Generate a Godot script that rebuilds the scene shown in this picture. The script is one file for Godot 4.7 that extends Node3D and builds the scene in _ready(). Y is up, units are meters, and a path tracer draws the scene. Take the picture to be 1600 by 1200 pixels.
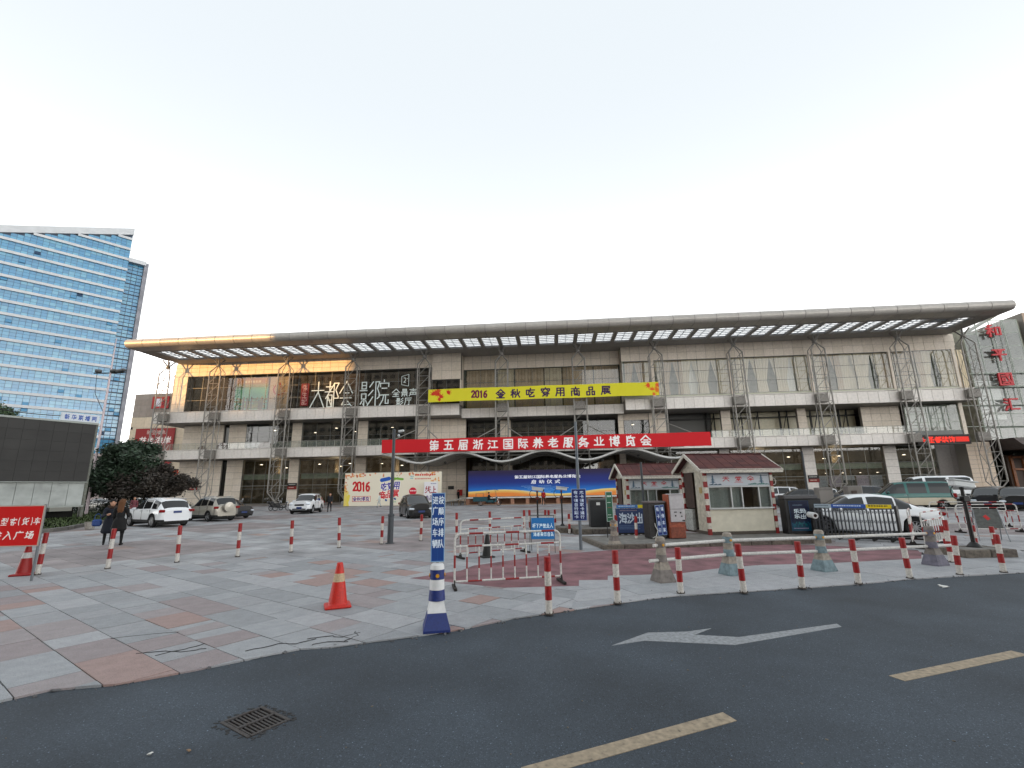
extends Node3D
# A trade fair hall across a paved forecourt at the end of the day.

const GLYPH := {
	"第": "3014 2262 9074 82e2 26e6e9 29e9 292cececbe 868f 8c2f", "五": "11e1 715e 27b7be 0efe", "届": "21e1e525 21280f 48d8df4f48 4bdb 868f",
	"浙": "1122 0526 0e2a 3474 515e3d 3a78 e1a2a88f a7f7 d7df", "江": "1233 0637 0f3b 63e3 a3ad 5dfd", "国": "1f11f1ff1f 44c4 48c8 4cdc 848c a9bb",
	"际": "111f 115135585a3b 82e2 66f6 b6bf9e 8a6d dafd", "养": "5062 b0a2 23d3 35c5 17f7 83860d 87fd 6a4f a9af", "老": "33b3 7076 06f6 d21c c96b 686eeeec",
	"服": "21260f 21616f4e 2565 2969 818f 81e1e4b4 87d79f 9aef", "务": "6015 43c30a 45fa 1bdbcf9e 8a1f", "业": "515d a1ad 1547 e5b8 0dfd",
	"博": "0555 212f 62f2 747aeae474 77e7 909a 5bfb cbcf9e 7c9e d0f1", "览": "3136 6137 9074 83f3 b4d6 3d38d8dd 8a8c2f abafefed", "会": "8007 80f7 57b7 1aea 7a3ede acff",
	"金": "8007 80f7 46b6 29d9 868e 4a6d ca9d 1fef", "秋": "6122 0575 313f 360b 367a 8579 f5d9 b1b87f b8ff", "吃": "13535b1b13 8075 83f3 87d76d6fefed",
	"穿": "8081 1512f2f5 6336 a3d6 28d8 585b 4beb b8bf9f ab3f", "用": "21280f 21e1efcf 25e5 2aea 818f", "商": "8082 13e3 5366 b3a6 1f17e7efcf 695b a9bb 6cbcbe6e6c",
	"品": "51b1b65651 19696f1f19 a9e9efafa9", "展": "21e1e424 21280f 47d7 656a a5aa 3aea 5a5e7d 8afe db9c", "大": "15e5 80860f 86ff",
	"都": "1383 5056 0696 a11a 388f 38888f3f38 3b8b a1af a1f1c5f9faba", "影": "2171752521 2373 0686 28787b2b28 5b5f4e 3c1e 7c9e f1b4 f6a9 fa9f", "院": "111f 115135585a3b a0a1 6462f2f4 85d5 69f9 a99c6f c9cefefc",
	"全": "8007 80f7 48c8 3bdb 1fef 888f", "景": "41c1c54541 43c3 17e7 39d9dc3c39 8c8f 4d2f cdef", "声": "12e2 8085 35d5 28e8ec2c 282c0f 888c", "厅": "21f1 21280f 55e5 a5af8e",
	"張": "1151541418585e3d 81e1 8188 84d4 86d6 69f9 898ebc a9fe d9bb", "生": "3017 25d5 808f 39c9 1fef", "記": "2131 0474 1676 1979 1b6b6f1f1b 81e1e686 868eeeec",
	"和": "6122 0575 313f 360b 367a a4f4fdada4", "平": "12e2 4366 b396 08f8 828f", "國": "1f11f1ff1f 44c4 47777a4a47 4d8c 93dd ca9d a2b3", "汇": "1233 0637 0f3b f2626efe",
	"按": "0555 303e1d 0b59 a0a2 6563f3f5 a68bef d7ac6f 68f8", "顺": "120f 323c 525e 72f2 b2a4 858c 85e5ec b7bb7f bcef", "序": "8081 22f2 22290f 55d5a7 689a 38e8db 989f7e",
	"排": "0555 303e1d 0b59 a0af c0cf 63a3 67a7 6bab c3f3 c7f7 cbfb", "队": "111f 115135585a3b a0a76f a7ff", "进": "1133 06363c0f 3c6eff 63f3 58f8 81896c c1cc",
	"广": "8081 22f2 22290f", "场": "0454 212c 0d5b 71d176f6eebe a66c d68e", "车": "23e3 703738d8 0bfb 858f", "辆": "0363 30171767 0a6a 444f 71f1 7f74f4ffdf a1a68c d1d5bc",
	"型": "1171 0575 3135 1861 6168 a1a6 e0e8c7 2bdb 898f 1fef", "客": "8081 1513f3f5 6338 55b53a 59fb 5bbbbf5f5b", "货": "5015 3338 f164 9198f8f6 4e49c9ce 8a8c2f 9cef",
	"入": "5083ff 840f", "禁": "1272 4148 4307 4377 83f3 b1b8 b388 b3f7 39c9 1cec 8c8f6e 4d2f cdef", "止": "818e 86d6 373e 0efe",
	"杆": "0464 313f 350b 366a 81f1 77f7 b1bf", "下": "02f2 727f 75b8", "严": "12e2 5257 a2a7 1446 e4c6 28f8 282b0f", "走": "33c3 8087 17f7 878d 8bdb 4a0f 3c6eff", "人": "80860f 86ff",
	"违": "1133 06363c0f 3c6eff 73e3 66e6 59f9fcdc a0ae", "者": "34b4 7077 07f7 e11c 49c9cf4f49 4ccc", "责": "22d2 35c5 8087 08f8 3e3adade 8b8c2f 9cef", "任": "4007 242f d173 67f7 b2bd 6eee",
	"自": "8062 3f33d3df3f 37d7 3bdb", "负": "6025 53b397 3e38d8de 8a8c2f 9cef", "无": "23d3 06f6 73760f 969efefc", "卡": "8088 84d4 08f8 888f 8aec",
	"请": "1133 06363d5b 72f2 84e4 66f6 b0b6 8f88e8efdf 8aea 8cec", "取": "0171 212d 616f 2565 2969 0d7b 82e26f 84ff", "通": "1133 06363c0f 3c6eff 61e1b3 6d65e5edcd 68e8 6beb a5ad",
	"行": "5014 5609 383f 82e2 67f7 c7cf9e", "有": "13f3 700a 4f46d6dfbf 49d9 4cdc", "刷": "11717515 11180f 3e39797ecd 575f a3ab e0efcd", "天": "22d2 06f6 82870f 87ff",
	"堂": "8083 3153 d1b3 1714f4f7 56b6b95956 3bdb 898f 1fef", "伞": "8007 80f7 4769 c7a9 1bfb 868f", "启": "8082 33e3e737 33380f 5adadf5f5a", "动": "1262 0676 361c6b 587e 85f5eedd b1b86f",
	"仪": "4007 242f a1b3 e35f 74ff", "式": "05f5 1979 494d 0e7b 9199efed c0e2", "圣": "21d129 33f8 3bdb 888f 1fef", "装": "1123 0735 5057 83f3 b0b7 86e6 1afa 8a0e 5c5f7e 89ff dbbc",
	"饰": "3006 2363 363e6c 9074 83f3 8c86e6ecdc b3bf", "蓝": "13e3 5055 b0b5 363a 656b a67a 97f7 b8d9 2f2cdcdf 0fff 6c6f acaf", "色": "6025 53b385 36c6ca3a 363efefc 767a",
	"海": "1133 0537 0f3b 7044 63f3 75e5dfbe 756dfd 59f9", "岸": "2124d4d1 8084 26f6 262b0f 59d9 4cfc 989f", "量": "4141c1c54541 43c3 07f7 39d9dc3c39 888f 3ded 1fef",
	"贩": "1b11616b 43480f 4a6f f183 838a6f 86e67f 88ff", "K": "303f d038 58df", "T": "11e1 818f", "V": "107fe0", "新": "4041 1272 2435 0575 0979 454f 3b1d 5b7d e1a2a88f a7f7 d7df",
	"华": "5014 3338 d162 9198f8f6 0bfb 898f", "联": "0171 212d 616f 2565 2969 0d7b 8092 e0c2 73f3 68f8 b3b96f b9ff", "播": "0555 303e1d 0b59 f072 64f4 b1b8 a467 b4f7 79e9ef7f79 7cec b9bf",
	"网": "1f11f1ffdf 447b 743b 94cb c48b", "乐": "d132 323737e7 848f6e 5a2d bafd", "麦": "22d2 34c4 8086 06f6 6628 68c82f 5aef", "当": "8085 2145 e1c4 27d7df 2bdb 2fdf",
	"劳": "13e3 5055 b0b5 1815f5f8 3bdbcf9e 892f", "线": "41154519 0e5c 75e4 69f8 9199ffee d1e2", "上": "818e 87d7 0efe", "沙": "1133 0537 0f3b a0a8 7358 c3f7 e84f",
	"玛": "1151 0656 3131 313d 0e6b 71d1c7 7477f7efbe 6bcb", "出": "808e 2227d7d2 191fdfd9", "口": "22d2dd2d22", "停": "4007 242f 8081 62f2 74d4d67674 6a68f8fa 7beb bbbf9e",
	"费": "12c2c51519c9 60 6f 909b 3e3adade 8b8c2f 9cef", "2": "234180c2c52ede", "0": "8041232c4e8fcedcd3c180", "1": "53818f", "6": "c163383c6fafdcd9a758",
	"时": "11616d1d11 1767 84f4 c1cf9e 7899", "空": "8081 1512f2f5 6336 a3d6 4ada 8a8f 1fef", "漫": "1133 0537 0f3b 72d2d57572 66e6e96966 6bdb6f 8cff",
}

const PI2 := 6.2831853
var names := {}
var part_names := {}
var mats := {}
var rng := RandomNumberGenerator.new()
var hall_x: Transform3D
var tex := {}

class MB:
	var st := SurfaceTool.new()
	func _init():
		st.begin(Mesh.PRIMITIVE_TRIANGLES)
	func paint(c: Color):
		st.set_color(c)
	func v(p: Vector3, n: Vector3, uv: Vector2):
		st.set_normal(n)
		st.set_uv(uv)
		st.add_vertex(p)
	func tri(a: Vector3, b: Vector3, c: Vector3, na: Vector3, nb: Vector3, nc: Vector3, ua := Vector2.ZERO, ub := Vector2.ZERO, uc := Vector2.ZERO):
		if (a - c).cross(a - b).dot(na + nb + nc) < 0.0:
			v(a, na, ua); v(c, nc, uc); v(b, nb, ub)
		else:
			v(a, na, ua); v(b, nb, ub); v(c, nc, uc)
	# a..d clockwise from top left as seen from the front
	func quad(a: Vector3, b: Vector3, c: Vector3, d: Vector3, out := Vector3.ZERO, u0 := Vector2.ZERO, u1 := Vector2.ONE):
		var n := (a - c).cross(a - b)
		if n.length_squared() < 1e-14:
			n = (a - d).cross(a - c)
		n = n.normalized()
		if out != Vector3.ZERO and n.dot(out) < 0.0:
			n = -n
		tri(a, b, c, n, n, n, u0, Vector2(u1.x, u0.y), u1)
		tri(a, c, d, n, n, n, u0, u1, Vector2(u0.x, u1.y))
	func squad(p: Array, n: Array):
		tri(p[0], p[1], p[2], n[0], n[1], n[2])
		tri(p[0], p[2], p[3], n[0], n[2], n[3])
	func box(c: Vector3, s: Vector3, r := 0.0, b := Basis()):
		var h := s * 0.5
		r = minf(r, minf(h.x, minf(h.y, h.z)) * 0.9)
		var ax := [b.x, b.y, b.z]
		for i in 3:
			var j := (i + 1) % 3
			var k := (i + 2) % 3
			for sg in [-1.0, 1.0]:
				var o: Vector3 = c + ax[i] * h[i] * sg
				var e: Vector3 = ax[j] * (h[j] - r)
				var f: Vector3 = ax[k] * (h[k] - r)
				quad(o - e + f, o + e + f, o + e - f, o - e - f, ax[i] * sg)
		if r > 0.0:
			for i in 3:
				var j := (i + 1) % 3
				var k := (i + 2) % 3
				for sj in [-1.0, 1.0]:
					for sk in [-1.0, 1.0]:
						var e: Vector3 = ax[i] * (h[i] - r)
						var p: Vector3 = c + ax[j] * sj * h[j] + ax[k] * sk * (h[k] - r)
						var q: Vector3 = c + ax[j] * sj * (h[j] - r) + ax[k] * sk * h[k]
						quad(p - e, p + e, q + e, q - e, ax[j] * sj + ax[k] * sk)
			for sx in [-1.0, 1.0]:
				for sy in [-1.0, 1.0]:
					for sz in [-1.0, 1.0]:
						var m := h - Vector3(r, r, r)
						var cx: Vector3 = c + b.x * sx * h.x + b.y * sy * m.y + b.z * sz * m.z
						var cy: Vector3 = c + b.x * sx * m.x + b.y * sy * h.y + b.z * sz * m.z
						var cz: Vector3 = c + b.x * sx * m.x + b.y * sy * m.y + b.z * sz * h.z
						var n = (b.x * sx + b.y * sy + b.z * sz).normalized()
						tri(cx, cy, cz, n, n, n)
	func tube(p0: Vector3, p1: Vector3, r0: float, r1 := -1.0, seg := 8, caps := true):
		if r1 < 0.0:
			r1 = r0
		var d := (p1 - p0).normalized()
		var x := d.cross(Vector3.UP if absf(d.y) < 0.9 else Vector3.RIGHT).normalized()
		var y := d.cross(x)
		for i in seg:
			var a0 := TAU * i / seg
			var a1 := TAU * (i + 1) / seg
			var n0 := x * cos(a0) + y * sin(a0)
			var n1 := x * cos(a1) + y * sin(a1)
			squad([p0 + n0 * r0, p0 + n1 * r0, p1 + n1 * r1, p1 + n0 * r1], [n0, n1, n1, n0])
			if caps:
				tri(p0, p0 + n0 * r0, p0 + n1 * r0, -d, -d, -d)
				tri(p1, p1 + n0 * r1, p1 + n1 * r1, d, d, d)
	func pipe(pts: Array, r: float, seg := 8):
		for i in pts.size() - 1:
			tube(pts[i], pts[i + 1], r, r, seg, i == 0 or i == pts.size() - 2)
			if i > 0:
				ball(pts[i], Vector3.ONE * r, seg, 4)
	func ball(c: Vector3, s: Vector3, seg := 10, rings := 6):
		for i in rings:
			var t0 := PI * i / rings - PI / 2
			var t1 := PI * (i + 1) / rings - PI / 2
			for j in seg:
				var p := []
				var n := []
				for q in [[t0, j], [t0, j + 1], [t1, j + 1], [t1, j]]:
					var a: float = TAU * q[1] / seg
					var d := Vector3(cos(q[0]) * cos(a), sin(q[0]), cos(q[0]) * sin(a))
					p.append(c + d * s)
					n.append((d / s).normalized())
				squad(p, n)
	# rings of (radius, height) about an upright axis; four sides make a square one
	func lathe(prof: Array, at := Transform3D(), seg := 16, flat := false):
		for i in prof.size() - 1:
			var a: Vector2 = prof[i]
			var b: Vector2 = prof[i + 1]
			var e := b - a
			for j in seg:
				var t0 := TAU * (j + (0.5 if flat else 0.0)) / seg
				var t1 := TAU * (j + 1 + (0.5 if flat else 0.0)) / seg
				var d0 := Vector3(cos(t0), 0, sin(t0))
				var d1 := Vector3(cos(t1), 0, sin(t1))
				var dm := (d0 + d1).normalized()
				var n0 := ((dm if flat else d0) * e.y - Vector3.UP * e.x).normalized()
				var n1 := ((dm if flat else d1) * e.y - Vector3.UP * e.x).normalized()
				squad([at * (d0 * a.x + Vector3.UP * a.y), at * (d1 * a.x + Vector3.UP * a.y), at * (d1 * b.x + Vector3.UP * b.y), at * (d0 * b.x + Vector3.UP * b.y)], [at.basis * n0, at.basis * n1, at.basis * n1, at.basis * n0])
	# outline in x, y pushed along z
	func prism(poly: PackedVector2Array, z0: float, z1: float, at := Transform3D()):
		var idx := Geometry2D.triangulate_polygon(poly)
		for k in range(0, idx.size(), 3):
			for z in [z0, z1]:
				var n: Vector3 = at.basis * Vector3(0, 0, 1 if z == maxf(z0, z1) else -1)
				var q := []
				for m in 3:
					q.append(at * Vector3(poly[idx[k + m]].x, poly[idx[k + m]].y, z))
				tri(q[0], q[1], q[2], n, n, n, poly[idx[k]], poly[idx[k + 1]], poly[idx[k + 2]])
		var cw := Geometry2D.is_polygon_clockwise(poly)
		for i in poly.size():
			var a := poly[i]
			var b := poly[(i + 1) % poly.size()]
			var e := (b - a).normalized()
			var o := Vector3(e.y, -e.x, 0) * (-1.0 if cw else 1.0)
			quad(at * Vector3(a.x, a.y, z1), at * Vector3(b.x, b.y, z1), at * Vector3(b.x, b.y, z0), at * Vector3(a.x, a.y, z0), at.basis * o)
	# flat outline on the ground: (x, z) from y0 to y1
	func slab(poly: PackedVector2Array, y0: float, y1: float):
		prism(poly, -y0, -y1, Transform3D(Basis(Vector3.RIGHT, Vector3(0, 0, 1), Vector3(0, -1, 0)), Vector3.ZERO))
	func mesh() -> ArrayMesh:
		return st.commit()

func numbered(called: String) -> String:
	var k: int = names.get(called, 0)
	names[called] = k + 1
	return called if k == 0 else "%s_%03d" % [called, k]

func tag(o: Node3D, label: String, category := "", group := "", kind := "") -> Node3D:
	if label: o.set_meta("label", label)
	if category: o.set_meta("category", category)
	if group: o.set_meta("group", group)
	if kind: o.set_meta("kind", kind)
	return o

func thing(called: String, label: String, category: String, at := Vector3.ZERO, turn := 0.0, group := "") -> Node3D:
	var o := Node3D.new()
	o.name = numbered(called)
	add_child(o, true)
	o.position = at
	o.rotation.y = turn
	tag(o, label, category, group)
	return o

func put(called: String, mb, m: Material, parent: Node3D = null, at := Vector3.ZERO) -> MeshInstance3D:
	var o := MeshInstance3D.new()
	o.mesh = mb if mb is Mesh else mb.mesh()
	o.material_override = m
	o.position = at
	if parent == null:
		o.name = numbered(called)
		add_child(o, true)
	else:
		# parts of one thing are counted within it
		o.name = within(parent, called)
		parent.add_child(o, true)
	return o

func within(parent: Node3D, called: String) -> String:
	if not part_names.has(parent):
		part_names[parent] = {}
	var k: int = part_names[parent].get(called, 0)
	part_names[parent][called] = k + 1
	return called if k == 0 else "%s_%03d" % [called, k]

func node(called: String, parent: Node3D, at := Vector3.ZERO, turn := 0.0) -> Node3D:
	var o := Node3D.new()
	o.name = within(parent, called)
	parent.add_child(o, true)
	o.position = at
	o.rotation.y = turn
	return o

func structure(called: String, mb, m: Material) -> MeshInstance3D:
	var o := put(called, mb, m)
	o.set_meta("kind", "structure")
	return o

func copy(src: Node3D, at: Vector3, turn: float, label: String) -> Node3D:
	var o: Node3D = src.duplicate()
	var base: String = src.name
	if base.length() > 4 and base.substr(base.length() - 4, 1) == "_" and base.right(3).is_valid_int():
		base = base.left(base.length() - 4)
	o.name = numbered(base)
	add_child(o, true)
	o.position = at
	o.rotation.y = turn
	o.set_meta("label", label)
	return o

func box1(parent: Node3D, called: String, c: Vector3, s: Vector3, m: Material, r := 0.0) -> MeshInstance3D:
	var b := MB.new()
	b.box(c, s, r)
	return put(called, b, m, parent)

# ---- surfaces
func noise(key: String, freq: float, oct: int, lo: Color, hi: Color, size := 512, kind := FastNoiseLite.TYPE_SIMPLEX_SMOOTH, mid := 0.5, squash := Vector2.ONE) -> Texture2D:
	if tex.has(key):
		return tex[key]
	var f := FastNoiseLite.new()
	f.noise_type = kind
	f.seed = hash(key) % 10000
	f.frequency = freq
	f.fractal_octaves = oct
	var t := NoiseTexture2D.new()
	t.width = int(size * squash.x)
	t.height = int(size * squash.y)
	t.seamless = true
	t.noise = f
	var g := Gradient.new()
	g.offsets = PackedFloat32Array([0.0, clampf(mid, 0.01, 0.99), 1.0])
	g.colors = PackedColorArray([lo, lo.lerp(hi, 0.5), hi])
	t.color_ramp = g
	tex[key] = t
	return t

func gray(a: float) -> Color:
	return Color(a, a, a)

func M(key: String, col := Color.WHITE, rough := 0.7, metal := 0.0, t1 := "", s1 := 1.0, t2 := "", s2 := 1.0) -> StandardMaterial3D:
	if mats.has(key):
		return mats[key]
	var m := StandardMaterial3D.new()
	m.resource_name = key
	m.albedo_color = col
	m.roughness = rough
	m.metallic = metal
	if t1:
		m.albedo_texture = tex[t1]
		m.uv1_triplanar = true
		m.uv1_world_triplanar = true
		m.uv1_scale = Vector3.ONE * s1
	if t2:
		m.detail_enabled = true
		m.detail_albedo = tex[t2]
		m.detail_blend_mode = BaseMaterial3D.BLEND_MODE_MUL
		m.detail_uv_layer = BaseMaterial3D.DETAIL_UV_2
		m.uv2_triplanar = true
		m.uv2_world_triplanar = true
		m.uv2_scale = Vector3.ONE * s2
	mats[key] = m
	return m

func glass(key: String, col: Color, a: float, spec := 0.5) -> StandardMaterial3D:
	if mats.has(key):
		return mats[key]
	var m := M(key, Color(col.r, col.g, col.b, a), 0.02)
	m.transparency = BaseMaterial3D.TRANSPARENCY_ALPHA
	m.metallic_specular = spec
	return m

func glow(key: String, col: Color, e: float) -> StandardMaterial3D:
	if mats.has(key):
		return mats[key]
	var m := M(key, col, 0.6)
	m.emission_enabled = true
	m.emission = col
	m.emission_energy_multiplier = e
	return m

func printed(img: Image, rough := 0.6) -> StandardMaterial3D:
	var m := StandardMaterial3D.new()
	m.albedo_texture = ImageTexture.create_from_image(img)
	m.roughness = rough
	m.texture_repeat = false
	return m

func make_textures():
	noise("grain", 0.35, 2, gray(0.86), gray(1.0), 256)
	noise("cloud", 0.008, 5, gray(0.74), gray(1.0), 512)
	noise("blotch", 0.02, 4, gray(0.62), gray(1.0), 512, FastNoiseLite.TYPE_SIMPLEX_SMOOTH, 0.35)
	noise("soft", 0.01, 4, gray(0.9), gray(1.0), 512)
	noise("streak", 0.02, 4, gray(0.72), gray(1.0), 256, FastNoiseLite.TYPE_PERLIN, 0.4)
	noise("rust", 0.03, 5, Color(0.5, 0.36, 0.24), Color.WHITE, 512, FastNoiseLite.TYPE_PERLIN, 0.22)
	noise("wear", 0.05, 5, Color(0.62, 0.62, 0.62), Color.WHITE, 512, FastNoiseLite.TYPE_PERLIN, 0.3)
	# crushed stone in bitumen: every stone its own tone
	var r := RandomNumberGenerator.new()
	r.seed = 5
	var im := Image.create(1024, 1024, false, Image.FORMAT_RGB8)
	im.fill(Color(0.238, 0.272, 0.308))
	for k in 60000:
		var g := r.randf_range(0.17, 0.4)
		if r.randf() < 0.02:
			g = r.randf_range(0.4, 0.62)
		var s := r.randi_range(1, 4)
		im.fill_rect(Rect2i(r.randi_range(0, 1023), r.randi_range(0, 1023), s, r.randi_range(1, 4)), Color(g * 0.87, g * 0.99, g * 1.12))
	im.generate_mipmaps()
	tex["asphalt"] = ImageTexture.create_from_image(im)
	var relief := im.duplicate()
	relief.convert(Image.FORMAT_RGBA8)
	relief.bump_map_to_normal_map(3.0)
	tex["asphalt_relief"] = ImageTexture.create_from_image(relief)
	im = Image.create(512, 512, false, Image.FORMAT_RGB8)
	im.fill(Color(0.93, 0.93, 0.93))
	for k in 42000:
		var g := r.randf_range(0.78, 1.0)
		if r.randf() < 0.08:
			g = 0.6
		im.fill_rect(Rect2i(r.randi_range(0, 511), r.randi_range(0, 511), r.randi_range(1, 3), r.randi_range(1, 3)), Color(g, g * r.randf_range(0.96, 1.0), g * r.randf_range(0.95, 1.0)))
	tex["granite"] = ImageTexture.create_from_image(im)

# ---- lettering
func strokes(ch: String) -> Array:
	var out := []
	if not GLYPH.has(ch):
		return out
	for s in GLYPH[ch].split(" ", false):
		var line := PackedVector2Array()
		for i in range(0, s.length() - 1, 2):
			line.append(Vector2(("0x" + s[i]).hex_to_int(), ("0x" + s[i + 1]).hex_to_int()) / 15.0)
		if line.size() > 1:
			out.append(line)
	return out

func dab(im: Image, a: Vector2, b: Vector2, w: float, col: Color):
	var lo := Vector2(minf(a.x, b.x), minf(a.y, b.y)) - Vector2.ONE * (w * 0.5 + 1.0)
	var hi := Vector2(maxf(a.x, b.x), maxf(a.y, b.y)) + Vector2.ONE * (w * 0.5 + 1.0)
	var d := b - a
	var l2 := maxf(d.length_squared(), 1e-6)
	for y in range(maxi(0, int(lo.y)), mini(im.get_height(), int(hi.y) + 1)):
		for x in range(maxi(0, int(lo.x)), mini(im.get_width(), int(hi.x) + 1)):
			var p := Vector2(x + 0.5, y + 0.5)
			var t := clampf((p - a).dot(d) / l2, 0.0, 1.0)
			var k := clampf(w * 0.5 + 0.5 - p.distance_to(a + d * t), 0.0, 1.0)
			if k > 0.0:
				im.set_pixel(x, y, im.get_pixel(x, y).lerp(col, k))

func letter(im: Image, ch: String, at: Vector2, size: Vector2, col: Color, w: float, slant := 0.0):
	for line in strokes(ch):
		for i in line.size() - 1:
			var a: Vector2 = line[i] * size
			var b: Vector2 = line[i + 1] * size
			a.x += (size.y - a.y) * slant
			b.x += (size.y - b.y) * slant
			dab(im, at + a, at + b, w, col)

func write(im: Image, s: String, at: Vector2, size: Vector2, step: Vector2, col: Color, w: float, slant := 0.0):
	for i in s.length():
		letter(im, s[i], at + step * i, size, col, w, slant)

func blank(w: int, h: int, c: Color) -> Image:
	var im := Image.create(w, h, false, Image.FORMAT_RGB8)
	im.fill(c)
	return im

func small_print(im: Image, r: Rect2, rows: int, col: Color, sd: int):
	var g := RandomNumberGenerator.new()
	g.seed = sd
	var h := r.size.y / rows
	for k in rows:
		var x := r.position.x
		var stop := r.position.x + r.size.x * g.randf_range(0.7, 1.0)
		while x < stop:
			var w := g.randf_range(h * 0.25, h * 0.6)
			im.fill_rect(Rect2i(int(x), int(r.position.y + k * h), maxi(1, int(w)), maxi(1, int(h * 0.55))), col)
			x += w + h * 0.18

# letters as standing bars
func letter_mesh(mb: MB, ch: String, at: Vector3, size: Vector2, w: float, depth: float):
	var k := 0
	for line in strokes(ch):
		for i in line.size() - 1:
			var a := Vector3(line[i].x * size.x, -line[i].y * size.y, 0) + at
			var b := Vector3(line[i + 1].x * size.x, -line[i + 1].y * size.y, 0) + at
			var d := (b - a).normalized()
			mb.box((a + b) * 0.5 + Vector3(0, 0, 0.004 * k), Vector3((b - a).length() + w, w, depth), 0.0, Basis(d, Vector3(-d.y, d.x, 0), Vector3(0, 0, 1)))
			k += 1

# a flat face with a printed picture: width, height about the origin, thickness behind it
func board(parent: Node3D, called: String, w: float, h: float, im: Image, at := Vector3.ZERO, face := "print", rough := 0.6) -> MeshInstance3D:
	var b := MB.new()
	b.quad(Vector3(-w / 2, h / 2, 0), Vector3(w / 2, h / 2, 0), Vector3(w / 2, -h / 2, 0), Vector3(-w / 2, -h / 2, 0), Vector3(0, 0, 1))
	var o := put(called, b, printed(im, rough), parent, at)
	return o

func make_camera():
	var cam := Camera3D.new()
	add_child(cam)
	var p := deg_to_rad(12.52)
	var r := deg_to_rad(-0.92)
	var up := Vector3(0, cos(p), sin(p))
	var rt := Vector3(1, 0, 0)
	cam.transform = Transform3D(Basis(rt * cos(r) + up * sin(r), up * cos(r) - rt * sin(r), Vector3(0, -sin(p), cos(p))), Vector3(0, 1.9, 0))
	cam.fov = 78.3
	cam.far = 4000.0
	cam.current = true

func make_light():
	var env := Environment.new()
	env.background_mode = Environment.BG_SKY
	var sky := Sky.new()
	var sm := ProceduralSkyMaterial.new()
	sm.sky_top_color = Color(0.83, 0.858, 0.88)
	sm.sky_horizon_color = Color(2.1, 2.085, 2.05)
	sm.sky_curve = 0.12
	sm.sky_energy_multiplier = 1.0
	sm.ground_bottom_color = Color(0.3, 0.3, 0.3)
	sm.ground_horizon_color = Color(0.9, 0.88, 0.86)
	sm.sun_angle_max = 1.0
	sky.sky_material = sm
	env.sky = sky
	env.background_energy_multiplier = 1.0
	env.tonemap_mode = Environment.TONE_MAPPER_LINEAR
	env.tonemap_exposure = 1.3
	env.sdfgi_enabled = true
	env.ssao_enabled = true
	env.ssil_enabled = true
	var we := WorldEnvironment.new()
	we.environment = env
	add_child(we)
	var sun := DirectionalLight3D.new()
	sun.light_energy = 1.4
	sun.light_color = Color(1.0, 0.76, 0.46)
	sun.light_angular_distance = 0.5
	sun.shadow_enabled = true
	add_child(sun)
	var d: Vector3 = hall_x.basis * Vector3(0.57, -0.026, -0.82).normalized()
	sun.basis = Basis.looking_at(d, Vector3.UP)

const ROAD_EDGE := [-30.0, 12.0, -14.0, 1.4, -8.0, -3.0, -6.2, -4.2, -4.89, -4.99, -4.65, -5.24, -4.09, -5.35, -3.55, -5.7, -3.05, -6.08, -2.66, -6.38, -2.3, -6.42, -2.0, -6.55, -1.4, -6.79, -0.76, -7.1, -0.06, -7.61, 0.53, -7.87, 1.63, -8.41, 2.3, -8.72, 2.87, -8.94, 4.11, -9.16, 5.29, -9.41, 6.55, -9.66, 7.86, -10.07, 9.11, -10.31, 10.66, -10.55, 14.0, -11.0, 20.0, -11.2, 34.0, -10.5, 70.0, -6.0]
const PINK := [-2.31, -11.01, -1.29, -11.9, -1.04, -12.63, 1.03, -14.38, 3.07, -15.28, 8.31, -16.1, 9.81, -15.36, 11.39, -13.95, 10.26, -12.61, 7.69, -12.15, 5.93, -12.03, 4.64, -11.6, 3.59, -11.03, 2.02, -10.94, 1.92, -10.44, 1.33, -10.49, 1.25, -9.9, -0.19, -9.83]
const PALE := [0.9, -8.2, 1.63, -8.41, 2.3, -8.72, 2.87, -8.94, 4.11, -9.16, 5.29, -9.41, 6.55, -9.66, 7.86, -10.07, 9.11, -10.31, 10.66, -10.55, 14.0, -11.0, 20.0, -11.2, 22.0, -14.5, 12.4, -13.4, 10.26, -12.61, 7.69, -12.15, 5.93, -12.03, 4.64, -11.6, 3.59, -11.03, 2.02, -10.94, 1.92, -10.44, 1.33, -10.49, 1.25, -9.9]

func poly(flat: Array) -> PackedVector2Array:
	var out := PackedVector2Array()
	for i in range(0, flat.size(), 2):
		out.append(Vector2(flat[i], flat[i + 1]))
	return out

func cut(a: PackedVector2Array, b: PackedVector2Array) -> Array:
	return Geometry2D.clip_polygons(a, b)

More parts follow.
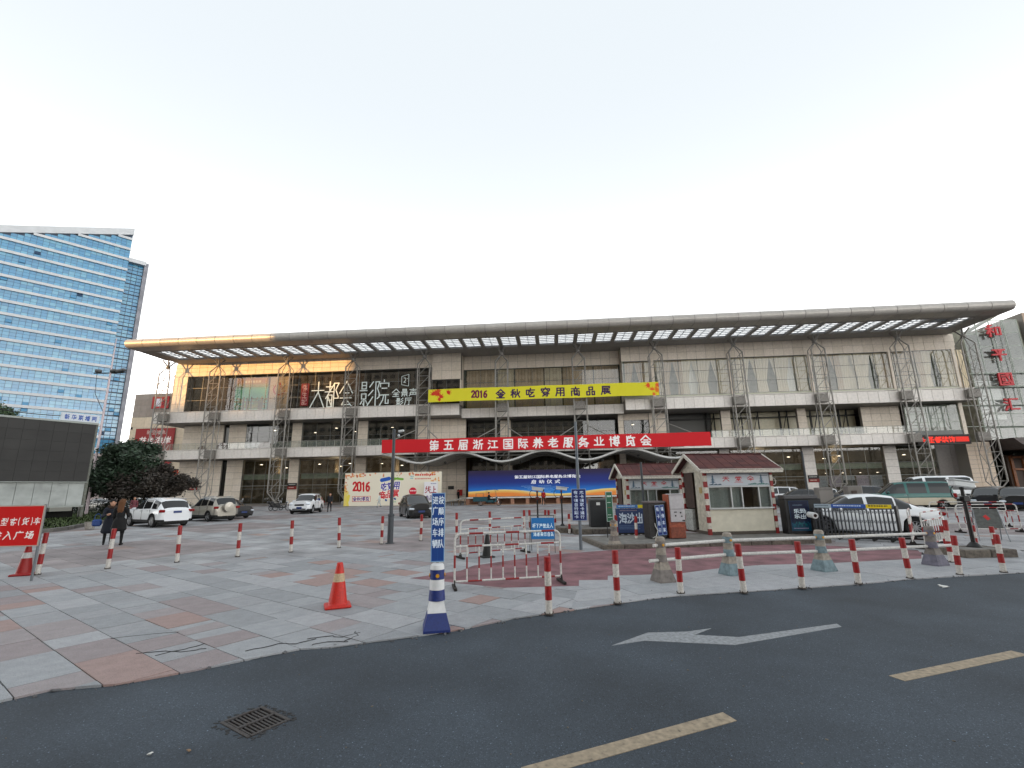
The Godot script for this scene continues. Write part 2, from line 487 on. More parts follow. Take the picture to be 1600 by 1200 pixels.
func make_ground():
	var gm := M("distant_ground", Color(0.42, 0.42, 0.43), 0.9, 0, "cloud", 0.05)
	var b := MB.new()
	b.quad(Vector3(-2500, -0.5, -2500), Vector3(2500, -0.5, -2500), Vector3(2500, -0.5, 2500), Vector3(-2500, -0.5, 2500), Vector3.UP)
	structure("ground", b, gm)
	# the road, with an opening for the gully
	var edge := poly(ROAD_EDGE)
	var road := edge.duplicate()
	road.append(Vector2(120, 60)); road.append(Vector2(-60, 60))
	var plaza := edge.duplicate()
	for q in [Vector2(120, -10), Vector2(120, -78), Vector2(-95, -96), Vector2(-95, 12)]:
		plaza.append(q)
	var am := M("asphalt", Color(1.0, 1.0, 1.0), 0.88, 0, "asphalt", 0.42, "cloud", 0.11)
	am.normal_enabled = true
	am.normal_texture = tex["asphalt_relief"]
	am.normal_scale = 0.6
	var u := Vector2(cos(0.606), sin(0.606))
	var w := Vector2(-u.y, u.x)
	var gc := Vector2(-2.23, -4.535)
	var hole := PackedVector2Array([gc - u * 0.235 - w * 0.185, gc + u * 0.235 - w * 0.185, gc + u * 0.235 + w * 0.185, gc - u * 0.235 + w * 0.185])
	b = MB.new()
	for s in [-1.0, 1.0]:
		var half := PackedVector2Array([gc - u * 300.0, gc + u * 300.0, gc + u * 300.0 + w * 300.0 * s, gc - u * 300.0 + w * 300.0 * s])
		for part in Geometry2D.intersect_polygons(road, half):
			for q in cut(part, hole):
				if not Geometry2D.is_polygon_clockwise(q) and q.size() > 2:
					b.slab(q, -0.45, 0.0)
	structure("road", b, am)
	b = MB.new()
	b.slab(plaza, -0.45, 0.004)
	structure("plaza_bed", b, M("joint_dirt", Color(0.13, 0.13, 0.13), 0.95, 0, "cloud", 0.3))
	make_drain(gc, u)
	make_paving(plaza)
	make_markings()
	make_wear()

func make_drain(gc: Vector2, u: Vector2):
	var t := thing("drain_grate", "dark iron drain grate with two rows of bars let into the asphalt", "drain", Vector3(gc.x, 0, gc.y), -u.angle())
	var iron := M("cast_iron", Color(0.30, 0.30, 0.31), 0.6, 0.4, "rust", 1.7)
	var b := MB.new()
	for s in [-1, 1]:
		b.box(Vector3(0, -0.015, 0.168 * s), Vector3(0.46, 0.05, 0.028), 0.004)
		b.box(Vector3(0.218 * s, -0.015, 0), Vector3(0.024, 0.05, 0.3), 0.004)
	b.box(Vector3(0, -0.016, 0), Vector3(0.03, 0.05, 0.306), 0.004)
	put("frame", b, iron, t)
	var bar := MB.new()
	bar.box(Vector3.ZERO, Vector3(0.187, 0.04, 0.0165), 0.003)
	var bm := bar.mesh()
	for s in [-1, 1]:
		for k in 9:
			put("bar", bm, iron, t, Vector3(0.1105 * s, -0.019, -0.132 + k * 0.033))
	b = MB.new()
	b.box(Vector3(0, -0.44, 0), Vector3(0.5, 0.02, 0.4))
	for s in [-1, 1]:
		b.box(Vector3(0, -0.24, 0.2 * s), Vector3(0.5, 0.4, 0.02))
		b.box(Vector3(0.25 * s, -0.24, 0), Vector3(0.02, 0.4, 0.38))
	put("pit", b, M("pit", Color(0.12, 0.12, 0.12), 0.95), t)
	# the broken rim of patched asphalt about it
	b = MB.new()
	var r := RandomNumberGenerator.new()
	r.seed = 31
	for k in 70:
		var a := r.randf() * TAU
		var p := Vector3(cos(a) * 0.27, 0, sin(a) * 0.215)
		p.x = clampf(p.x * 1.25, -0.262, 0.262) + r.randf_range(-0.03, 0.03)
		p.z = clampf(p.z * 1.25, -0.212, 0.212) + r.randf_range(-0.03, 0.03)
		if absf(p.x) < 0.24 and absf(p.z) < 0.19: continue
		b.box(p, Vector3(r.randf_range(0.01, 0.05), 0.008, r.randf_range(0.01, 0.03)), 0.002, Basis(Vector3.UP, r.randf() * 3.0))
	put("crumbled_rim", b, M("old_bitumen", Color(0.2, 0.2, 0.205), 0.95, 0, "grain", 6.0), t)

func slab_tone(p: Vector2, r: RandomNumberGenerator) -> Color:
	var u := Vector2(cos(0.625), sin(0.625))
	var s := p.dot(u)
	var t := p.dot(Vector2(-u.y, u.x))
	var near := p.length() < 11.0
	var c := Color(0.27, 0.275, 0.285)
	# fields of reddish granite framed by grey bands
	var fs := fposmod(s + 1.0, 8.4)
	var ft := fposmod(t + 3.2, 7.2)
	if fs > 1.8 and ft > 1.8 and (int(floor((s + 1.0) / 8.4)) + int(floor((t + 3.2) / 7.2))) % 2 == 0:
		c = Color(0.225, 0.2, 0.2)
	elif fs < 0.9 or ft < 0.9:
		c = Color(0.3, 0.31, 0.32)
	if r.randf() < (0.17 if near else 0.05):
		c = Color(0.27, 0.205, 0.185) if r.randf() < 0.5 else Color(0.235, 0.2, 0.2)
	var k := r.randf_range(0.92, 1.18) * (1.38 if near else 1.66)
	return Color(c.r * k, c.g * k, c.b * k)

func make_paving(plaza: PackedVector2Array):
	var pink := poly(PINK)
	var pale := poly(PALE)
	var gran := []
	for k in 7:
		var tone: Color = [Color(0.665, 0.68, 0.695), Color(0.62, 0.635, 0.65), Color(0.7, 0.71, 0.725), Color(0.645, 0.615, 0.62), Color(0.665, 0.57, 0.548), Color(0.62, 0.58, 0.585), Color(0.645, 0.655, 0.67)][k]
		gran.append(M("granite_%d" % k, tone, 0.72, 0, "granite", 1.1, "soft", [0.6, 0.75, 0.7, 0.55, 0.8, 0.65, 0.9][k]))
	var pave := node("plaza_paving", self)
	pave.set_meta("kind", "structure")
	var r := RandomNumberGenerator.new()
	r.seed = 77
	var near := []
	var far := []
	var u := Vector2(cos(0.625), sin(0.625))
	var w := Vector2(-u.y, u.x)
	var row := 0.585
	for j in range(-110, 132):
		var x := -104.0 + fposmod(j * 0.37, 0.9)
		while x < 105.0:
			var len := [0.9, 0.9, 0.6, 1.2][r.randi_range(0, 3)] as float
			var c: Vector2 = u * (x + len / 2) + w * (j * row - 8.0)
			x += len
			if c.y > 8.0 or c.x < -70.0 or c.x > 80.0 or c.y < -78.0:
				continue
			var tone := slab_tone(c, r)
			var lift := r.randf_range(-0.003, 0.003)
			var pick := r.randi_range(0, 99)
			var hx := u * (len / 2 - 0.006)
			var hz := w * (row / 2 - 0.0065)
			if c.length() < 17.0 and c.y < 3.0:
				var q := PackedVector2Array([c - hx - hz, c + hx - hz, c + hx + hz, c - hx + hz])
				if pick < 18:
					# a cracked slab: two pieces with a ragged line between them
					var a := c + u * r.randf_range(-0.2, 0.2) - w
					var e := c + u * r.randf_range(-0.25, 0.25) + w
					for s in [-1.0, 1.0]:
						var side := PackedVector2Array([a + u * 0.004 * s, e + u * 0.004 * s, e + u * 3.0 * s, a + u * 3.0 * s])
						for piece in Geometry2D.intersect_polygons(q, side):
							near.append([piece, c, tone, lift + 0.002 * s])
				else:
					near.append([q, c, tone, lift])
			else:
				if not Geometry2D.is_point_in_polygon(c, plaza) or Geometry2D.is_point_in_polygon(c, pink) or Geometry2D.is_point_in_polygon(c, pale):
					continue
				if not Geometry2D.is_point_in_polygon(c - hx - hz, plaza) or not Geometry2D.is_point_in_polygon(c + hx + hz, plaza) or not Geometry2D.is_point_in_polygon(c - hx + hz, plaza) or not Geometry2D.is_point_in_polygon(c + hx - hz, plaza):
					continue
				far.append([Transform3D(Basis(Vector3(u.x, 0, u.y) * (len - 0.009), Vector3.UP * 0.03, Vector3(w.x, 0, w.y) * (row - 0.009)), Vector3(c.x, 0.005 + lift, c.y)), tone])
	# the paler apron beside the road has larger slabs laid on its own lines
	var pu := Vector2(cos(-0.36), sin(-0.36))
	var pw := Vector2(-pu.y, pu.x)
	for j in range(-26, 26):
		for i in range(-24, 30):
			var c: Vector2 = Vector2(5, -10.5) + pu * ((i + 0.5 * (j % 2)) * 1.25) + pw * (j * 0.82)
			var hx := pu * 0.6195
			var hz := pw * 0.4045
			for piece in Geometry2D.intersect_polygons(PackedVector2Array([c - hx - hz, c + hx - hz, c + hx + hz, c - hx + hz]), pale):
				near.append([piece, c, Color(0.42, 0.44, 0.46) * r.randf_range(0.9, 1.08), r.randf_range(-0.002, 0.002), true])
	var shown := []
	for e in near:
		var parts := [e[0]]
		if e.size() < 5:
			for cutter in [pink, pale]:
				var next := []
				for q in parts:
					next.append_array(cut(q, cutter))
				parts = next
			var inside := []
			for q in parts:
				inside.append_array(Geometry2D.intersect_polygons(q, plaza))
			parts = inside
		for q in parts:
			if q.size() < 3: continue
			var mid := Vector2.ZERO
			for p in q: mid += p
			mid /= q.size()
			shown.append([q, mid, e[2], e[3], e.size() == 5])
	shown.sort_custom(func(a, b): return a[1].length() < b[1].length())
	var rest := MB.new()
	var count := 0
	for e in shown:
		var ahead: bool = absf(e[1].x) < -e[1].y * 1.12 + 0.8
		if ahead and count < 298:
			count += 1
			var b := MB.new()
			b.slab(e[0], -0.02, 0.02 + e[3])
			var tone: Color = e[2]
			var k := 6
			var pick := r.randf()
			if e[4]: k = 2 if pick < 0.5 else 0
			elif pick < 0.2: k = 1
			elif pick < 0.45: k = 0
			elif pick < 0.6: k = 2
			elif pick < 0.78: k = 6
			elif pick < 0.88: k = 3
			elif pick < 0.945: k = 5
			else: k = 4
			put("paving_slab", b, gran[k], pave)
		else:
			rest.paint(e[2])
			rest.slab(e[0], -0.02, 0.02 + e[3])
	var vm := M("granite_far", Color.WHITE, 0.72, 0, "granite", 1.1, "cloud", 0.13)
	vm.vertex_color_use_as_albedo = true
	put("further_slabs", rest, vm, pave).set_meta("kind", "stuff")
	var unit := MB.new()
	unit.box(Vector3.ZERO, Vector3.ONE)
	var mm := MultiMesh.new()
	mm.transform_format = MultiMesh.TRANSFORM_3D
	mm.use_colors = true
	mm.mesh = unit.mesh()
	mm.instance_count = far.size()
	for i in far.size():
		mm.set_instance_transform(i, far[i][0])
		mm.set_instance_color(i, far[i][1])
	var mi := MultiMeshInstance3D.new()
	mi.multimesh = mm
	mi.material_override = vm
	mi.name = "distant_slabs"
	mi.set_meta("kind", "stuff")
	pave.add_child(mi, true)
	var b := MB.new()
	b.slab(pink, -0.02, 0.021)
	var pm := M("red_surface", Color(0.6, 0.42, 0.445), 0.85, 0, "granite", 0.9, "blotch", 0.14)
	structure("red_lane", b, pm)

func make_markings():
	var white := M("road_paint_white", Color(0.63, 0.645, 0.66), 0.75, 0, "wear", 0.9, "soft", 1.6)
	var tan := M("road_paint_tan", Color(0.69, 0.625, 0.53), 0.75, 0, "wear", 0.8, "soft", 1.6)
	var b := MB.new()
	b.slab(poly([1.17, -6.35, 1.75, -6.85, 2.28, -6.87, 2.66, -7.0, 2.33, -6.73, 2.85, -6.6, 4.45, -7.12, 4.42, -6.98, 2.66, -6.3, 1.62, -6.52]), -0.002, 0.004)
	structure("lane_arrow", b, white)
	for d in [[0.02, -3.79, 1.76, -4.56, 1.81, -4.41, 0.05, -3.645], [3.75, -5.29, 5.66, -5.95, 5.71, -5.81, 3.80, -5.15], [7.6, -6.55, 9.5, -7.1, 9.54, -6.96, 7.64, -6.4], [-3.9, -2.2, -2.05, -2.9, -2.0, -2.75, -3.85, -2.05]]:
		b = MB.new()
		b.slab(poly(d), -0.002, 0.004)
		structure("lane_dash", b, tan)

func ribbon(b: MB, pts: Array, w: float, y: float, r: RandomNumberGenerator):
	for i in pts.size() - 1:
		var p: Vector2 = pts[i]
		var q: Vector2 = pts[i + 1]
		var n := (q - p).orthogonal().normalized() * w * 0.5 * r.randf_range(0.5, 1.3)
		b.slab(PackedVector2Array([p - n, q - n * 0.8, q + n * 0.8, p + n]), y - 0.006, y)

func make_wear():
	var r := RandomNumberGenerator.new()
	r.seed = 63
	var b := MB.new()
	var lines := [[-2.75, -6.75, -2.5, -6.85, -2.3, -6.8, -2.12, -7.0], [-2.6, -6.5, -2.4, -6.62, -2.15, -6.6], [-2.2, -6.62, -2.12, -6.85, -2.2, -7.05], [-3.3, -6.3, -3.0, -6.55, -2.8, -6.55, -2.62, -6.75], [-4.6, -6.25, -4.3, -6.35, -4.05, -6.3, -3.85, -6.42], [-4.3, -6.2, -4.1, -6.42, -4.0, -6.62], [-5.4, -6.9, -5.0, -7.1, -4.7, -7.15]]
	for q in lines:
		var pts := []
		for i in range(0, q.size() - 2, 2):
			var p := Vector2(q[i], q[i + 1])
			var e := Vector2(q[i + 2], q[i + 3])
			for k in 4:
				pts.append(p.lerp(e, k / 4.0) + Vector2(r.randfn(), r.randfn()) * 0.012)
		pts.append(Vector2(q[q.size() - 2], q[q.size() - 1]))
		ribbon(b, pts, 0.0085, 0.0265, r)
	structure("paving_cracks", b, M("crack_dirt", Color(0.13, 0.13, 0.13), 0.95)).set_meta("kind", "stuff")
	# crumbs broken off along the edge of the road
	b = MB.new()
	var e := poly(ROAD_EDGE)
	for i in range(2, e.size() - 4):
		var l := e[i].distance_to(e[i + 1])
		for k in int(l * 10.0):
			var p := e[i].lerp(e[i + 1], r.randf())
			var n := (e[i + 1] - e[i]).orthogonal().normalized()
			p += n * r.randfn() * 0.045
			var s := 0.01 + 0.06 * pow(r.randf(), 3.0)
			b.box(Vector3(p.x, 0.006, p.y), Vector3(s, r.randf_range(0.012, 0.034), s * r.randf_range(0.5, 1.0)), 0.004, Basis(Vector3(r.randfn() * 0.2, 1, r.randfn() * 0.2).normalized(), r.randf() * 6.0))
	structure("edge_crumbs", b, M("crumb", Color(0.42, 0.42, 0.43), 0.95, 0, "blotch", 2.0)).set_meta("kind", "stuff")
	b = MB.new()
	for k in 220:
		var p := Vector2(r.randf_range(-7, 9), r.randf_range(-9.5, -2.2))
		var s := r.randf_range(0.004, 0.014)
		if Geometry2D.is_point_in_polygon(p, poly(PINK)): continue
		b.box(Vector3(p.x, 0.024 if p.y < -8.6 else 0.002, p.y), Vector3(s, s * 0.5, s * r.randf_range(0.5, 1.6)), 0.001, Basis(Vector3.UP, r.randf() * 6.0))
	structure("grit", b, M("grit", Color(0.45, 0.42, 0.38), 0.9, 0, "blotch", 3.0)).set_meta("kind", "stuff")

const TRUSS_X := [-54.4, -46.0, -34.8, -24.2, -13.1, -1.45, 9.8, 20.8, 31.9, 43.0, 54.0, 62.5]

func hp(x: float, y: float, z: float) -> Vector3:
	return hall_x * Vector3(x, y, z)

func hall_thing(called: String, label: String, category: String, at: Vector3, group := "") -> Node3D:
	return thing(called, label, category, hall_x * at, deg_to_rad(-4.785), group)

# cladding panels on a backing: x0..x1, y0..y1 at depth z, laid in nx by ny
func clad(t: Node3D, called: String, x0: float, x1: float, y0: float, y1: float, z: float, module_w: float, module_h: float, ms: Array, r: RandomNumberGenerator, depth := 1.0):
	var nx := maxi(1, roundi((x1 - x0) / module_w))
	var ny := maxi(1, roundi((y1 - y0) / module_h))
	var w := (x1 - x0) / nx
	var h := (y1 - y0) / ny
	box1(t, "wall_backing", Vector3((x0 + x1) / 2, (y0 + y1) / 2, z - 0.03 - depth / 2), Vector3(x1 - x0, y1 - y0, depth), M("wall_board", Color(0.5, 0.48, 0.45), 0.9))
	var b := MB.new()
	b.box(Vector3.ZERO, Vector3(w - 0.035, h - 0.03, 0.05), 0.008)
	var m := b.mesh()
	for j in ny:
		for i in nx:
			put(called, m, ms[r.randi_range(0, ms.size() - 1)], t, Vector3(x0 + w * (i + 0.5), y0 + h * (j + 0.5), z - 0.005 + r.randf_range(-0.006, 0.006)))

func panes(t: Node3D, called: String, x0: float, x1: float, y0: float, y1: float, z: float, nx: int, ny: int, gm: Material, fm: Material, bar := 0.05):
	var w := (x1 - x0) / nx
	var h := (y1 - y0) / ny
	var b := MB.new()
	b.box(Vector3.ZERO, Vector3(w - 0.012, h - 0.012, 0.02))
	var m := b.mesh()
	for j in ny:
		for i in nx:
			put(called, m, gm, t, Vector3(x0 + w * (i + 0.5), y0 + h * (j + 0.5), z))
	var f := MB.new()
	for i in nx + 1:
		f.box(Vector3(x0 + w * i, (y0 + y1) / 2, z - 0.01), Vector3(bar, y1 - y0, 0.09), 0.0)
	for j in ny + 1:
		f.box(Vector3((x0 + x1) / 2, y0 + h * j, z - 0.012), Vector3(x1 - x0, bar, 0.07), 0.0)
	put("mullions", f, fm, t)

func drape(b: MB, x0: float, x1: float, y0: float, y1: float, z: float, gather: float, side: float, r: RandomNumberGenerator):
	# a hanging curtain, drawn in towards one side at two fifths of its height
	var n := int((x1 - x0) / 0.11)
	var ph := r.randf() * 6.0
	var rows := 8
	for j in rows:
		for i in n:
			var q := []
			for e in [[i, j + 1], [i + 1, j + 1], [i + 1, j], [i, j]]:
				var v := float(e[1]) / rows
				var s := float(e[0]) / n
				var k := 1.0 - gather * (1.0 - absf(v - 0.38) / 0.62) if v > 0.38 else 1.0 - gather * (0.75 + 0.25 * v / 0.38)
				var xx := s * k if side < 0 else 1.0 - (1.0 - s) * k
				q.append(Vector3(lerpf(x0, x1, xx), lerpf(y0, y1, v), z + sin(float(e[0]) * 1.45 + ph) * 0.035 * (0.4 + 0.6 * k)))
			b.quad(q[0], q[1], q[2], q[3], Vector3(0, 0, 1))

func make_hall():
	var r := RandomNumberGenerator.new()
	r.seed = 12
	var t := thing("exhibition_hall", "long three storey trade hall with beige cladding, steel lattice columns and a wide overhanging roof", "building", hall_x.origin, deg_to_rad(-4.785))
	var clads := [M("cladding_a", Color(0.9, 0.85, 0.785), 0.5, 0.0, "soft", 0.4), M("cladding_b", Color(0.915, 0.865, 0.805), 0.5, 0.0, "soft", 0.5), M("cladding_c", Color(0.885, 0.835, 0.77), 0.5, 0.0, "soft", 0.45)]
	var fascias := [M("fascia_a", Color(0.93, 0.905, 0.88), 0.45, 0.0, "soft", 0.4), M("fascia_b", Color(0.94, 0.915, 0.89), 0.45, 0.0, "soft", 0.5), M("fascia_c", Color(0.915, 0.89, 0.865), 0.45, 0.0, "soft", 0.45)]
	var dark := M("hall_rear", Color(0.42, 0.4, 0.37), 0.8, 0, "cloud", 0.2)
	var soffit := M("soffit", Color(0.6, 0.585, 0.57), 0.6, 0.2, "soft", 0.3)
	var steel := M("column_steel", Color(0.62, 0.605, 0.58), 0.45, 0.1, "wear", 0.3)
	var frame := M("window_frame", Color(0.42, 0.42, 0.41), 0.45, 0.3)
	var gdark := glass("hall_glass_dark", Color(0.1, 0.13, 0.11), 0.3, 0.5)
	var gupper := glass("hall_glass_upper", Color(0.36, 0.42, 0.36), 0.16, 0.66)
	var gleft := glass("hall_glass_left", Color(0.12, 0.13, 0.12), 0.2, 0.5)
	# ---- floors
	box1(t, "plinth", Vector3(4.0, 0.0, -10.2), Vector3(119, 0.4, 17), M("plinth_stone", Color(0.5, 0.48, 0.46), 0.7, 0, "granite", 0.8))
	var b := MB.new()
	b.box(Vector3(-32.15, 13.47, -7.4), Vector3(48.5, 1.5, 14.0))
	b.box(Vector3(39.7, 13.47, -7.4), Vector3(46.8, 1.5, 14.0))
	b.box(Vector3(4.2, 13.2, -8.2), Vector3(24.2, 1.4, 12.4))
	put("third_floor_slab", b, soffit, t)
	b = MB.new()
	b.box(Vector3(-1.0, 7.7, -7.4), Vector3(110.8, 1.3, 14.0))
	put("second_floor_slab", b, soffit, t)
	clad(t, "fascia_panel", -56.4, -7.9, 12.68, 14.3, -0.3, 1.39, 1.7, fascias, r, 0.2)
	clad(t, "fascia_panel", 16.3, 63.1, 12.66, 14.28, -0.3, 1.39, 1.7, fascias, r, 0.2)
	clad(t, "fascia_panel", -7.88, 16.28, 12.4, 13.85, -1.8, 1.39, 1.6, fascias, r, 0.2)
	clad(t, "fascia_panel", -56.4, 54.4, 7.02, 8.38, -0.3, 1.39, 1.5, fascias, r, 0.2)
	b = MB.new()
	b.box(Vector3(-32.15, 14.36, -0.55), Vector3(48.6, 0.09, 0.7), 0.02)
	b.box(Vector3(39.7, 14.34, -0.55), Vector3(46.9, 0.09, 0.7), 0.02)
	b.box(Vector3(-1.0, 8.43, -0.55), Vector3(110.9, 0.09, 0.7), 0.02)
	put("coping", b, fascias[1], t)
	# ---- upper wall band and end walls
	clad(t, "band_panel", -54.9, -12.4, 20.4, 22.46, -1.6, 1.39, 0.7, clads, r)
	clad(t, "cladding_panel", -12.38, -7.9, 18.35, 22.46, -1.2, 1.5, 1.25, clads, r)
	clad(t, "band_panel", -7.88, 16.28, 20.25, 22.46, -3.4, 1.39, 1.1, clads, r)
	clad(t, "band_panel", 16.3, 63.0, 20.2, 22.46, -1.6, 1.39, 1.13, clads, r)
	clad(t, "cladding_panel", -54.9, -52.6, 14.4, 20.38, -1.6, 1.2, 1.5, clads, r)
	b = MB.new()
	b.box(Vector3(-54.6, 18.6, -10.8), Vector3(0.6, 8.4, 18.0))
	b.box(Vector3(-53.5, 10.5, -12.2), Vector3(0.5, 4.2, 16.0))
	b.box(Vector3(-53.5, 3.7, -12.2), Vector3(0.5, 6.6, 16.0))
	b.box(Vector3(62.8, 11.4, -11.2), Vector3(0.5, 22.6, 17.0))
	put("end_walls", b, clads[0], t)
	b = MB.new()
	b.box(Vector3(4.0, 11.3, -18.6), Vector3(118.0, 22.6, 0.6))
	put("rear_wall", b, dark, t)
	box1(t, "return_wall", Vector3(-8.0, 18.4, -2.45), Vector3(0.16, 8.0, 2.1), clads[0])
	box1(t, "return_wall", Vector3(16.4, 18.1, -2.6), Vector3(0.16, 8.6, 1.9), clads[0])
	# ---- top storey glazing
	panes(t, "window_pane", -52.6, -12.4, 14.42, 20.38, -1.62, 15, 3, gleft, frame)
	panes(t, "window_pane", -12.36, -7.92, 14.42, 18.33, -1.5, 2, 2, gleft, frame)
	panes(t, "window_pane", -7.86, 16.26, 13.95, 20.23, -3.42, 9, 3, gupper, frame)
	panes(t, "window_pane", 16.34, 62.7, 14.9, 20.18, -1.62, 17, 3, gupper, frame)
	for x in TRUSS_X:
		if x > 16.5: box1(t, "bay_post", Vector3(x, 17.5, -1.66), Vector3(0.4, 5.6, 0.3), clads[1], 0.02)
	box1(t, "sill_panel", Vector3(39.5, 14.62, -1.66), Vector3(46.3, 0.52, 0.1), M("sill_glass", Color(0.68, 0.68, 0.6), 0.2), 0.01)
	# ---- what stands behind the glass: curtains, painted partitions
	b = MB.new()
	b.box(Vector3(-32.5, 17.4, -3.4), Vector3(40.5, 6.0, 0.2))
	put("inner_partition", b, M("partition_dark", Color(0.34, 0.29, 0.215), 0.85, 0, "cloud", 0.25), t)
	box1(t, "inner_partition", Vector3(4.2, 17.2, -5.0), Vector3(24.0, 6.6, 0.2), M("partition_brown", Color(0.42, 0.345, 0.27), 0.85, 0, "cloud", 0.3))
	box1(t, "inner_partition", Vector3(39.5, 17.4, -3.2), Vector3(46.3, 6.0, 0.2), M("partition_gray", Color(0.6, 0.58, 0.52), 0.85, 0, "cloud", 0.3))
	var cm := [M("curtain_beige", Color(0.85, 0.79, 0.68), 0.9), M("curtain_tan", Color(0.74, 0.64, 0.52), 0.9), M("curtain_white", Color(0.92, 0.91, 0.87), 0.9)]
	for c in cm:
		c.backlight_enabled = true
		c.backlight = Color(0.12, 0.11, 0.09)
	var x := 16.8
	while x < 62.0:
		b = MB.new()
		drape(b, x, x + 1.42, 14.5, 20.2, -1.95, 0.5, -1, r)
		drape(b, x + 1.36, x + 2.8, 14.5, 20.2, -1.95, 0.5, 1, r)
		put("curtain", b, cm[0] if r.randf() < 0.75 else cm[1], t)
		if r.randf() < 0.45:
			x += 2.78
			continue
		b = MB.new()
		drape(b, x + 0.02, x + 2.76, 14.5, 20.2, -2.3, 0.0, 1, r)
		put("net_curtain", b, cm[2] if r.randf() < 0.55 else cm[0], t)
		x += 2.78
	for seg in [[-7.4, -2.9, 1], [-2.6, 0.0, 0], [0.2, 4.6, 1], [4.8, 7.4, 0], [7.6, 12.2, 1], [12.4, 16.1, 1]]:
		b = MB.new()
		drape(b, seg[0], seg[1], 14.0, 20.2, -3.75, 0.0, 1, r)
		put("curtain", b, cm[seg[2]], t)
	# ---- middle storey
	var z2 := -3.5
	for s in [[-53.7, -46.8], [-45.9, -43.0], [-35.2, -33.6], [-24.5, -22.9], [-15.1, -7.5], [15.5, 16.3], [20.1, 22.5], [30.4, 31.75], [41.1, 42.35], [50.0, 55.2]]:
		clad(t, "cladding_panel", s[0], s[1], 8.4, 12.66, z2 if s[1] - s[0] > 2.0 else z2 + 0.25, 1.35, 1.07, clads, r, 0.5)
	box1(t, "slot_window", Vector3(-46.35, 10.5, z2 - 0.3), Vector3(0.9, 4.2, 0.06), M("slot_glass", Color(0.05, 0.06, 0.06), 0.08))
	panes(t, "glass_panel", -42.95, -35.25, 8.42, 12.6, z2, 4, 2, gdark, frame)
	panes(t, "glass_panel", -33.55, -24.55, 8.42, 12.6, z2, 4, 2, gdark, frame)
	panes(t, "glass_panel", -22.85, -15.15, 8.42, 12.6, z2, 4, 2, gdark, frame)
	panes(t, "glass_panel", -7.4, -2.4, 8.42, 12.3, -5.2, 2, 2, gdark, frame)
	clad(t, "cladding_panel", -2.38, -0.72, 8.4, 12.38, -5.0, 0.9, 1.0, clads, r, 0.5)
	panes(t, "glass_panel", -0.68, 15.4, 8.42, 12.3, -5.2, 6, 2, gdark, frame)
	panes(t, "glass_panel", 16.4, 20.0, 8.42, 11.6, z2, 3, 1, gdark, M("door_frame_dark", Color(0.3, 0.29, 0.28), 0.5))
	box1(t, "door_lintel", Vector3(18.2, 12.12, z2 - 0.2), Vector3(3.7, 1.0, 0.3), clads[2], 0.01)
	# open loggias with a pale wall and dark props behind
	box1(t, "loggia_wall", Vector3(36.4, 10.5, -6.2), Vector3(28.5, 4.2, 0.2), M("loggia_glass", Color(0.86, 0.83, 0.72), 0.35, 0, "soft", 0.4))
	box1(t, "loggia_shade_sheet", Vector3(26.0, 10.5, -5.9), Vector3(7.6, 4.2, 0.2), M("loggia_gray", Color(0.3, 0.3, 0.29), 0.5))  # sheet whose dark colour stands in for shade inside the open bay
	b = MB.new()
	for px in [29.0, 33.0, 35.4, 39.6, 44.0, 48.0]:
		b.box(Vector3(px, 10.5, -5.4), Vector3(0.22, 4.2, 0.22))
		b.box(Vector3(px + 1.1, 10.5, -5.4), Vector3(0.16, 4.2, 0.16))
		b.tube(Vector3(px, 8.6, -5.4), Vector3(px + 1.1, 12.4, -5.4), 0.06, -1, 6)
	b.box(Vector3(37, 11.75, -5.45), Vector3(27, 0.16, 0.16))
	put("loggia_props", b, M("prop_dark", Color(0.14, 0.14, 0.135), 0.6), t)
	panes(t, "blind_window", 55.5, 62.5, 8.9, 12.5, z2 + 0.6, 5, 3, glass("hall_glass_pale", Color(0.5, 0.55, 0.5), 0.25, 0.5), M("frame_green", Color(0.55, 0.58, 0.52), 0.5))
	box1(t, "roller_blind", Vector3(58.2, 10.9, z2 + 0.3), Vector3(5.2, 3.0, 0.05), M("blind_white", Color(0.82, 0.84, 0.82), 0.9, 0, "soft", 0.4))
	box1(t, "dark_doorway", Vector3(61.7, 10.4, z2 + 0.3), Vector3(1.4, 3.4, 0.05), M("door_dark", Color(0.12, 0.12, 0.12), 0.5))
	box1(t, "spandrel", Vector3(59.0, 8.4, z2 + 0.62), Vector3(7.4, 1.0, 0.1), M("spandrel_gray", Color(0.42, 0.44, 0.43), 0.35))
	# balcony rails in glass
	var rail_glass := glass("rail_glass", Color(0.55, 0.6, 0.56), 0.18, 0.5)
	for s in [[-56.0, -18.6], [28.0, 54.0]]:
		var n := roundi((s[1] - s[0]) / 1.4)
		var w: float = (s[1] - s[0]) / n
		var pm := MB.new()
		pm.box(Vector3.ZERO, Vector3(w - 0.08, 0.85, 0.014))
		var pmesh := pm.mesh()
		b = MB.new()
		for i in n:
			put("rail_glass", pmesh, rail_glass, t, Vector3(s[0] + w * (i + 0.5), 8.95, -0.62))
			b.box(Vector3(s[0] + w * i, 8.95, -0.62), Vector3(0.05, 0.95, 0.05))
		b.tube(Vector3(s[0], 9.45, -0.62), Vector3(s[1], 9.45, -0.62), 0.035, -1, 6)
		put("balcony_rail", b, M("rail_steel", Color(0.6, 0.6, 0.58), 0.4, 0.5), t)
	# folded umbrellas left on the balcony
	for q in [[-45.6, 8.5, 2.0], [-48.9, 8.45, 1.3], [-38.6, 8.5, 2.5]]:
		b = MB.new()
		b.ball(Vector3(q[0], 8.55, -1.9), Vector3(q[2] * 0.5, 1.1 if q[2] > 1.5 else 0.7, 0.6), 14, 8)
		put("folded_awning", b, M("awning_red", Color(0.36, 0.13, 0.12), 0.85, 0, "blotch", 1.1), t)
